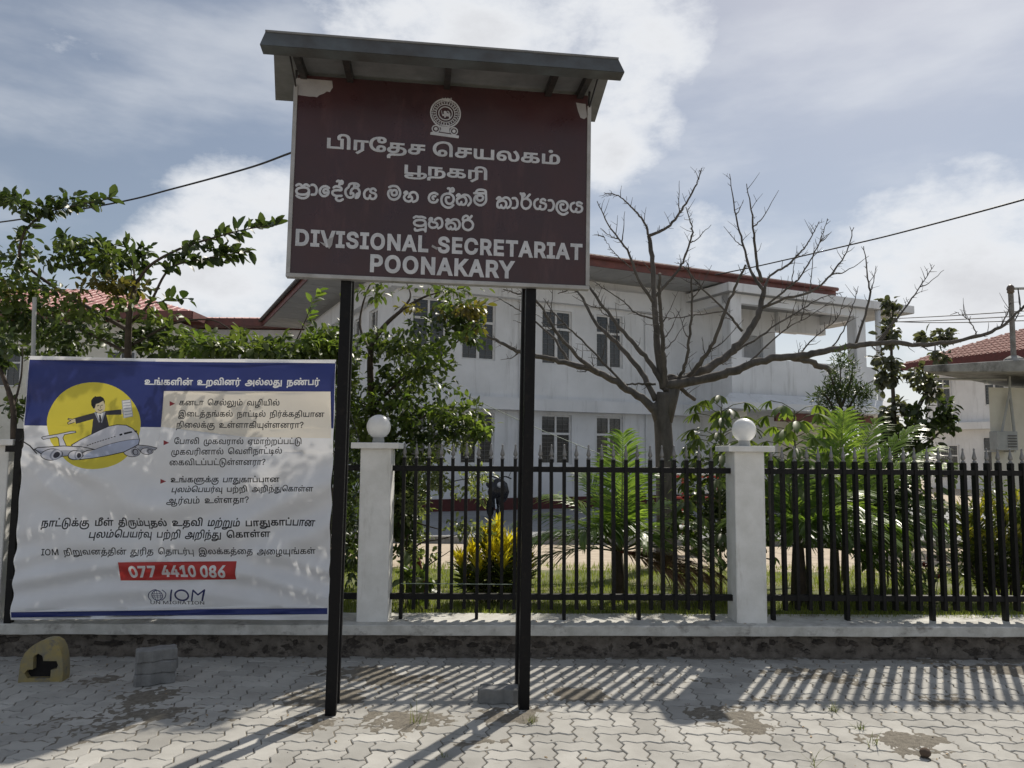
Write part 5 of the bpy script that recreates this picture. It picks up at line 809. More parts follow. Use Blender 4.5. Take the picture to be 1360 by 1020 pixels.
def wrinkle(s, z):
    u = (s - BS0) / (BS1 - BS0); v = (z - BZ0) / (BZ1 - BZ0)
    # folds pulled between the ties: fans out of the left tie, sag lines across, tight creases at the right edge
    low = np.clip((.78 - v) / .3, 0, 1)
    ang = np.arctan2(v - .66, u + .06); rr = np.hypot(v - .66, u + .06)
    f = .016 * np.sin(ang * 13 + 2.2 * u) * np.exp(-((u - .22) / .35) ** 2) * np.clip(rr * 4, 0, 1) * np.exp(-((ang + .35) / .42) ** 2) 
    sag = v + .16 * np.sin(math.pi * u) - .10 * u
    f += low * .013 * np.sin(sag * 36 + 1.6 * np.sin(u * 5)) * np.exp(-((v - .42) / .2) ** 2) * (.35 + u)
    f += low * .010 * np.sin((v + .10 * (u - .5) ** 2 * 4) * 62 + 3 * u) * np.exp(-((v - .17) / .10) ** 2)
    f += .006 * np.sin(v * 30 + 6 * u) * np.exp(-((u - 1.0) / .14) ** 2) + .005 * np.sin(v * 44 - 5 * u) * np.exp(-(u / .08) ** 2)
    f += .004 * np.sin(11 * u + 7 * v) + .003 * np.sin(23 * u - 9 * v + 1)
    return -.02 * np.sin(math.pi * u) * np.sin(math.pi * v) - 2.6 * f
edge = .010 * np.sin((VV2[:, 0] - BS0) / (BS1 - BS0) * math.pi)
tz = np.clip((VV2[:, 1] - BZ0) / (BZ1 - BZ0), 0, 1)
zz_ = VV2[:, 1] - edge * (2 * tz - 1)
BV = WO + np.outer(VV2[:, 0], WE) + np.outer(BD + wrinkle(VV2[:, 0], VV2[:, 1]), WN) + np.outer(zz_, UZ)
ban = thing('printed_banner', W(-2.7, BD, BZ0), 'wrinkled white and blue cloth banner with Tamil text and a cartoon airliner', 'banner')
mesh_obj('cloth', BV, T2, BMATS, ban, True, ID2)
mb = MB()
for s, z, s2, z2, d2 in ((BS0, 1.72, -3.99, 1.70, .02), (BS0, .62, -3.99, .60, .02), (BS0 + .01, BZ1 - .01, -3.99, 2.35, .02), (BS1, 1.62, -1.2, 1.502, .19), (BS1, BZ1 - .02, -1.25, 1.70, .1)):
    mb.tube([W(s, BD, z), W((s + s2) / 2, (BD + d2) / 2 - .01, (z + z2) / 2 - .01), W(s2, d2, z2)], .004, 5)
mb.tube([W(BS0 + .0, BD - .012, 1.70), W(BS0 + .07, BD - .02, 1.66), W(BS0 + .13, BD - .025, 1.60)], .005, 5)
mb.build('tie_rope', WIRE, ban)
pl = thing('banner_pole', W(-3.985, .03, .26), 'black square post holding the left edge of the printed banner', 'post')
mb = MB(); wbox(mb, -4.01, -3.955, .0, .055, .258, 1.80); bevel(mb.build('post', BLACKPAINT, pl), .003)
mb = MB(); wbox(mb, -4.09, -4.01, .01, .045, 1.61, 1.66); mb.build('bracket', BLACKPAINT, pl)
gp = gnd(44, 700, .25); p_ = at(44, 475, 6.9)
mb = MB(); mb.tube([(p_[0], 6.9, .2), at(44, 472, 6.9), at(46, 395, 6.9)], .018, 8)
tag(mb.build('stake', GREYPL), 'thin grey stake rising above the left end of the banner among leaves', 'stake')

# ------------------------------------------------------------------ small things on the pavement
YELLOW = mat('worn_yellow_paint', (.33, .26, .10), .85, (.22, .20, .135), 9, bump=.25, streak=(13, (1, 1, 1), .52, .68), streak_col=(.16, .15, .13))
DARK = mat('dark_cavity', (.012, .011, .011), .9)
def marker():
    g = gnd(60, 906); Y = g[1]; nrm = np.array([.10, -1, 0]); nrm /= np.linalg.norm(nrm); ex = np.array([1, .10, 0]); ex /= np.linalg.norm(ex)
    def mp(px, py):
        q = ray_plane(px, py, g, nrm) - g; return np.array([q @ ex, q[2]])
    t = thing('kerb_marker', g, 'round topped yellow concrete kerb marker with a black cross shaped recess', 'kerb marker')
    O = (0, 840); z = 11.33
    pts = [(270, 770), (280, 640), (310, 430), (375, 305), (480, 205), (600, 135), (700, 108), (790, 113), (860, 158), (905, 240), (930, 340), (945, 480), (945, 640), (930, 770)]
    out = np.array([mp(O[0] + x / z, O[1] + y / z) for x, y in pts])[::-1]
    cr = [(365, 620), (410, 560), (495, 555), (500, 380), (515, 350), (575, 318), (635, 350), (645, 380), (650, 430), (850, 430), (872, 490), (850, 550), (765, 565), (755, 690), (690, 690), (410, 690)]
    cro = np.array([mp(O[0] + x / z, O[1] + y / z) for x, y in cr])[::-1]
    ez = np.array([0, 0, 1.])
    f3 = lambda q, t_: g + np.outer(q[:, 0], ex) + np.outer(q[:, 1], ez) + t_ * nrm
    VV, T, ids = arrange([([[out]], 0), ([[cro]], 1)])
    n = len(VV); V = np.concatenate([f3(VV, 0), f3(VV, -.05), f3(VV, -.11)]); F = [tuple(x) for x in T[ids == 0]]; FD = []
    ed = {(a, b) for x in T[ids == 0] for a, b in ((x[0], x[1]), (x[1], x[2]), (x[2], x[0]))}
    inner = {(a, b) for x in T[ids == 1] for a, b in ((x[0], x[1]), (x[1], x[2]), (x[2], x[0]))}
    for a, b in ed:
        if (b, a) in ed: continue
        if (b, a) in inner: F.append((b, a, a + n, b + n))
        else: F.append((b, a, a + 2 * n, b + 2 * n))
    F += [tuple(i + 2 * n for i in x)[::-1] for x in T[ids >= 0]]
    o = mesh_obj('body', V, F, YELLOW, t); 
    mesh_obj('recess', f3(VV, -.048), [tuple(x) for x in T[ids == 1]], DARK, t)
    return t
marker()
BLOCKM = mat('grey_block', (.24, .24, .235), .9, (.17, .17, .165), 12, bump=.3, bscale=120)
def loose_block(px, py, z0, rot, label, group=None, h=.08, dz=0):
    g = gnd(px, py); P = paver_outline(2, 1) * .128; P = P - P.mean(0); c, s = math.cos(rot), math.sin(rot); P = P @ np.array([[c, s], [-s, c]])
    V, F = paver_block(P, 0, [(.008, h), (.002, h - .006), (.001, .006), (.006, 0)])
    n = len(P); F.append(tuple(range(3 * n, 4 * n))[::-1])
    V = V + np.array([g[0], g[1] + .07, z0 + dz])
    o = mesh_obj('paving_block', V - np.array([g[0], g[1] + .07, z0 + dz]), F, BLOCKM); o.location = (g[0], g[1] + .07, z0 + dz)
    return tag(o, label, 'block', group)
loose_block(199, 911, .0, .55, 'lowest grey paving block of the small stack near the yellow marker', 'loose paving blocks')
loose_block(201, 911, .081, .42, 'middle grey paving block of the small stack near the yellow marker', 'loose paving blocks')
loose_block(200, 911, .162, .60, 'topmost grey paving block of the small stack near the yellow marker', 'loose paving blocks')
loose_block(662, 936, .0, .04, 'single grey paving block lying beside the right board post', 'loose paving blocks', h=.095)
GRASSM = leafmat('weed_grass', (.10, .13, .05), (.17, .18, .08), .3)
def tuft(px, py, n, L, label, spread=.05):
    g = gnd(px, py); V = []; F = []
    for k in range(n):
        a = random.uniform(0, 2 * math.pi); l = L * random.uniform(.5, 1.1); d = np.array([math.cos(a), math.sin(a), 0]); lean = random.uniform(.2, 1.1); w = random.uniform(.0016, .0032)
        b = np.array([random.gauss(0, spread * .3), random.gauss(0, spread * .3), -.006]); q = np.array([-d[1], d[0], 0]); o = len(V)
        for i in range(5):
            t = i / 4; p = b + d * l * lean * t + np.array([0, 0, l * (t - .55 * lean * t * t)]); ww = w * (1 - t) + .0003; V += [p - q * ww, p + q * ww]
        F += [(o + 2 * i, o + 2 * i + 1, o + 2 * i + 3, o + 2 * i + 2) for i in range(4)]
    o = mesh_obj('grass_tuft', V, F, GRASSM); o.location = g
    return tag(o, label, 'weed', 'weeds growing between the pavers')
tuft(553, 960, 14, .17, 'sparse weed tuft on the sandy pavers between the two board posts'); tuft(1106, 944, 26, .09, 'low weed tuft with dark blades in the middle of the right pavement'); tuft(1141, 968, 26, .07, 'bushy short weed tuft just in front of the low dark one')
tuft(1158, 988, 8, .13, 'thin upright weed blades right of the bushy short tuft'); tuft(1080, 1018, 8, .15, 'thin weed blades at the bottom edge of the picture'); tuft(704, 960, 24, .08, 'flat weed tuft at the foot of the right board post'); tuft(591, 1005, 12, .05, 'tiny weed tuft left of the post shadow near the bottom edge')
mb = MB(); g = gnd(1229, 1006); mb.sphere((0, 0, .026), .03, 12, 8, .85); o = mb.build('dry_fruit', mat('brown_husk', (.10, .07, .05), .9, bump=.5), None, True); o.location = g; tag(o, 'small round brown husk lying on the pavers at lower right', 'fruit')
# ------------------------------------------------------------------ main two-storey office building
BTH = rad(25.5); BE = np.array([math.cos(BTH), math.sin(BTH), 0]); BN = np.array([-math.sin(BTH), math.cos(BTH), 0]); BO = np.array([-.969, 23.0, 0])
def B(u, v, z): return BO + u * BE + v * BN + z * UZ
def bbox(mb, u0, u1, v0, v1, z0, z1): return mb.box(B(u0, v0, z0), BE * (u1 - u0), BN * (v1 - v0), UZ * (z1 - z0))
bld = thing('office_building', B(2, 0, -.15), 'white two-storey office building with red roof edge, casement windows and a deep upper balcony', 'building')
UL, UR, VB = -2.6, 11.8, 13.0
def wall_with_holes(mb, org, eu, en, u0, u1, z0, z1, holes, th=.2):
    """a wall sheet with real window openings; holes (a0,a1,b0,b1); en points outwards"""
    us = sorted({u0, u1, *[h[0] for h in holes], *[h[1] for h in holes]}); zs = sorted({z0, z1, *[h[2] for h in holes], *[h[3] for h in holes]})
    P = lambda a, b, d: org + a * eu + b * UZ - d * en
    for i in range(len(us) - 1):
        for j in range(len(zs) - 1):
            cu, cz = (us[i] + us[i + 1]) / 2, (zs[j] + zs[j + 1]) / 2
            if any(h[0] < cu < h[1] and h[2] < cz < h[3] for h in holes): continue
            mb.add([P(us[i], zs[j], 0), P(us[i + 1], zs[j], 0), P(us[i + 1], zs[j + 1], 0), P(us[i], zs[j + 1], 0)], [(0, 1, 2, 3)])
    for a0, a1, b0, b1 in holes:
        for (p, q) in (((a0, b0), (a1, b0)), ((a1, b0), (a1, b1)), ((a1, b1), (a0, b1)), ((a0, b1), (a0, b0))):
            mb.add([P(*p, 0), P(*q, 0), P(*q, th), P(*p, th)], [(0, 1, 2, 3)])
def window(parent, org, eu, en, a0, a1, b0, b1, split=.66, cols=2, inset_=.07):
    """frame mesh with pane and grille as sub-parts"""
    P = lambda a, b, d: org + a * eu + b * UZ - d * en
    w = .055; mb = MB()
    def bar(x0, x1, y0, y1, d0=inset_, d1=inset_ + .06): mb.box(P(x0, y0, d1), eu * (x1 - x0), en * (d1 - d0), UZ * (y1 - y0))
    bar(a0, a0 + w, b0, b1); bar(a1 - w, a1, b0, b1); bar(a0 + w, a1 - w, b0, b0 + w); bar(a0 + w, a1 - w, b1 - w, b1)
    zs = b0 + (b1 - b0) * split
    bar(a0 + w, a1 - w, zs - .035, zs + .035, inset_ - .004, inset_ + .062)
    for c in range(1, cols):
        x = a0 + (a1 - a0) * c / cols; bar(x - .045, x + .045, b0 + w, zs - .035, inset_ - .008, inset_ + .055); bar(x - .03, x + .03, zs + .035, b1 - w)
    f = mb.build('window', FRAMEW, parent)
    mb = MB(); d = inset_ + .04; mb.add([P(a0, b0, d), P(a1, b0, d), P(a1, b1, d), P(a0, b1, d)], [(0, 1, 2, 3)]); mb.build('pane', GLASS, f)
    mb = MB(); d = inset_ + .025
    for k in range(1, 7):
        z = b0 + (zs - b0) * k / 7; mb.box(P(a0 + w, z - .005, d), eu * (a1 - a0 - 2 * w), en * .008, UZ * .010)
    for k in range(1, 4):
        z = zs + (b1 - zs) * k / 4; mb.box(P(a0 + w, z - .005, d), eu * (a1 - a0 - 2 * w), en * .008, UZ * .010)
    for k in (1, 3):
        x = a0 + (a1 - a0) * k / 4; mb.box(P(x - .005, b0 + w, d), eu * .01, en * .006, UZ * (b1 - b0 - 2 * w))
    mb.build('grille', GRILLE, f)
    return f
WU = [(-2.15, -1.1), (-.60, .50), (2.10, 3.18), (4.10, 5.11)]
ZT, ZBt = 6.12, 4.38; LT, LB = 2.80, 1.255
holes = [(a, b, ZBt, ZT) for a, b in WU] + [(a, b, LB, LT) for a, b in WU] + [(10.3, 11.2, 3.32, 5.9)]
mb = MB(); wall_with_holes(mb, BO, BE, -BN, UL, UR, -.3, 7.2, holes)
LO = BO + UL * BE
LW = [(2.1, 3.1), (4.1, 5.1), (7.4, 8.5), (9.7, 10.7)]
# left side wall runs back along BN; outward normal is -BE
lh = [(a, b, 4.38, 6.12) for a, b in LW] + [(a, b, 1.255, 2.8) for a, b in LW]
wall_with_holes(mb, LO, BN, -BE, 0, VB, -.3, 7.2, lh)
mb.add([B(UR, 0, -.3), B(UR, VB, -.3), B(UR, VB, 7.2), B(UR, 0, 7.2)], [(0, 1, 2, 3)]); mb.add([B(UL, VB, -.3), B(UR, VB, -.3), B(UR, VB, 7.2), B(UL, VB, 7.2)], [(3, 2, 1, 0)])
mb.build('wall', WALLW, bld)
mb = MB(); mb.add([B(10.3, .12, 3.32), B(11.2, .12, 3.32), B(11.2, .12, 5.9), B(10.3, .12, 5.9)], [(0, 1, 2, 3)]); dr = mb.build('balcony_door', mat('grey_door', (.38, .385, .39), .6), bld)
for a, b in WU:
    window(bld, BO, BE, -BN, a, b, ZBt, ZT); window(bld, BO, BE, -BN, a, b, LB, LT, .62)
for a, b in LW:
    window(bld, LO, BN, -BE, a, b, 4.38, 6.12); window(bld, LO, BN, -BE, a, b, 1.255, 2.8, .62)
# dark rooms behind the glass
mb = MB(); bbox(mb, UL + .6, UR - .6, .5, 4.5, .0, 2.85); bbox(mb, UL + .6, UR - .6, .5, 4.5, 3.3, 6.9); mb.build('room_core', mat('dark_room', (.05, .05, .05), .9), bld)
mb = MB(); bbox(mb, UL - .02, UR + .5, -.025, .0, -.3, .25); bbox(mb, UL - .025, UL, 0, VB, -.3, .25); mb.build('skirting', REDPAINT, bld)
mb = MB(); bbox(mb, UL - .32, 8.4, -.32, -.002, 2.90, 3.27); bbox(mb, UL - .32, UL - .002, 0, VB, 2.90, 3.27); mb.build('floor_band', WALLW, bld)
mb = MB(); bbox(mb, UL - .26, 6.3, -.26, -.002, 6.32, 6.90); bbox(mb, UL - .26, UL - .002, 0, VB, 6.32, 6.90); mb.build('lintel_beam', WALLW, bld)
for u in (1.32, 6.0):
    mb = MB(); mb.tube([B(u, -.30, 7.0), B(u, -.06, 6.3), B(u, -.06, 3.27)], .035, 8); mb.tube([B(u, -.06, 2.9), B(u, -.06, .1)], .035, 8); mb.build('drain_pipe', WALLW, bld)
# roof: low hipped sheet roof with boxed soffit and brown edge
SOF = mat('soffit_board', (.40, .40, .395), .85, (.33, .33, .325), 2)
OV = 1.8; e0, e1_ = UL - OV, 12.9; f0, f1 = -OV, VB + OV
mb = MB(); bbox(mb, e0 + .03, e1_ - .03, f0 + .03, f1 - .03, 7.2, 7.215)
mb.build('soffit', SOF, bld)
mb = MB()
for v in np.arange(f0 + .6, f1, 1.2): bbox(mb, e0 + .05, UL - .26, v - .012, v + .012, 7.188, 7.199)
for u in np.arange(e0 + .6, e1_, 1.2): bbox(mb, u - .012, u + .012, f0 + .05, -.26, 7.188, 7.199)
mb.build('soffit_joint', mat('joint_grey', (.36, .36, .36), .8), bld)
mb = MB(); bbox(mb, e0, e1_, f0 - .03, f0 + .03, 7.19, 7.50); bbox(mb, e0 - .03, e0 + .0, f0, f1, 7.19, 7.50); bbox(mb, e1_, e1_ + .03, f0, f1, 7.19, 7.50); mb.build('roof_fascia', FASCIA, bld)
mb = MB(); mb.tube([B(e0 - .12, f0, 7.44), B(e0 - .12, f1, 7.44)], .075, 8); mb.build('gutter', mat('dark_gutter', (.06, .055, .05), .5), bld)
mb = MB(); mb.tube([B(e0, f0 - .10, 7.46), B(e1_, f0 - .10, 7.46)], .07, 8); mb.build('gutter', FASCIA, bld)
mb = MB(); rz = 8.25; r0, r1 = e0 + 7.5, e1_ - 7.5; vm = (f0 + f1) / 2
P = [B(e0 - .06, f0 - .06, 7.51), B(e1_ + .06, f0 - .06, 7.51), B(e1_ + .06, f1, 7.51), B(e0 - .06, f1, 7.51), B(r0, vm, rz), B(r1, vm, rz)]
mb.add(P, [(0, 1, 5, 4), (1, 2, 5), (2, 3, 4, 5), (3, 0, 4)]); mb.build('roof', ROOFRED, bld)
# upper balcony on the right: slab roof on columns, parapet, flared ledge
BALC = WALLW
mb = MB(); bbox(mb, 7.7, 16.5, -2.2, 3.6, 6.86, 7.14); bevel(mb.build('balcony_roof', BALC, bld), .015)
mb = MB(); bbox(mb, 7.72, 16.48, -2.18, 3.58, 6.845, 6.8585); mb.build('balcony_shade_sheet', mat('underside_shade', (.32, .32, .315), .9, (.25, .25, .245), 2), bld)  # thin added sheet; its darker grey paints the shade under the balcony slab
mb = MB(); bbox(mb, 7.95, 14.2, -1.95, -1.7, 6.55, 6.844); bbox(mb, 7.95, 8.2, -1.7, -.002, 6.55, 6.844); bbox(mb, UR + .02, 14.2, -.15, .15, 6.15, 6.844); bbox(mb, 13.9, 14.15, -1.7, -.152, 6.5, 6.844); mb.build('balcony_beam', BALC, bld)
for u, v in ((7.95, -1.98), (13.70, -1.98)):
    mb = MB(); bbox(mb, u, u + .46, v, v + .42, 4.6, 6.86); bevel(mb.build('column', BALC, bld), .01)
mb = MB(); mb.tube([B(14.72, -2.05, 3.2), B(14.72, -2.05, 6.86)], .10, 12); mb.build('drain_column', BALC, bld, True)
mb = MB(); bbox(mb, 7.95, 14.6, -2.0, -1.86, 3.32, 4.76); bbox(mb, 7.95, 8.09, -1.86, -.002, 3.32, 4.76); bbox(mb, 14.46, 14.6, -1.86, 1.5, 3.32, 4.40); mb.build('parapet', BALC, bld)
mb = MB(); bbox(mb, 7.6, 15.0, -2.3, 1.6, 3.02, 3.3)
mb.hexa([B(6.9, -2.75, 3.03), B(15.75, -2.75, 3.03), B(15.0, -2.302, 3.03), B(7.6, -2.302, 3.03), B(6.9, -2.75, 3.24), B(15.75, -2.75, 3.24), B(15.0, -2.302, 3.55), B(7.6, -2.302, 3.55)])
mb.hexa([B(15.001, -2.302, 3.03), B(15.75, -2.75, 3.03), B(15.75, 1.9, 3.03), B(15.001, 1.6, 3.03), B(15.001, -2.302, 3.55), B(15.75, -2.75, 3.24), B(15.75, 1.9, 3.24), B(15.001, 1.6, 3.55)])
mb.build('balcony_floor', BALC, bld)
mb = MB(); bbox(mb, 9.8, 14.4, -2.0, -1.9, 2.72, 3.0); mb.build('porch_fascia', FASCIA, bld)
for u in (8.2, 14.2):
    mb = MB(); bbox(mb, u, u + .4, -1.95, -1.55, -.2, 3.02); mb.build('column', CREAM, bld)
mb = MB(); bbox(mb, 11.81, 15.5, .3, .45, -.2, 3.02); mb.build('porch_wall', CREAM, bld)
mb = MB(); bbox(mb, 8.6, 15.2, -2.2, 0, -.3, .02); mb.build('porch_step', CONC, bld)

# ------------------------------------------------------------------ far buildings
def hip(mb, x0, x1, y0, y1, ze, zr, hl, hr):
    ym = (y0 + y1) / 2
    mb.add([(x0, y0, ze), (x1, y0, ze), (x1, y1, ze), (x0, y1, ze), (x0 + hl, ym, zr), (x1 - hr, ym, zr)], [(0, 1, 5, 4), (1, 2, 5), (2, 3, 4, 5), (3, 0, 4)])
def ribs(mb, x0, x1, y0, ze, x0r, x1r, ym, zr, n):
    for k in range(n):
        t = (k + .5) / n; a = np.array([x0 + (x1 - x0) * t, y0, ze + .01]); xr = a[0]; xr = min(max(xr, x0r), x1r)
        f = 1.0
        if a[0] < x0r: f = (a[0] - x0) / (x0r - x0)
        if a[0] > x1r: f = (x1 - a[0]) / (x1 - x1r)
        b = np.array([a[0], y0 + (ym - y0) * f, ze + (zr - ze) * f + .01]); mb.tube([a, b], .03, 4, False)
REDFAR = mat('faded_red_sheet', (.40, .17, .15), .6, (.34, .135, .12), 2)
def far_block(label, x0, x1, y0, y1, ze, zr, hl, hr, wallm, n):
    t = thing('roofed_wing', ((x0 + x1) / 2, y0, -.2), label, 'building', 'red roofed wings behind the trees')
    mb = MB(); mb.box((x0 + .8, y0 + .8, -.3), (x1 - x0 - 1.6, 0, 0), (0, y1 - y0 - 1.6, 0), (0, 0, ze - .1)); mb.build('wall', wallm, t)
    mb = MB(); hip(mb, x0, x1, y0, y1, ze, zr, hl, hr); ribs(mb, x0, x1, y0, ze, x0 + hl, x1 - hr, (y0 + y1) / 2, zr, n); mb.build('roof', REDFAR, t)
    mb = MB(); mb.box((x0, y0 - .04, ze - .34), (x1 - x0, 0, 0), (0, .05, 0), (0, 0, .33)); mb.box((x1, y0, ze - .34), (.04, 0, 0), (0, y1 - y0, 0), (0, 0, .33)); mb.box((x0, y0 + .02, ze - .345), (x1 - x0, 0, 0), (0, .75, 0), (0, 0, .02)); mb.build('fascia', FASCIA, t)
    for k in range(3):
        x = x0 + (x1 - x0) * (.3 + .25 * k)
        window(t, np.array([0, y0 + .8, 0]), np.array([1., 0, 0]), np.array([0, -1., 0]), x, x + 1.3, 4.3, 5.9, .66, 2, -.06)
far_block('faded red hipped roof wing far left, rising above the left tree', -34, -13.9, 33, 45, 7.6, 9.75, 8, 6.6, CREAM, 46)
far_block('lower red sheet roof wing joining the left eave of the white office building', -15.5, -8.0, 34.5, 46, 7.55, 8.55, 2.2, 4.5, WALLW, 22)
rb = thing('tiled_annexe', (24, 40, -.2), 'white two-storey annexe with a red tiled roof behind the concrete outbuilding', 'building')
RE = np.array([21.62, 40, 0]); re = np.array([26.82, 36.4, 0]) - RE; re[2] = 0
pR0 = at(1229, 480, 41.5); pR1 = at(1360, 464.5, 36.5); RZ = (pR0[2] + pR1[2]) / 2
re = pR1 - pR0; re[2] = 0; re /= np.linalg.norm(re); rn = np.array([-re[1], re[0], 0]); RO = np.array([pR0[0], pR0[1], 0])
def Rb(u, v, z): return RO + u * re + v * rn + z * UZ
def rbox(mb, u0, u1, v0, v1, z0, z1): return mb.box(Rb(u0, v0, z0), re * (u1 - u0), rn * (v1 - v0), UZ * (z1 - z0))
TILE = mat('roof_tile', (.33, .12, .09), .75, (.24, .085, .07), 8, bump=.4, bscale=12)
def rz_(px, py):
    return
mb = MB(); rbox(mb, -.9, 22, 1.0, 1.2, -.3, 3.0); rbox(mb, -.9, 22, 1.0, 9, 3.35, RZ); rbox(mb, -.9, -.7, 1.2, 9, -.3, 3.35); mb.build('wall', WALLW, rb)
mb = MB(); rbox(mb, -1.3, 22, .5, 1.0, 3.0, 3.36); mb.build('floor_band', WALLW, rb)
mb = MB(); P = [Rb(-1.7, 0, RZ), Rb(22, 0, RZ), Rb(22, 6.5, RZ + 2.1), Rb(1.2, 6.5, RZ + 2.1), Rb(-1.7, 12, RZ)]; mb.add(P, [(0, 1, 2, 3), (0, 3, 4)])
for k in range(9):
    f = (k + .5) / 9; a = Rb(-1.7 + 2.9 * f, 6.5 * f, RZ + 2.1 * f + .02); b = Rb(22, 6.5 * f, RZ + 2.1 * f + .02); mb.tube([a, b], .045, 4, False)
for k in range(70):
    u = -1.0 + k * .33; f = min(1, (u + 1.7) / 2.9); mb.tube([Rb(u, 0, RZ + .02), Rb(u, 6.5 * f, RZ + 2.1 * f + .02)], .04, 4, False)
mb.build('roof', TILE, rb)
mb = MB(); rbox(mb, -1.7, 22, -.06, .02, RZ - .36, RZ + .02); rbox(mb, -1.7, 22, .02, 1.0, RZ - .32, RZ - .30); mb.build('roof_fascia', REDPAINT, rb)
for u0, u1, z0, z1 in ((-.2, .7, 4.1, 5.8), (2.6, 3.7, 4.2, 5.8), (2.4, 3.9, .3, 2.6), (-.1, 1.0, .4, 2.2), (6.5, 7.6, 4.2, 5.8)):
    window(rb, Rb(0, 1.0, 0), re, -rn, u0, u1, z0, z1, .68, 2, -.06)
# near outbuilding with the concrete canopy
ob = thing('outbuilding', at(1340, 600, 13) * np.array([1, 1, 0]), 'cream outbuilding with a mouldy concrete canopy slab at the right edge', 'building')
mb = MB(); mb.box((8.08, 13.0, -.2), (6, .5, 0), (4.4, 6, 0), (0, 0, 3.0)); mb.build('wall', CREAM, ob)
c0 = at(1235, 496, 12.6); c1 = at(1348, 481, 12.2)
mb = MB(); zt = 3.16
mb.hexa([(c0[0], 12.8, zt - .13), (c1[0], 12.0, zt - .20), (c1[0] + 7, 12.5, zt - .20), (c1[0] + 6, 19, zt - .13), (c0[0], 12.8, zt - .02), (c1[0], 12.0, zt + .0), (c1[0] + 7, 12.5, zt + .0), (c1[0] + 6, 19, zt)])
bevel(mb.build('canopy', CONC, ob), .02)
mb = MB(); q = at(1348, 482, 12.3)
mb.tube([(c1[0] - .02, 12.9, 2.88), (8.0, 12.97, 2.88)], .02, 6); mb.tube([at(1240, 500, 12.95) * np.array([1, 1, 0]) + np.array([0, 0, 2.93]), (8.35, 12.93, 2.93)], .018, 6)
pa = at(1341, 500, 12.93); pb = at(1330, 576, 12.93); pc = at(1349, 590, 12.93); pd = at(1341, 520, 12.93)
mb.tube([pa, pd, pb], .02, 6); mb.tube([pd, pc], .022, 6); mb.build('conduit', GREYPL, ob)
ac = thing('wall_unit', at(1337, 598, 12.8), 'grey boxed air conditioner unit fixed low on the cream outbuilding wall', 'air conditioner')
a0 = at(1323, 598, 12.75); a1 = at(1350, 573, 12.75)
mb = MB(); mb.box((a0[0], 12.70, a0[2]), (a1[0] - a0[0], .02, 0), (0, .22, 0), (0, 0, a1[2] - a0[2])); bevel(mb.build('casing', GREYPL, ac), .01)
mb = MB(); cx = a0[0] + (a1[0] - a0[0]) * .62; cz = (a0[2] + a1[2]) / 2
for k in range(5): mb.box((a0[0] + .17, 12.686 + .004, a0[2] + .05 + k * .045), (a1[0] - a0[0] - .20, .01, 0), (0, .008, 0), (0, 0, .02))
mb.build('grille', mat('dark_grey', (.10, .10, .10), .6), ac)
mb = MB(); mb.box((a0[0] + .02, 12.75, a0[2] - .03), (.04, 0, 0), (0, .25, 0), (0, 0, .03)); mb.box((a1[0] - .06, 12.75, a0[2] - .03), (.04, 0, 0), (0, .25, 0), (0, 0, .03)); mb.build('bracket', GREYPL, ac)
# service pole standing on the canopy, cables
p0 = at(1346, 470, 12.4); p0[2] = 3.17; pt = at(1342, 381, 12.4)
sp_ = thing('service_pole', p0, 'rusty grey service pole with a crossarm standing on the concrete canopy', 'pole')
mb = MB(); mb.tube([p0, pt], .04, 8); mb.build('pole', mat('galvanised', (.24, .24, .23), .6, (.16, .14, .12), 8, metal=.2), sp_)
mb = MB(); mb.tube([pt + np.array([-.05, 0, -.03]), pt + np.array([1.2, .1, .02])], .022, 6); mb.build('crossarm', GREYPL, sp_)
mb = MB(); mb.lathe(pt + np.array([-.02, -.03, -.12]), [(.03, 0), (.055, .02), (.05, .05), (.06, .08), (.05, .12), (.02, .15)], 10); mb.build('insulator', mat('brown_insulator', (.12, .09, .07), .4), sp_, True)
mb = MB(); mb.lathe((p0[0], p0[1], 3.155), [(.16, 0), (.14, .06), (.06, .11)], 10); mb.build('foot', CONC, sp_)
mb = MB(); mb.tube(spline([pt + np.array([.12, 0, -.02]), pt + np.array([.14, 0, -.35]), pt + np.array([.02, 0, -.6])], 5), .01, 5); mb.build('drop_wire', WIRE, sp_)
def cable(name, pts, r, label, n=10, m_=WIRE):
    mb = MB(); mb.tube(spline(pts, n), r, 5); return tag(mb.build(name, m_, None, True), label, 'cable')
cable('overhead_cable', [at(-120, 305, 9.5), at(0, 295, 8.8), at(150, 270, 7.9), at(232, 250, 7.3), at(330, 223, 6.5), at(386, 203, 5.85), S(Spx(455, 180, -.30)[0], Spx(455, 180, -.30)[1], -.30)], .009, 'black overhead cable running from the upper left to the back of the name board')
cable('overhead_cable', [at(950, 365, 22), at(1013, 352, 21), at(1130, 325, 18), at(1200, 308, 16), at(1360, 265, 12.5), at(1500, 222, 10)], .018, 'black overhead cable rising to the right above the white balcony roof')
for k, (ya, yb) in enumerate(((428, 416), (427, 424), (424, 409))):
    cable('power_line', [at(1170, ya, 30), at(1260, (ya + yb) / 2 + 3, 26), at(1420, yb, 20)], .016, ('lowest', 'middle', 'topmost')[k] + ' of three thin power lines sagging left of the service pole')
cable('twine', [at(488, 456, 8.3), at(600, 515, 7.6), at(700, 563, 7.1), at(832, 617, 6.55)], .0035, 'thin green twine slanting from the leafy tree down to the iron railing', 8, WIREG)
mb = MB(); mb.tube([W(-.90, .17, .555), W(.02, .165, .552)], .003, 5); tag(mb.build('twine', WIREG), 'thin twine strung level between the lower parts of the railing bars', 'cable')

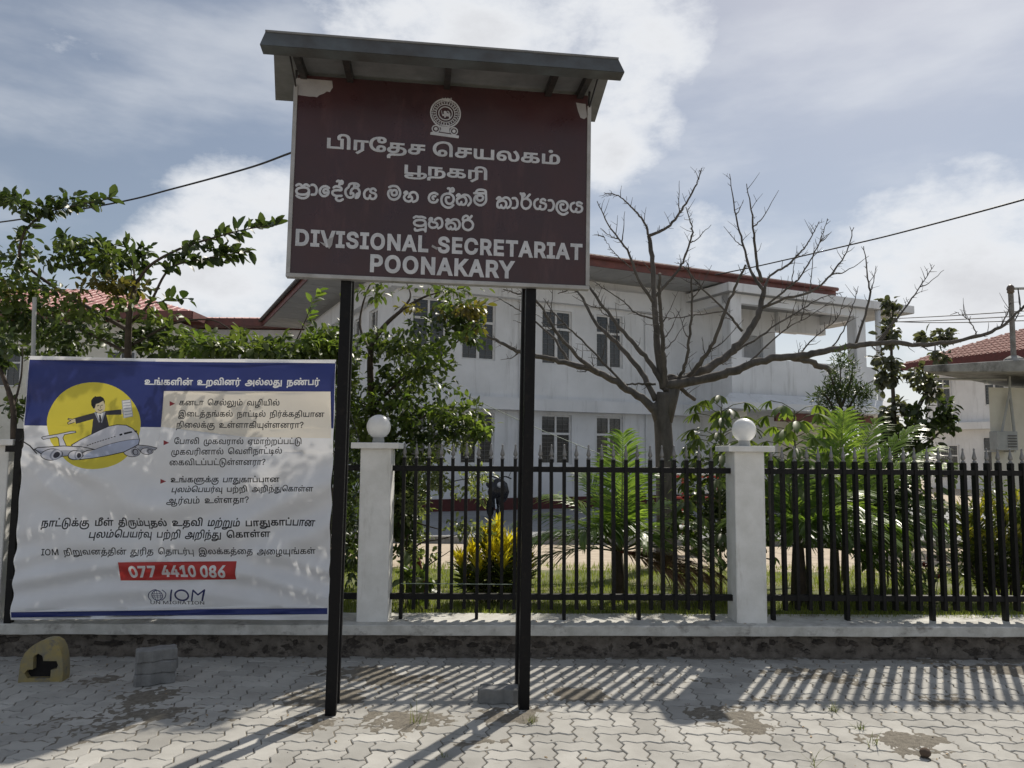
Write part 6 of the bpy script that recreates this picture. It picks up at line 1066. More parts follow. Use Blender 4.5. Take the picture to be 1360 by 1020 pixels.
# ------------------------------------------------------------------ things seen in the yard
st = thing('red_stake', gnd(563, 790, .15), 'slanting red painted stake standing in the grass left of the yellow croton', 'stake')
mb = MB(); mb.tube([at(569, 800, 7.6), at(553, 735, 7.7)], .022, 8); mb.build('shaft', RUST, st)
mb = MB(); mb.lathe(at(553, 735, 7.7), [(.026, -.01), (.028, .01), (.001, .025)], 8); mb.build('cap', RUST, st)
def motorcycle():
    g = at(657, 690, 20.0); g[2] = ground_z(20)
    t = thing('motorcycle', g, 'dark motorcycle parked before the white building, seen end on', 'motorcycle')
    ax = np.array([.22, -.975, 0]); sd = np.array([.975, .22, 0])
    def Q(x, y, z): return g + ax * x + sd * y + UZ * z
    TY = mat('tyre_rubber', (.012, .012, .012), .8); BDY = mat('black_bodywork', (.02, .02, .024), .25); CH = mat('chrome_trim', (.5, .5, .5), .25, metal=.9)
    for x in (.62, -.62):
        mb = MB(); P = [Q(x + .25 * math.cos(a), 0, .30 + .25 * math.sin(a)) for a in np.linspace(0, 2 * math.pi, 22)]; mb.tube(P, .055, 8, False); w = mb.build('wheel', TY, t, True)
        mb = MB()
        for a in np.linspace(0, math.pi, 5)[:-1]: mb.tube([Q(x + .22 * math.cos(a), 0, .3 + .22 * math.sin(a)), Q(x - .22 * math.cos(a), 0, .3 - .22 * math.sin(a))], .012, 5)
        mb.build('spokes', CH, w)
    def loft(name, rows, mt):
        V = []; F = []; k = 10
        for x, z, w, h in rows:
            for q in range(k):
                a = 2 * math.pi * q / k; V.append(Q(x, w * math.cos(a), z + h * math.sin(a)))
        for i in range(len(rows) - 1):
            for q in range(k): F.append((i * k + q, i * k + (q + 1) % k, (i + 1) * k + (q + 1) % k, (i + 1) * k + q))
        F += [tuple(range(k))[::-1], tuple((len(rows) - 1) * k + q for q in range(k))]
        return mesh_obj(name, V, F, mt, t, True)
    loft('tank', [(.38, .84, .05, .05), (.28, .87, .15, .12), (.05, .86, .17, .12), (-.1, .82, .12, .08), (-.15, .80, .05, .04)], BDY)
    loft('seat', [(-.05, .80, .08, .03), (-.15, .82, .14, .05), (-.45, .84, .15, .05), (-.72, .88, .10, .04)], TY)
    loft('engine', [(.3, .42, .06, .08), (.2, .45, .14, .15), (-.1, .45, .15, .16), (-.2, .42, .08, .1)], mat('engine_grey', (.06, .06, .06), .5, metal=.5))
    loft('front_fairing', [(.60, .78, .14, .20), (.52, .76, .25, .30), (.44, .72, .28, .34), (.36, .70, .22, .28)], BDY)
    loft('tail', [(-.6, .82, .10, .07), (-.8, .86, .08, .06), (-.95, .90, .04, .03)], BDY)
    mb = MB(); mb.sphere(Q(.62, 0, .90), .075, 12, 8); mb.build('headlight', mat('lamp_glass', (.55, .56, .58), .1), t, True)
    mb = MB(); mb.tube(spline([Q(.30, -.36, 1.04), Q(.38, -.18, 1.10), Q(.42, 0, 1.06), Q(.38, .18, 1.10), Q(.30, .36, 1.04)], 4), .016, 6); mb.build('handlebar', TY, t)
    for y in (-.34, .34):
        mb = MB(); mb.tube([Q(.36, y * .8, 1.08), Q(.40, y, 1.24)], .008, 5); mb.sphere(Q(.40, y, 1.27), .055, 10, 6, .7); mb.build('mirror', BDY, t, True)
    for y in (-.09, .09):
        mb = MB(); mb.tube([Q(.62, y, .30), Q(.40, y, .95)], .022, 6); mb.build('fork', CH, t)
    mb = MB(); mb.tube([Q(.1, .16, .3), Q(-.3, .18, .3), Q(-.75, .2, .36)], .035, 8); mb.build('exhaust', CH, t)
motorcycle()
# red framed stand with white rails seen through the palms
fr = thing('display_rack', at(905, 690, 15), 'red metal frame stand with pale rails half hidden behind the palm fronds', 'frame')
zb_ = ground_z(15)
x0, x1 = at(884, 650, 15)[0], at(908, 650, 15)[0]; x2 = at(955, 650, 15)[0]; zt = at(890, 633, 15)[2]
mb = MB()
for x in (x0, x1, x2):
    mb.box((x - .03, 15, zb_), (.06, 0, 0), (0, .06, 0), (0, 0, zt - zb_)); 
mb.box((x0, 14.99, zt - .02), (x2 - x0, 0, 0), (0, .08, 0), (0, 0, .05)); mb.box((x0, 15.0, zt - .42), (x2 - x0, 0, 0), (0, .05, 0), (0, 0, .04)); mb.build('frame', mat('red_paint', (.38, .05, .04), .5), fr)
mb = MB(); mb.box((x0 + .05, 14.96, zt + .03), (x2 - x0, 0, 0), (0, .12, 0), (0, 0, .03)); mb.box((x0 + .05, 14.96, zt - .30), (x2 - x0, 0, 0), (0, .04, 0), (0, 0, .04)); mb.build('white_rail', FRAMEW, fr)
be = thing('garden_bench', at(910, 700, 12.5) * np.array([1, 1, 0]), 'grey concrete garden bench glimpsed behind the palm', 'bench')
xa, xb = at(866, 700, 12.5)[0], at(940, 700, 12.5)[0]; zg = ground_z(12.5)
mb = MB(); mb.box((xa, 12.5, zg + .38), (xb - xa, 0, 0), (0, .4, 0), (0, 0, .07)); bevel(mb.build('seat', GREYPL, be), .01)
for x in (xa + .08, xb - .2):
    mb = MB(); mb.box((x, 12.55, zg - .02), (.12, 0, 0), (0, .3, 0), (0, 0, .40)); mb.build('leg', CONC, be)
kb = thing('yard_kerb', (3, 14.3, -.05), 'pale concrete kerb along the far edge of the yard sand', 'kerb')
mb = MB(); mb.box((-8, 14.35, -.12), (22, 0, 0), (0, .15, 0), (0, 0, .20)); mb.build('kerb_stone', CONC, kb)
# ------------------------------------------------------------------ vegetation
def leaf_mesh(name, parent, mt, P, D, L, Wd, N_=None, fold=.18, curl=.15, shape='oval'):
    """many single leaves: P bases, D directions, L lengths, Wd widths (arrays)"""
    P = np.asarray(P, float); n = len(P); D = np.asarray(D, float); D = D / (np.linalg.norm(D, axis=1, keepdims=True) + 1e-9)
    L = np.broadcast_to(np.asarray(L, float), (n,)); Wd = np.broadcast_to(np.asarray(Wd, float), (n,))
    if N_ is None: N_ = np.array([0, 0, 1.]) + rng.normal(0, .55, (n, 3))
    sd = np.cross(D, N_); sd /= (np.linalg.norm(sd, axis=1, keepdims=True) + 1e-9); up = np.cross(sd, D)
    if shape == 'oval': T = [(0, 0), (.22, .36), (.22, -.36), (.22, 0), (.55, .5), (.55, -.5), (.55, 0), (.85, .27), (.85, -.27), (.85, 0), (1, 0)]
    else: T = [(0, .12), (.30, .42), (.30, -.42), (.30, 0), (.62, .38), (.62, -.38), (.62, 0), (.88, .17), (.88, -.17), (.88, 0), (1, 0)]
    V = np.zeros((n, 11, 3))
    for k, (t, w) in enumerate(T):
        z = -curl * t * t + (fold * abs(w) * 1.0 if True else 0)
        V[:, k] = P + D * (L * t * (1 - .12 * t))[:, None] + sd * (Wd * w)[:, None] + up * (Wd * fold * abs(w) * 2 - L * curl * t * t)[:, None]
    F0 = np.array([(0, 3, 1), (0, 2, 3)]); F1 = np.array([(1, 3, 6, 4), (3, 2, 5, 6), (4, 6, 9, 7), (6, 5, 8, 9)]); F2 = np.array([(7, 9, 10), (9, 8, 10)])
    base = (np.arange(n) * 11)[:, None, None]
    tri = (np.concatenate([F0, F2])[None] + base).reshape(-1, 3).tolist(); quad = (F1[None] + base).reshape(-1, 4).tolist()
    return mesh_obj(name, V.reshape(-1, 3), tri + quad, mt, parent, True)
def unit(v): return v / (np.linalg.norm(v, axis=-1, keepdims=True) + 1e-9)
def clump(c, r, n, sub=None, spread=.42):
    """n points in an ellipsoid gathered into sub-clumps, with outward directions"""
    c = np.asarray(c, float); r = np.asarray(r, float); k = sub or max(3, n // 28)
    q = rng.normal(0, 1, (k, 3)); q = unit(q) * rng.uniform(.35, 1, (k, 1)) ** .5
    w = rng.integers(0, k, n); P = q[w] + rng.normal(0, spread * .5, (n, 3))
    D = unit(rng.normal(0, 1, (n, 3)) + 1.1 * (P - q[w]) / (spread * .5) * .5 + P * .5)
    return c + P * r, D
def leafy(parent, name, mt, masses, L, Wd, droop=.25, shape='oval', curl=.15):
    PP = []; DD = []
    for c, r, n in masses:
        P, D = clump(c, r, n); D[:, 2] -= droop; PP.append(P); DD.append(D)
    P = np.concatenate(PP); D = np.concatenate(DD); n = len(P)
    return leaf_mesh(name, parent, mt, P, D, L * rng.uniform(.6, 1.2, n), Wd * rng.uniform(.7, 1.15, n), shape=shape, curl=curl)
def pm(px, py, Y, rx, ry, n, ryd=None):
    """leaf mass given by where it stands: centre and radii measured in photo pixels at distance Y"""
    s = Y / FPX; return (at(px, py, Y), (rx * s, (ryd if ryd else max(.25, .8 * (rx + ry) * .5 * s)), ry * s), int(n * 2.1))
def sprig(path, n, L, Wd, spread=.9):
    """leaves set alternately along a twig: returns P, D"""
    pts = np.array(spline(path, 8)); seg = np.linalg.norm(np.diff(pts, axis=0), axis=1); cum = np.concatenate([[0], np.cumsum(seg)]); tot = cum[-1]
    P = []; D = []
    for k in range(n):
        t = tot * (k + .5) / n; i = min(len(seg) - 1, max(0, np.searchsorted(cum, t) - 1)); f = (t - cum[i]) / max(seg[i], 1e-6)
        p = pts[i] + (pts[i + 1] - pts[i]) * f; d = unit(pts[i + 1] - pts[i]); side = unit(np.cross(d, rng.normal(0, 1, 3) + np.array([0, 0, .4])))
        P.append(p); D.append(unit(d * .55 + side * (spread if k % 2 else -spread) + np.array([0, 0, .12]) + rng.normal(0, .22, 3)))
    return P, D
def branch(mb, path, r0, r1, n=7, k=6, knob=0.0):
    P = spline(path, k); m_ = len(P); R = [r0 + (r1 - r0) * i / (m_ - 1) for i in range(m_)]
    if knob:
        P = [p + rng.normal(0, knob * (.010 + .25 * r), 3) * (0 < i < m_ - 1) for i, (p, r) in enumerate(zip(P, R))]; R = [r * (1 + knob * rng.normal(0, .13)) for r in R]
    mb.tube(P, R, n); return P

def frond(Vf, Ff, Vr, p0, az, up, ln, n=46, w=.016, ll=.32, droop=1.0, vshape=.5):
    """arching rachis with leaflets on both sides"""
    h = np.array([math.cos(az), math.sin(az), 0]); pts = []
    for i in range(13):
        t = i / 12; pts.append(p0 + h * ln * (t * math.cos(up)) + UZ * ln * (math.sin(up) * t - droop * .55 * t * t))
    pts = np.array(pts); Vr.tube(pts, [.010 * (1 - .85 * i / 12) for i in range(13)], 5)
    for k in range(n):
        t = .14 + .86 * k / (n - 1); f = t * 12; i = min(11, int(f)); p = pts[i] + (pts[i + 1] - pts[i]) * (f - i); d = unit(pts[i + 1] - pts[i])
        sd0 = unit(np.cross(d, UZ)); upv = np.cross(sd0, d)
        l = ll * (math.sin(math.pi * (.12 + .80 * t)) ** .7) * random.uniform(.85, 1.1)
        for s in (-1, 1):
            ld = unit(d * (.75 + .5 * t) + sd0 * s * .9 + upv * vshape * (1 - .7 * t) + rng.normal(0, .10, 3)); q = unit(np.cross(ld, upv)); o = len(Vf)
            for a, ww in ((0, .45), (.35, 1), (.7, .75), (1, .06)): c = p + ld * l * a - UZ * l * .42 * a * a; Vf += [c - q * w * ww, c + q * w * ww]
            Ff += [(o, o + 1, o + 3, o + 2), (o + 2, o + 3, o + 5, o + 4), (o + 4, o + 5, o + 7, o + 6)]
LEAF_A = leafmat('leaf_dark', (.028, .048, .017), (.062, .088, .030), .38)
LEAF_B = leafmat('leaf_mid', (.05, .08, .022), (.105, .135, .040), .45)
LEAF_L = leafmat('leaf_light', (.08, .13, .03), (.15, .20, .05), .5)
LEAF_O = leafmat('leaf_bronze', (.10, .095, .025), (.15, .125, .04), .42)
LEAF_G = leafmat('leaf_greyish', (.055, .065, .042), (.12, .125, .085), .35)
LEAF_P = leafmat('leaf_pale', (.12, .15, .07), (.24, .27, .15), .45)
PALM = leafmat('palm_leaf', (.06, .115, .025), (.13, .20, .05), .5, tcol=(2.0, 2.0, .9), rough=.35)
PALMB = leafmat('palm_leaf_bright', (.12, .20, .04), (.20, .28, .075), .55, tcol=(2.0, 2.0, .9), rough=.35)
DRY = leafmat('dry_frond', (.15, .09, .05), (.26, .16, .09), .25, rough=.7)
YLW = leafmat('croton_yellow', (.50, .43, .02), (.66, .58, .05), .40, tcol=(1.6, 1.6, .9))
CRG = leafmat('croton_green', (.035, .06, .012), (.12, .14, .025), .35)

# --- broad leaved tree at the left, behind the banner
Y0 = 7.7
tr = thing('leafy_tree', gnd(168, 700, .25) * 0 + np.array([at(168, 600, Y0)[0], Y0, .2]), 'broad leaved tree behind the banner with two long leafy sprays against the sky', 'tree')
def A(px, py, d=0.0): return at(px, py, Y0 + d)
mb = MB()
base = np.array([at(172, 700, Y0)[0], Y0, .18])
branch(mb, [base, A(172, 560, .05), A(170, 480, 0), A(172, 420, -.1), A(180, 378, -.1)], .045, .026, 9)
tw = [([A(180, 378, -.1), A(200, 352, -.2), A(240, 330, -.3), A(290, 314, -.4), A(330, 304, -.45), A(368, 299, -.5)], .018, .004),
      ([A(172, 430, 0), A(198, 404, -.2), A(218, 366, -.3), A(234, 352, -.35), A(280, 342, -.4), A(332, 333, -.5)], .016, .004),
      ([A(172, 440, 0), A(120, 410, .3), A(70, 380, .4), A(29, 346, .3), A(30, 315, .2), A(44, 295, .15), A(69, 280, .1), A(106, 272, 0), A(150, 263, -.1)], .022, .005),
      ([A(172, 420, 0), A(140, 370, .2), A(110, 335, .3), A(80, 318, .3)], .016, .005), ([A(44, 295, .15), A(20, 270, .2), A(4, 262, .3)], .008, .003), ([A(172, 470, 0), A(110, 440, .4), A(40, 420, .5)], .02, .006),
      ([A(172, 460), A(230, 430, .2), A(280, 425, .2), A(310, 440, .1)], .014, .005), ([A(180, 378, -.1), A(175, 345, 0), A(165, 322, .1)], .010, .003), ([A(198, 404, -.2), A(228, 398, -.3), A(255, 396, -.3)], .006, .003)]
for p, a, b in tw: branch(mb, p, a, b)
mb.build('trunk', BARK2, tr, True)
P = []; D = []
for p, n in ((tw[0][0][2:], 62), (tw[1][0][2:], 60), (tw[2][0][4:], 64), (tw[3][0][1:], 44), (tw[4][0], 26), (tw[7][0], 24), (tw[8][0], 14)):
    a, b = sprig(p, n, 1, 1); P += a; D += b
P = np.array(P); D = np.array(D); n = len(P); leaf_mesh('spray_leaves', tr, LEAF_A, P + rng.normal(0, .012, (n, 3)), D, rng.uniform(.10, .18, n), rng.uniform(.055, .09, n), curl=.2)
leafy(tr, 'crown', LEAF_A, [pm(60, 268, 7.8, 55, 14, 60, .15), pm(110, 342, 7.9, 62, 18, 110), pm(172, 340, 7.8, 22, 22, 44), pm(30, 340, 8.1, 30, 25, 60), pm(185, 380, 7.7, 16, 10, 16),
                            pm(262, 340, 7.3, 50, 8, 30, .12), pm(36, 405, 8.0, 42, 36, 150), pm(120, 440, 8.2, 90, 24, 240), pm(60, 455, 8.4, 60, 20, 120), pm(190, 455, 8.0, 60, 18, 110)], .118, .058)
leafy(tr, 'crown', LEAF_O, [pm(120, 385, 7.6, 50, 16, 60), pm(165, 390, 7.6, 40, 15, 50), pm(20, 370, 7.8, 25, 20, 40)], .10, .045)
leafy(tr, 'crown', LEAF_B, [pm(140, 412, 7.5, 64, 12, 70), pm(30, 385, 7.6, 30, 20, 80), pm(95, 318, 7.6, 30, 10, 30), pm(140, 345, 7.5, 30, 14, 40), pm(222, 425, 7.6, 24, 12, 26)], .105, .049)
# --- bushy lighter shrub along the banner top
Y0 = 7.2
sh = thing('leafy_shrub', np.array([at(330, 600, Y0)[0], Y0, .2]), 'yellow-green shrub peeping over the top edge of the banner left of the board post', 'shrub')
mb = MB(); base = np.array([at(330, 700, Y0)[0], Y0, .18])
for ex, ey, d in ((260, 455, 0), (300, 450, .1), (350, 455, -.1), (400, 445, .1), (416, 400, 0), (440, 460, 0), (230, 462, .2)): branch(mb, [base, A(330 + (ex - 330) * .4, 540, d), A(ex, ey, d)], .018, .004)
mb.build('stem', BARK2, sh, True)
leafy(sh, 'foliage', LEAF_B, [pm(250, 464, 7.2, 55, 12, 90), pm(330, 462, 7.2, 45, 10, 90), pm(395, 466, 7.2, 50, 12, 120), pm(228, 444, 7.3, 18, 10, 20), pm(312, 446, 7.2, 16, 9, 16), pm(352, 452, 7.1, 12, 7, 10), pm(428, 440, 7.2, 14, 12, 22), pm(378, 448, 7.1, 14, 7, 12), pm(268, 447, 7.3, 12, 8, 9), pm(330, 470, 7.0, 110, 14, 180), pm(440, 470, 7.4, 25, 30, 120), pm(456, 520, 7.4, 12, 60, 90), pm(170, 560, 7.35, 140, 70, 520, .22), pm(330, 560, 7.35, 120, 80, 560, .22), pm(250, 640, 7.15, 200, 55, 480, .2)], .115, .05)  # last three masses stand unseen behind the banner, added to keep sun off it
leafy(sh, 'foliage', LEAF_L, [pm(300, 458, 7.0, 40, 8, 24), pm(390, 456, 7.0, 40, 9, 40), pm(265, 462, 6.95, 25, 12, 30), pm(425, 462, 7.0, 20, 12, 40)], .098, .043)
a, b = sprig([A(404, 440), A(410, 420), A(414, 402), A(422, 386)], 18, 1, 1); leaf_mesh('young_leaves', sh, LEAF_L, a, b, .13, .055)
Vf = []; Ff = []; Vr = MB()
for az_, up_ in ((20, 62), (160, 66), (60, 74)): frond(Vf, Ff, Vr, at(352, 520, 7.4), rad(az_), rad(up_), .62, 26, .008, .22, .8)
fr0 = mesh_obj('feathery_shoot', Vf, Ff, LEAF_L, sh); Vr.build('shoot_stem', STEMG, fr0, True)
# narrow leaved palm tips showing over the banner
# --- leafy tree behind the left globe pillar
Y0 = 8.0
t2 = thing('bushy_tree', np.array([at(510, 700, Y0)[0], Y0, .2]), 'dense bushy tree behind the first globe pillar, spreading in front of the upper windows', 'tree')
mb = MB(); base = np.array([at(508, 760, Y0)[0], Y0, .15])
branch(mb, [base, A(506, 620), A(495, 540), A(492, 470), A(505, 440), A(530, 415), A(560, 396), A(585, 388)], .05, .006, 8)
for p in ([A(495, 540), A(540, 500, -.2), A(590, 470, -.3), A(640, 420, -.4)], [A(492, 470), A(478, 430, .2), A(488, 385, .3), A(500, 372, .3)], [A(506, 600), A(550, 560, -.3), A(600, 545, -.4), A(640, 570, -.4)], [A(506, 640), A(560, 620, -.2), A(600, 640, -.3)],
          [A(500, 560), A(470, 520, .3), A(462, 480, .3)], [A(506, 660), A(545, 690, -.3), A(590, 705, -.3)], [A(530, 415), A(545, 395, .1), A(540, 375, .2)]): branch(mb, p, .018, .004)
mb.build('trunk', BARK2, t2, True)
leafy(t2, 'crown', LEAF_A, [pm(575, 440, 7.9, 50, 24, 90), pm(530, 485, 8.1, 50, 32, 170), pm(620, 440, 7.7, 20, 16, 60), pm(500, 530, 8.1, 40, 36, 190), pm(560, 525, 7.9, 50, 30, 170), pm(590, 568, 7.7, 46, 18, 120), pm(495, 610, 8.2, 34, 50, 210),
                            pm(480, 700, 8.2, 22, 80, 240), pm(525, 650, 8.0, 30, 40, 110), pm(540, 600, 7.8, 40, 26, 110), pm(535, 700, 8.0, 18, 30, 60)], .098, .043)
leafy(t2, 'crown', LEAF_B, [pm(560, 388, 8.0, 70, 10, 60), pm(600, 402, 7.7, 42, 16, 90), pm(540, 445, 7.7, 50, 22, 110), pm(470, 500, 7.8, 20, 40, 70), pm(610, 555, 7.5, 40, 16, 90), pm(520, 590, 7.6, 40, 24, 110), pm(498, 385, 8.0, 12, 10, 16), pm(620, 570, 7.5, 24, 12, 50), pm(560, 500, 7.7, 46, 24, 110), pm(500, 560, 7.8, 30, 30, 90)], .098, .043)
leafy(t2, 'crown', LEAF_O, [pm(612, 412, 7.6, 34, 10, 50), pm(570, 412, 7.6, 30, 8, 16), pm(632, 432, 7.5, 14, 10, 16)], .10, .045)
leafy(t2, 'crown', LEAF_L, [pm(575, 475, 7.6, 30, 16, 36), pm(610, 450, 7.5, 20, 14, 24), pm(640, 575, 7.4, 12, 8, 16), pm(520, 540, 7.6, 36, 24, 50), pm(600, 540, 7.5, 30, 14, 30)], .10, .045)
# pale variegated bush under it
Y0 = 7.5
vb = thing('variegated_bush', np.array([at(555, 760, Y0)[0], Y0, .2]), 'sparse bush with pale variegated leaves behind the left part of the middle railing', 'shrub')
mb = MB(); base = np.array([at(545, 800, Y0)[0], Y0, .17])
for p in ([base, A(540, 720), A(560, 660), A(600, 640), A(650, 632)], [base, A(530, 700), A(535, 640), A(545, 600)], [base, A(550, 730), A(590, 715), A(640, 702)], [base, A(560, 760), A(600, 730)]): branch(mb, p, .012, .003)
mb.build('stem', BARK2, vb, True)
leafy(vb, 'foliage', LEAF_P, [pm(560, 625, 7.5, 35, 22, 130), pm(610, 640, 7.4, 42, 18, 120), pm(640, 650, 7.4, 14, 14, 30), pm(545, 670, 7.5, 25, 30, 110), pm(610, 700, 7.4, 40, 16, 90), pm(555, 725, 7.5, 26, 18, 80), pm(600, 590, 7.5, 30, 14, 60)], .075, .03)
leafy(vb, 'foliage', LEAF_A, [pm(535, 690, 7.7, 18, 40, 120), pm(540, 640, 7.7, 22, 30, 90)], .13, .065)
# broad leafed plant low at the left of the railing
bl = thing('broad_leaf_plant', np.array([at(545, 800, 7.1)[0], 7.1, .2]), 'low plant with broad bright green leaves at the foot of the first globe pillar', 'plant')
P, D = clump(at(545, 775, 7.15), (.16, .15, .14), 46, 6); leaf_mesh('foliage', bl, LEAF_B, P, D, rng.uniform(.10, .2, 46), rng.uniform(.06, .11, 46), curl=.25)
mb = MB()
for k in range(7): q = at(545, 775, 7.15) + rng.normal(0, .07, 3); mb.tube([(q[0], q[1], .17), q], .006, 5)
mb.build('stem', STEMG, bl)

# --- bare tree
Y0 = 11.0
bt = thing('bare_tree', np.array([at(884, 700, Y0)[0], Y0, ground_z(Y0)]), 'large leafless grey tree with many upturned branches before the white building', 'tree')
BR = [  # px path, start radius, end radius
 ([(872, 545), (867, 542), (833, 516), (795, 495), (756, 483), (718, 474), (690, 467), (668, 457), (646, 446), (620, 436)], .075, .012),
 ([(795, 495), (768, 474), (737, 439), (714, 401), (688, 390), (668, 384)], .036, .008), ([(756, 483), (740, 455), (715, 430), (690, 412), (660, 395)], .026, .006), ([(833, 516), (800, 480), (760, 440), (738, 418), (722, 396)], .022, .006),
 ([(871, 531), (848, 489), (818, 455), (791, 428), (772, 393), (760, 385), (741, 390)], .05, .008), ([(879, 508), (860, 478), (833, 447), (802, 409), (781, 378), (770, 360)], .048, .012),
 ([(881, 516), (873, 458), (869, 401), (867, 355), (861.6, 313)], .062, .032), ([(861.6, 313), (856, 296), (840.5, 277), (821, 260), (802, 256)], .022, .005), ([(861.6, 313), (886, 302), (905.5, 279), (921, 252), (928, 238), (932, 223)], .026, .006),
 ([(884, 520), (882, 480), (879, 439), (876, 400), (876, 363)], .042, .024), ([(871, 393), (894, 367), (909, 344), (919, 313), (917, 295), (911, 275)], .026, .006),
 ([(867, 401), (848, 371), (833, 332), (810, 302), (793, 267)], .028, .006), ([(871, 424), (844, 416), (825, 397), (800, 382), (787, 371)], .017, .005), ([(838, 356), (820, 340), (806, 322), (800, 310)], .010, .003),
 ([(886, 520), (892, 505), (898, 506), (928, 495), (963, 474), (990, 447), (1009, 416), (1014, 382)], .098, .040), ([(1014, 385), (997, 359), (986, 321), (976, 279), (969, 231)], .030, .006), ([(1012, 375), (1003, 336), (999, 286), (991.5, 244)], .028, .006),
 ([(1014, 395), (1020, 370), (1047, 351), (1060, 338), (1070, 327), (1080, 310), (1088, 294)], .024, .005), ([(1012, 409), (1041, 397), (1082, 385), (1107, 360), (1124, 335), (1134, 302)], .026, .006), ([(1020, 404), (1045, 384), (1062, 368), (1082, 335), (1092, 312), (1099, 290)], .018, .004),
 ([(888, 515), (898, 510), (948, 500.5), (986, 489), (1016, 477.6), (1060, 473), (1095, 467), (1136, 459), (1177, 455), (1231, 458), (1288, 449), (1329, 434), (1360, 407), (1388, 392)], .082, .012),
 ([(1050, 474), (1086, 484), (1107, 494)], .055, .044), ([(1136, 459), (1154, 401), (1152, 364), (1147, 327)], .022, .006), ([(1165, 455), (1198, 414), (1222, 381), (1241, 352)], .020, .004), ([(1296, 446), (1291, 430), (1280, 420), (1268, 414)], .010, .004), ([(1329, 434), (1338, 415), (1342, 400)], .012, .004),
 ([(900, 505), (909, 490), (915, 458), (919, 409), (917, 370), (914, 350)], .032, .008), ([(915, 500), (930, 481), (948, 455), (963, 413), (982, 370.5), (990, 352)], .040, .014), ([(963, 413), (917, 420), (886, 422), (846, 414)], .013, .004),
 ([(986, 440), (963, 413), (932, 382), (913, 359), (900, 348)], .022, .005), ([(935, 490), (970, 470), (1009, 447), (1060, 413), (1090, 396), (1120, 388)], .028, .005), ([(879, 500), (902, 516), (923, 531)], .036, .030), ([(871, 510), (844, 510), (820, 512)], .022, .010),
 ([(986, 490), (1010, 468), (1040, 440), (1075, 420), (1105, 400)], .018, .004), ([(1100, 467), (1120, 440), (1133, 405), (1140, 380)], .014, .004), ([(1060, 473), (1080, 450), (1110, 425), (1122, 395)], .013, .004)]
mb = MB(); flare = [np.array([at(884, 700, Y0)[0], Y0, ground_z(Y0) - .05])]
branch(mb, [flare[0], at(885, 700, Y0), at(884, 650, Y0), at(882, 590, Y0), at(880, 548, Y0), at(883, 522, Y0)], .15, .115, 14)
mb.tube([at(877, 562, Y0), at(872, 545, Y0), at(868, 535, Y0)], [.085, .085, .07], 10); mb.tube([at(884, 560, Y0), at(890, 530, Y0), at(896, 508, Y0)], [.10, .11, .095], 10)
mb.build('trunk', BARK, bt, True)
for k, (pts, r0, r1) in enumerate(BR):
    mb = TW = MB()
    ln = sum(math.hypot(b[0] - a[0], b[1] - a[1]) for a, b in zip(pts[:-1], pts[1:])); dY = random.uniform(-1, 1) * min(1.3, ln / 180)
    st = 0 if k in (0, 4, 5, 6, 9, 14, 20, 26, 27, 31, 32) else .35 * dY
    r0 *= .88; r1 *= .9
    path = [at(x, y, Y0 + st + (dY - st) * (i / (len(pts) - 1))) for i, (x, y) in enumerate(pts)]
    P = np.array(branch(mb, path, r0, r1, 9, 6, .42)); m_ = len(P)
    if ln > 110:
        for q in range(int(ln / 70)):
            j = random.randrange(int(m_ * .25), max(int(m_ * .25) + 1, int(m_ * .72))); d = unit(P[j + 1] - P[j]); sd = unit(np.cross(d, np.array([random.gauss(0, .4), 1, random.gauss(0, .4)]))) * random.choice([-1, 1]); l = random.uniform(.2, .6)
            e = P[j] + (d * .55 + sd * .65) * l + UZ * .35 * l; mid = P[j] + (d * .35 + sd * .45) * l * .55 + UZ * .05 * l
            S_ = branch(mb, [P[j], mid, e], min(.011, r1 + .005), .003, 6, 5, .4)
            for z in range(2, len(S_) - 1):
                if random.random() < .5: TW.tube([S_[z], S_[z] + rng.normal(0, .045, 3) + UZ * .05], [.004, .0018], 4)
    for j in range(2, m_ - 1):
        rr = r0 + (r1 - r0) * j / m_
        if rr < .034 and random.random() < .62:
            d = unit(P[j + 1] - P[j]); sd = unit(np.cross(d, np.array([random.gauss(0, .3), 1, random.gauss(0, .3)]))) * random.choice([-1, 1])
            l = random.choice([random.uniform(.03, .09), random.uniform(.03, .09), random.uniform(.1, .24)]); e = P[j] + (d * .6 + sd * .8 + np.array([0, 0, .25])) * l
            TW.tube([P[j], (P[j] + e) / 2 + rng.normal(0, .012, 3), e], [.006, .0042, .0022], 4)
            if random.random() < .35: TW.tube([(P[j] + e) / 2, (P[j] + e) / 2 + (d * .9 - sd * .3) * l * .5], [.004, .002], 4)
    mb.build('branch', BARK, bt, True)


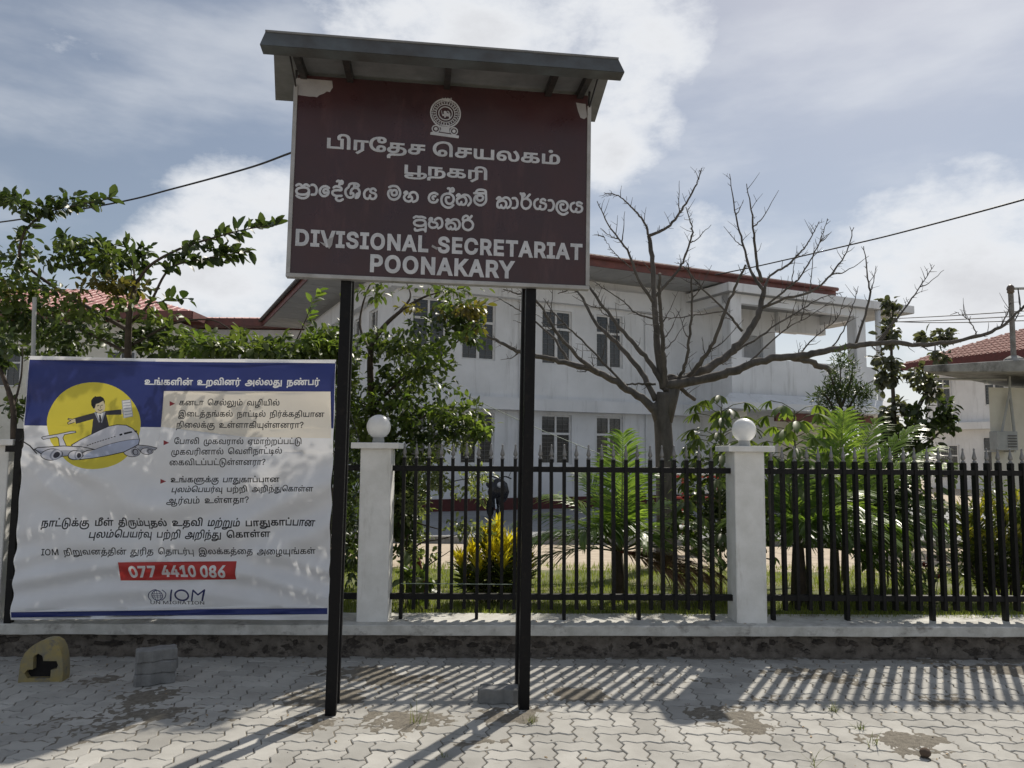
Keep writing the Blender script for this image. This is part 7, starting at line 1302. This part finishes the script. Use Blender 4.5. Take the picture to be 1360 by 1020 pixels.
# --- palms
def palm(name, label, px, py, Y, fr, mts, trunk_h=.4, r=.055, w=.0105, ll=.46):
    c = np.array([at(px, py, Y)[0], Y, ground_z(Y)]); t = thing(name, c, label, 'palm')
    mb = MB(); top = c + UZ * trunk_h; mb.tube([c - UZ * .05, c + UZ * trunk_h * .5, top], [r * 1.2, r, r * .75], 10); mb.build('trunk', BARK2, t, True)
    for az, up, ln, dr, mi in fr:
        Vf = []; Ff = []; Vr = MB(); frond(Vf, Ff, Vr, top + np.array([math.cos(az), math.sin(az), 0]) * .03, rad(az), rad(up), ln, 40, w, ll, dr)
        f = mesh_obj('frond', Vf, Ff, mts[mi], t, False); Vr.build('rachis', STEMG if mi != 2 else RUST, f, True)
    return t
palm('young_palm', 'young palm with arching feather fronds behind the middle railing, near the second globe pillar', 822, 815, 7.75,
     [(100, 76, 1.35, .55, 1), (75, 84, 1.45, .35, 0), (45, 72, 1.3, .7, 1), (140, 70, 1.25, .6, 0), (178, 44, 1.3, .85, 0), (200, 34, 1.2, .8, 0), (160, 56, 1.2, .7, 1), (225, 50, .95, 1.0, 1), (-2, 46, 1.15, .9, 1), (-25, 36, 1.1, .95, 0), (20, 58, 1.15, .8, 0), (-60, 55, .85, 1.1, 1), (250, 62, .9, 1.1, 0), (-95, 70, .85, 1.0, 1), (185, 12, 1.05, .7, 0), (172, 26, 1.2, .8, 0), (5, 16, 1.0, .7, 0), (12, 30, 1.1, .9, 0), (-20, -2, .85, .35, 2), (-8, 2, .95, .4, 2), (-35, -5, .75, .3, 2), (-14, -6, .8, .2, 2)],
     [PALM, PALMB, DRY], .48)
palm('young_palm', 'darker palm with a stout stem just right of the second globe pillar', 1062, 815, 7.55,
     [(90, 80, 1.2, .6, 0), (120, 66, 1.1, .7, 0), (40, 70, 1.2, .7, 0), (15, 56, 1.35, .8, 1), (-8, 42, 1.3, .95, 1), (-30, 40, 1.15, 1.0, 1), (160, 50, .9, .9, 1), (-45, 58, 1.1, .9, 1), (55, 60, 1.2, .8, 1), (200, 44, .85, 1.0, 0), (-60, 50, .9, 1.0, 0), (250, 55, .85, 1.1, 0), (-90, 60, .9, 1.1, 0), (0, 20, 1.2, .9, 0), (-15, 28, 1.15, 1.0, 0), (30, 40, 1.2, .8, 0), (5, 5, 1.1, .7, 0), (-25, 10, 1.1, .8, 0)],
     [PALM, PALMB, DRY], .55, .07)
palm('young_palm', 'low palm with bright upswept fronds rising above the right railing', 1110, 800, 8.3,
     [(60, 72, 1.7, .35, 1), (30, 66, 1.8, .4, 1), (12, 60, 1.9, .45, 1), (45, 78, 1.65, .3, 1), (-5, 54, 1.8, .5, 1), (2, 46, 1.75, .5, 1), (-20, 40, 1.5, .7, 0), (5, 28, 1.5, .7, 0), (-30, 16, 1.2, .7, 0), (20, 50, 1.7, .5, 1), (100, 76, 1.4, .4, 0), (-45, 34, 1.2, .8, 0)],
     [PALM, PALMB, DRY], .6, .05, .0115, .52)

# --- cassava plants: palmate leaves on long stalks
def cassava(label, px, top, Y, n, mt, spread, low):
    c = np.array([at(px, 800, Y)[0], Y, ground_z(Y)]); t = thing('cassava_plant', c, label, 'plant'); mb = MB(); tp = at(px, top + 25, Y)
    mb.tube(spline([c, (c + tp) / 2 + rng.normal(0, .03, 3), tp], 6), [.016 - .009 * i / 12 for i in range(13)], 7); P = []; D = []; NN = []; Ls = []
    for k in range(n):
        f = k / (n - 1); z = (1 - f) * low + f * 1.0; p = c + (tp - c) * z + rng.normal(0, .01, 3); az = k * 2.4 + random.uniform(-.4, .4); l = (.20 + .20 * (1 - f)) * spread
        e = p + np.array([math.cos(az) * l, math.sin(az) * l, .10 - .03 * (1 - f)]); mb.tube([p, (p + e) / 2 + UZ * .025, e], .0045, 5)
        out = np.array([math.cos(az), math.sin(az), 0]); sd = np.array([-math.sin(az), math.cos(az), 0]); s = random.uniform(.8, 1.15)
        for q in range(7):
            a = (q - 3) * .50; d = out * math.cos(a) + sd * math.sin(a) - UZ * (.42 + .12 * abs(q - 3)); P.append(e); D.append(d); NN.append(UZ + out * .7 + rng.normal(0, .1, 3)); Ls.append((.225 - .022 * abs(q - 3)) * s)
    mb.build('stem', STEMG, t, True); Ls = np.array(Ls); leaf_mesh('leaves', t, mt, P, D, Ls, Ls * .30, N_=np.array(NN), fold=.15, curl=.22)
cassava('tall cassava plant with drooping palmate leaves left of the second globe lamp', 958, 515, 7.9, 50, LEAF_B, 1.15, .30)
cassava('yellow-green cassava plant with palmate leaves right of the second globe lamp', 1055, 520, 7.9, 44, LEAF_L, 1.15, .30)
leafy(thing('understory_shrub', np.array([at(955, 700, 8.4)[0], 8.4, .15]), 'dark tangled shrub behind the second globe pillar', 'shrub'), 'foliage', LEAF_A, [pm(945, 640, 8.5, 40, 60, 260), pm(975, 700, 8.4, 40, 60, 240), pm(1010, 640, 8.5, 40, 50, 200), pm(930, 700, 8.6, 25, 30, 60)], .12, .045)
# --- small dark bush with fine leaves above the right railing
Y0 = 9.5
fb = thing('fine_leaf_bush', np.array([at(1122, 800, Y0)[0], Y0, ground_z(Y0)]), 'dark upright bush with fine pointed leaves before the white balcony parapet', 'shrub')
mb = MB(); base = np.array([at(1120, 800, Y0)[0], Y0, ground_z(Y0)])
fp = [[base, A(1120, 640), A(1118, 560), A(1116, 500), A(1120, 478)], [A(1118, 570), A(1100, 530), A(1085, 520)], [A(1118, 560), A(1140, 520), A(1160, 505)], [A(1118, 545), A(1105, 505), A(1098, 490)], [A(1118, 540), A(1130, 505), A(1132, 488)]]
for p in fp: branch(mb, p, .02, .004)
mb.build('stem', BARK2, fb, True)
leafy(fb, 'foliage', LEAF_A, [pm(1118, 535, 9.5, 30, 32, 620), pm(1118, 495, 9.5, 16, 22, 240), pm(1098, 524, 9.5, 20, 12, 140), pm(1142, 520, 9.5, 24, 10, 130), pm(1118, 572, 9.5, 18, 20, 180)], .085, .018, droop=-.3, shape='lance')
# --- vine hung tree at the right
Y0 = 15.0
vt = thing('vine_tree', np.array([at(1195, 700, Y0)[0], Y0, ground_z(Y0)]), 'grey-green creeper covered tree at the right end of the balcony before the annexe', 'tree')
mb = MB(); base = np.array([at(1192, 700, Y0)[0], Y0, ground_z(Y0)])
for p in ([base, A(1188, 560), A(1184, 470), A(1186, 400)], [A(1190, 600), A(1220, 540), A(1240, 500), A(1242, 455)], [A(1190, 620), A(1230, 590), A(1262, 560)]): branch(mb, p, .06, .01)
mb.build('trunk', BARK2, vt, True)
leafy(vt, 'foliage', LEAF_G, [pm(1186, 398, 15, 10, 9, 24), pm(1182, 440, 15, 11, 24, 70), pm(1180, 490, 15, 13, 28, 84), pm(1186, 545, 15, 15, 22, 70), pm(1244, 450, 14.6, 15, 11, 52), pm(1246, 480, 14.6, 8, 14, 20), pm(1225, 520, 14.8, 22, 18, 56), pm(1222, 495, 14.8, 22, 12, 26)], .19, .11, droop=.5)
leafy(vt, 'foliage', LEAF_A, [pm(1240, 545, 14.5, 24, 18, 70), pm(1222, 575, 14.5, 30, 15, 80), pm(1258, 560, 14.4, 14, 12, 30), pm(1205, 600, 14.5, 36, 20, 80), pm(1230, 622, 14.5, 34, 16, 70), pm(1190, 575, 14.6, 20, 18, 40)], .18, .10, droop=.4)
# --- dark shrubs behind the right railing
Y0 = 9.0
ds = thing('dark_shrub', np.array([at(1170, 780, Y0)[0], Y0, ground_z(Y0)]), 'dark leafy shrub in deep shade behind the middle of the right railing', 'shrub')
leafy(ds, 'foliage', LEAF_A, [pm(1175, 640, 9.0, 45, 30, 240), pm(1190, 690, 9.0, 40, 30, 200), pm(1150, 700, 9.0, 30, 40, 160)], .16, .06)
mb = MB()
for k in range(6): q = at(1150 + k * 9, 700, 9.0 + rng.normal(0, .1)); mb.tube([(q[0], q[1], ground_z(9.0)), q], .012, 5)
mb.build('stem', BARK2, ds)
ps = thing('potted_style_shrub', np.array([at(1245, 720, 12)[0], 12, ground_z(12)]), 'small round shrub standing in the sandy yard behind the right railing', 'shrub'); ps.name = 'round_shrub'
leafy(ps, 'foliage', LEAF_G, [pm(1245, 690, 12, 16, 20, 200), pm(1225, 665, 12.5, 24, 12, 100)], .10, .05)
mb = MB(); q = at(1245, 700, 12); mb.tube([(q[0], q[1], ground_z(12) - .02), q], .03, 6); mb.build('stem', BARK2, ps)
rs = thing('rose_bush', np.array([at(1240, 810, 7.3)[0], 7.3, .2]), 'thin rose bush with small dark red blooms behind the right railing', 'shrub')
mb = MB(); fl = []
for k in range(7):
    e = at(1240 + random.uniform(-22, 22), random.uniform(735, 780), 7.3 + random.uniform(-.15, .15)); b = np.array([at(1240 + random.uniform(-6, 6), 810, 7.3)[0], 7.3, .18]); mb.tube([b, (b + e) / 2 + rng.normal(0, .02, 3), e], .004, 5); fl.append(e)
mb.build('stem', STEMG, rs)
P, D = clump(at(1240, 775, 7.3), (.16, .12, .18), 90, 14); leaf_mesh('foliage', rs, LEAF_A, P, D, .045, .026)
ROSE = leafmat('rose_petal', (.14, .02, .02), (.22, .04, .04), .3)
for q in fl: leaf_mesh('bloom', rs, ROSE, q + rng.normal(0, .004, (12, 3)), rng.normal(0, 1, (12, 3)), .035, .03)
# --- crotons: rosettes of strap leaves, yellow at the top of each shoot
def croton(label, shoots, Y, ynum, L=.20, w=.034, name='croton_bush', ymat=YLW):
    c = np.array([np.mean([at(s[0], 800, Y)[0] for s in shoots]), Y, ground_z(Y)]); t = thing(name, c, label, 'shrub'); mb = MB(); Py = []; Dy = []; Pg = []; Dg = []
    for px, top, dd in shoots:
        tp = at(px, top + 18, Y + dd); b = np.array([c[0] + (tp[0] - c[0]) * .35, Y + dd * .4, c[2]]); path = np.array(spline([b, (b * .45 + tp * .55) + np.array([(tp[0] - c[0]) * .12, 0, 0]), tp], 10)); mb.tube(path, .010, 6)
        for k in range(92):
            f = k / 91; i = min(len(path) - 2, int((.22 + .78 * f) * (len(path) - 1))); p = path[i] + (path[i + 1] - path[i]) * random.random(); az = k * 2.4; el = .25 + .95 * f + random.uniform(-.2, .2)
            d = np.array([math.cos(az) * math.cos(el), math.sin(az) * math.cos(el), math.sin(el)])
            if f > 1 - ynum: Py.append(p); Dy.append(d)
            else: Pg.append(p); Dg.append(d)
    mb.build('stem', BARK2, t, True); ny, ng = len(Py), len(Pg)
    leaf_mesh('yellow_leaves', t, ymat, Py, Dy, L * rng.uniform(.7, 1.1, ny), w * rng.uniform(.8, 1.1, ny), shape='lance', curl=.22)
    leaf_mesh('green_leaves', t, CRG, Pg, Dg, L * rng.uniform(.8, 1.15, ng), w * rng.uniform(.8, 1.1, ng), shape='lance', curl=.3)
croton('yellow croton bush with strap leaves behind the middle railing beside the right board post', [(612, 726, -.1), (628, 712, .05), (645, 690, -.05), (660, 682, .08), (672, 704, -.12), (684, 700, .0), (652, 712, -.2), (636, 735, -.2), (695, 715, .1), (668, 730, -.22), (618, 745, .15), (700, 735, -.05)], 7.5, .34)
YG = leafmat('hedge_yellow', (.20, .20, .03), (.34, .30, .05), .4)
croton('large yellow-green croton hedge at the right end of the railing', [(1275 + 12 * k, 645 + 9 * (k % 3) + (14 if k < 2 else 0), .25 * math.sin(k * 2.1)) for k in range(10)] + [(1282 + 16 * k, 690 + 6 * (k % 2), -.3) for k in range(6)] + [(1400, 640, .2), (1425, 650, 0)], 7.8, .22, .15, .032, ymat=YG)
hedge_ = [o for o in COL.objects if o.name.startswith('croton_bush') and 'hedge' in o.get('label', '')][0]
leafy(hedge_, 'inner_foliage', CRG, [pm(1320, 730, 7.9, 50, 60, 420), pm(1400, 720, 7.9, 50, 70, 200), pm(1330, 670, 7.8, 45, 26, 140)], .11, .026, shape='lance')
# back greenery left of the building, filling the gap behind the banner
bg = thing('background_shrub', np.array([at(455, 700, 11)[0], 11, ground_z(11)]), 'shaded leafy shrub further back between the banner and the first globe pillar', 'shrub')
leafy(bg, 'foliage', LEAF_A, [pm(455, 600, 11, 26, 60, 300), pm(470, 720, 10.5, 30, 60, 300), pm(450, 480, 11, 16, 40, 120), pm(520, 660, 11, 40, 40, 200)], .15, .065)
mb = MB()
for k in range(5): q = at(450 + 14 * k, 640, 11); mb.tube([(q[0], q[1], ground_z(11)), q], .014, 5)
mb.build('stem', BARK2, bg)
lt = thing('slender_tree', np.array([at(16, 800, 7.2)[0], 7.2, .2]), 'slender brown trunked tree at the far left edge beside the banner', 'tree')
mb = MB(); branch(mb, [np.array([at(18, 800, 7.2)[0], 7.2, .17]), at(18, 590, 7.2), at(17, 540, 7.2), at(6, 505, 7.2), at(-4, 480, 7.2)], .035, .014, 8); branch(mb, [at(17, 545, 7.2), at(28, 500, 7.3), at(30, 460, 7.3)], .012, .005); mb.build('trunk', BARK2, lt, True)
leafy(lt, 'crown', LEAF_A, [pm(10, 470, 7.2, 22, 14, 40), pm(20, 545, 7.5, 18, 12, 30), pm(-20, 440, 7.2, 40, 30, 90), pm(10, 690, 7.6, 16, 70, 80)], .12, .05)
# lawn: short grass blades behind the wall
strip('lawn_ground', -12, 14, [6.76, 8, 9.2, 10.4], mat('lawn_soil', (.12, .135, .045), .95, (.26, .22, .15), 1.6, lo=.5, hi=.72, bump=.5, bscale=50))
GR = leafmat('lawn_grass', (.11, .15, .03), (.24, .27, .075), .45)
n = 52000; gx_ = rng.uniform(-4.6, 6.5, n); gy_ = 6.74 + 4.0 * rng.random(n) ** 1.3
keep = np.array([mnoise.noise(Vector((x * .9, y * .9, 3))) > -.35 - .3 * (y < 7.6) for x, y in zip(gx_, gy_)]); gx_, gy_ = gx_[keep], gy_[keep]; n = len(gx_)
gz_ = np.interp(gy_, [6.75, 9.8], [.235, .10]); hgt = rng.uniform(.03, .09, n); az = rng.uniform(0, 6.28, n); ln = rng.uniform(.0, .05, n)
b = np.stack([gx_, gy_, gz_ - .004], 1); q = np.stack([np.cos(az), np.sin(az), np.zeros(n)], 1) * .004; tip = b + np.stack([np.sin(az) * ln, np.cos(az) * ln, hgt], 1)
V = np.stack([b - q, b + q, tip], 1).reshape(-1, 3); F = np.arange(3 * n).reshape(n, 3)
tag(mesh_obj('lawn', V, F, GR), kind='stuff')
# fallen leaves on the coping and in the grass
LIT = leafmat('leaf_litter', (.20, .12, .05), (.34, .22, .10), .2)
P = [W(s, d, .266) for s, d in zip(rng.uniform(-1, 4.2, 90), rng.uniform(.05, .43, 90))] + [np.array([x, y, .004]) for x, y in zip(rng.uniform(-3.8, 4.2, 130), 6.3 - 2.2 * rng.random(130) ** 1.6)]; n = len(P); P = np.array(P); a = rng.uniform(0, 6.28, n); D = np.stack([np.cos(a), np.sin(a), rng.normal(0, .08, n)], 1)
o = leaf_mesh('leaf_litter', None, LIT, P, D, rng.uniform(.012, .04, n), rng.uniform(.006, .016, n), N_=np.tile(UZ, (n, 1)) + rng.normal(0, .1, (n, 3)), curl=.02); tag(o, kind='stuff')
# small gravel scattered on the pavers, thicker on the sand
V = []; F = []
for k in range(420):
    if k % 2: c, rx, ry = PB[random.randrange(len(PB))]; x, y = c[0] + random.gauss(0, rx * .6), c[1] + random.gauss(0, ry * 1.1)
    else: x, y = random.uniform(-3.8, 4.2), random.uniform(3.6, 6.3)
    if y > 6.34: continue
    r = random.uniform(.002, .0075) * random.choice([1, 1, 1, 1.6]); o = len(V)
    for i in range(6):
        t = i * math.pi / 3; V.append((x + r * math.cos(t) * random.uniform(.7, 1.2), y + r * math.sin(t) * random.uniform(.7, 1.2), -.001))
    V.append((x + r * .1, y, r * random.uniform(.6, 1.1))); F += [(o + i, o + (i + 1) % 6, o + 6) for i in range(6)]
tag(mesh_obj('gravel', V, F, mat('gravel_stone', (.24, .22, .19), .9, (.10, .09, .08), 60, island=.5)), kind='stuff')
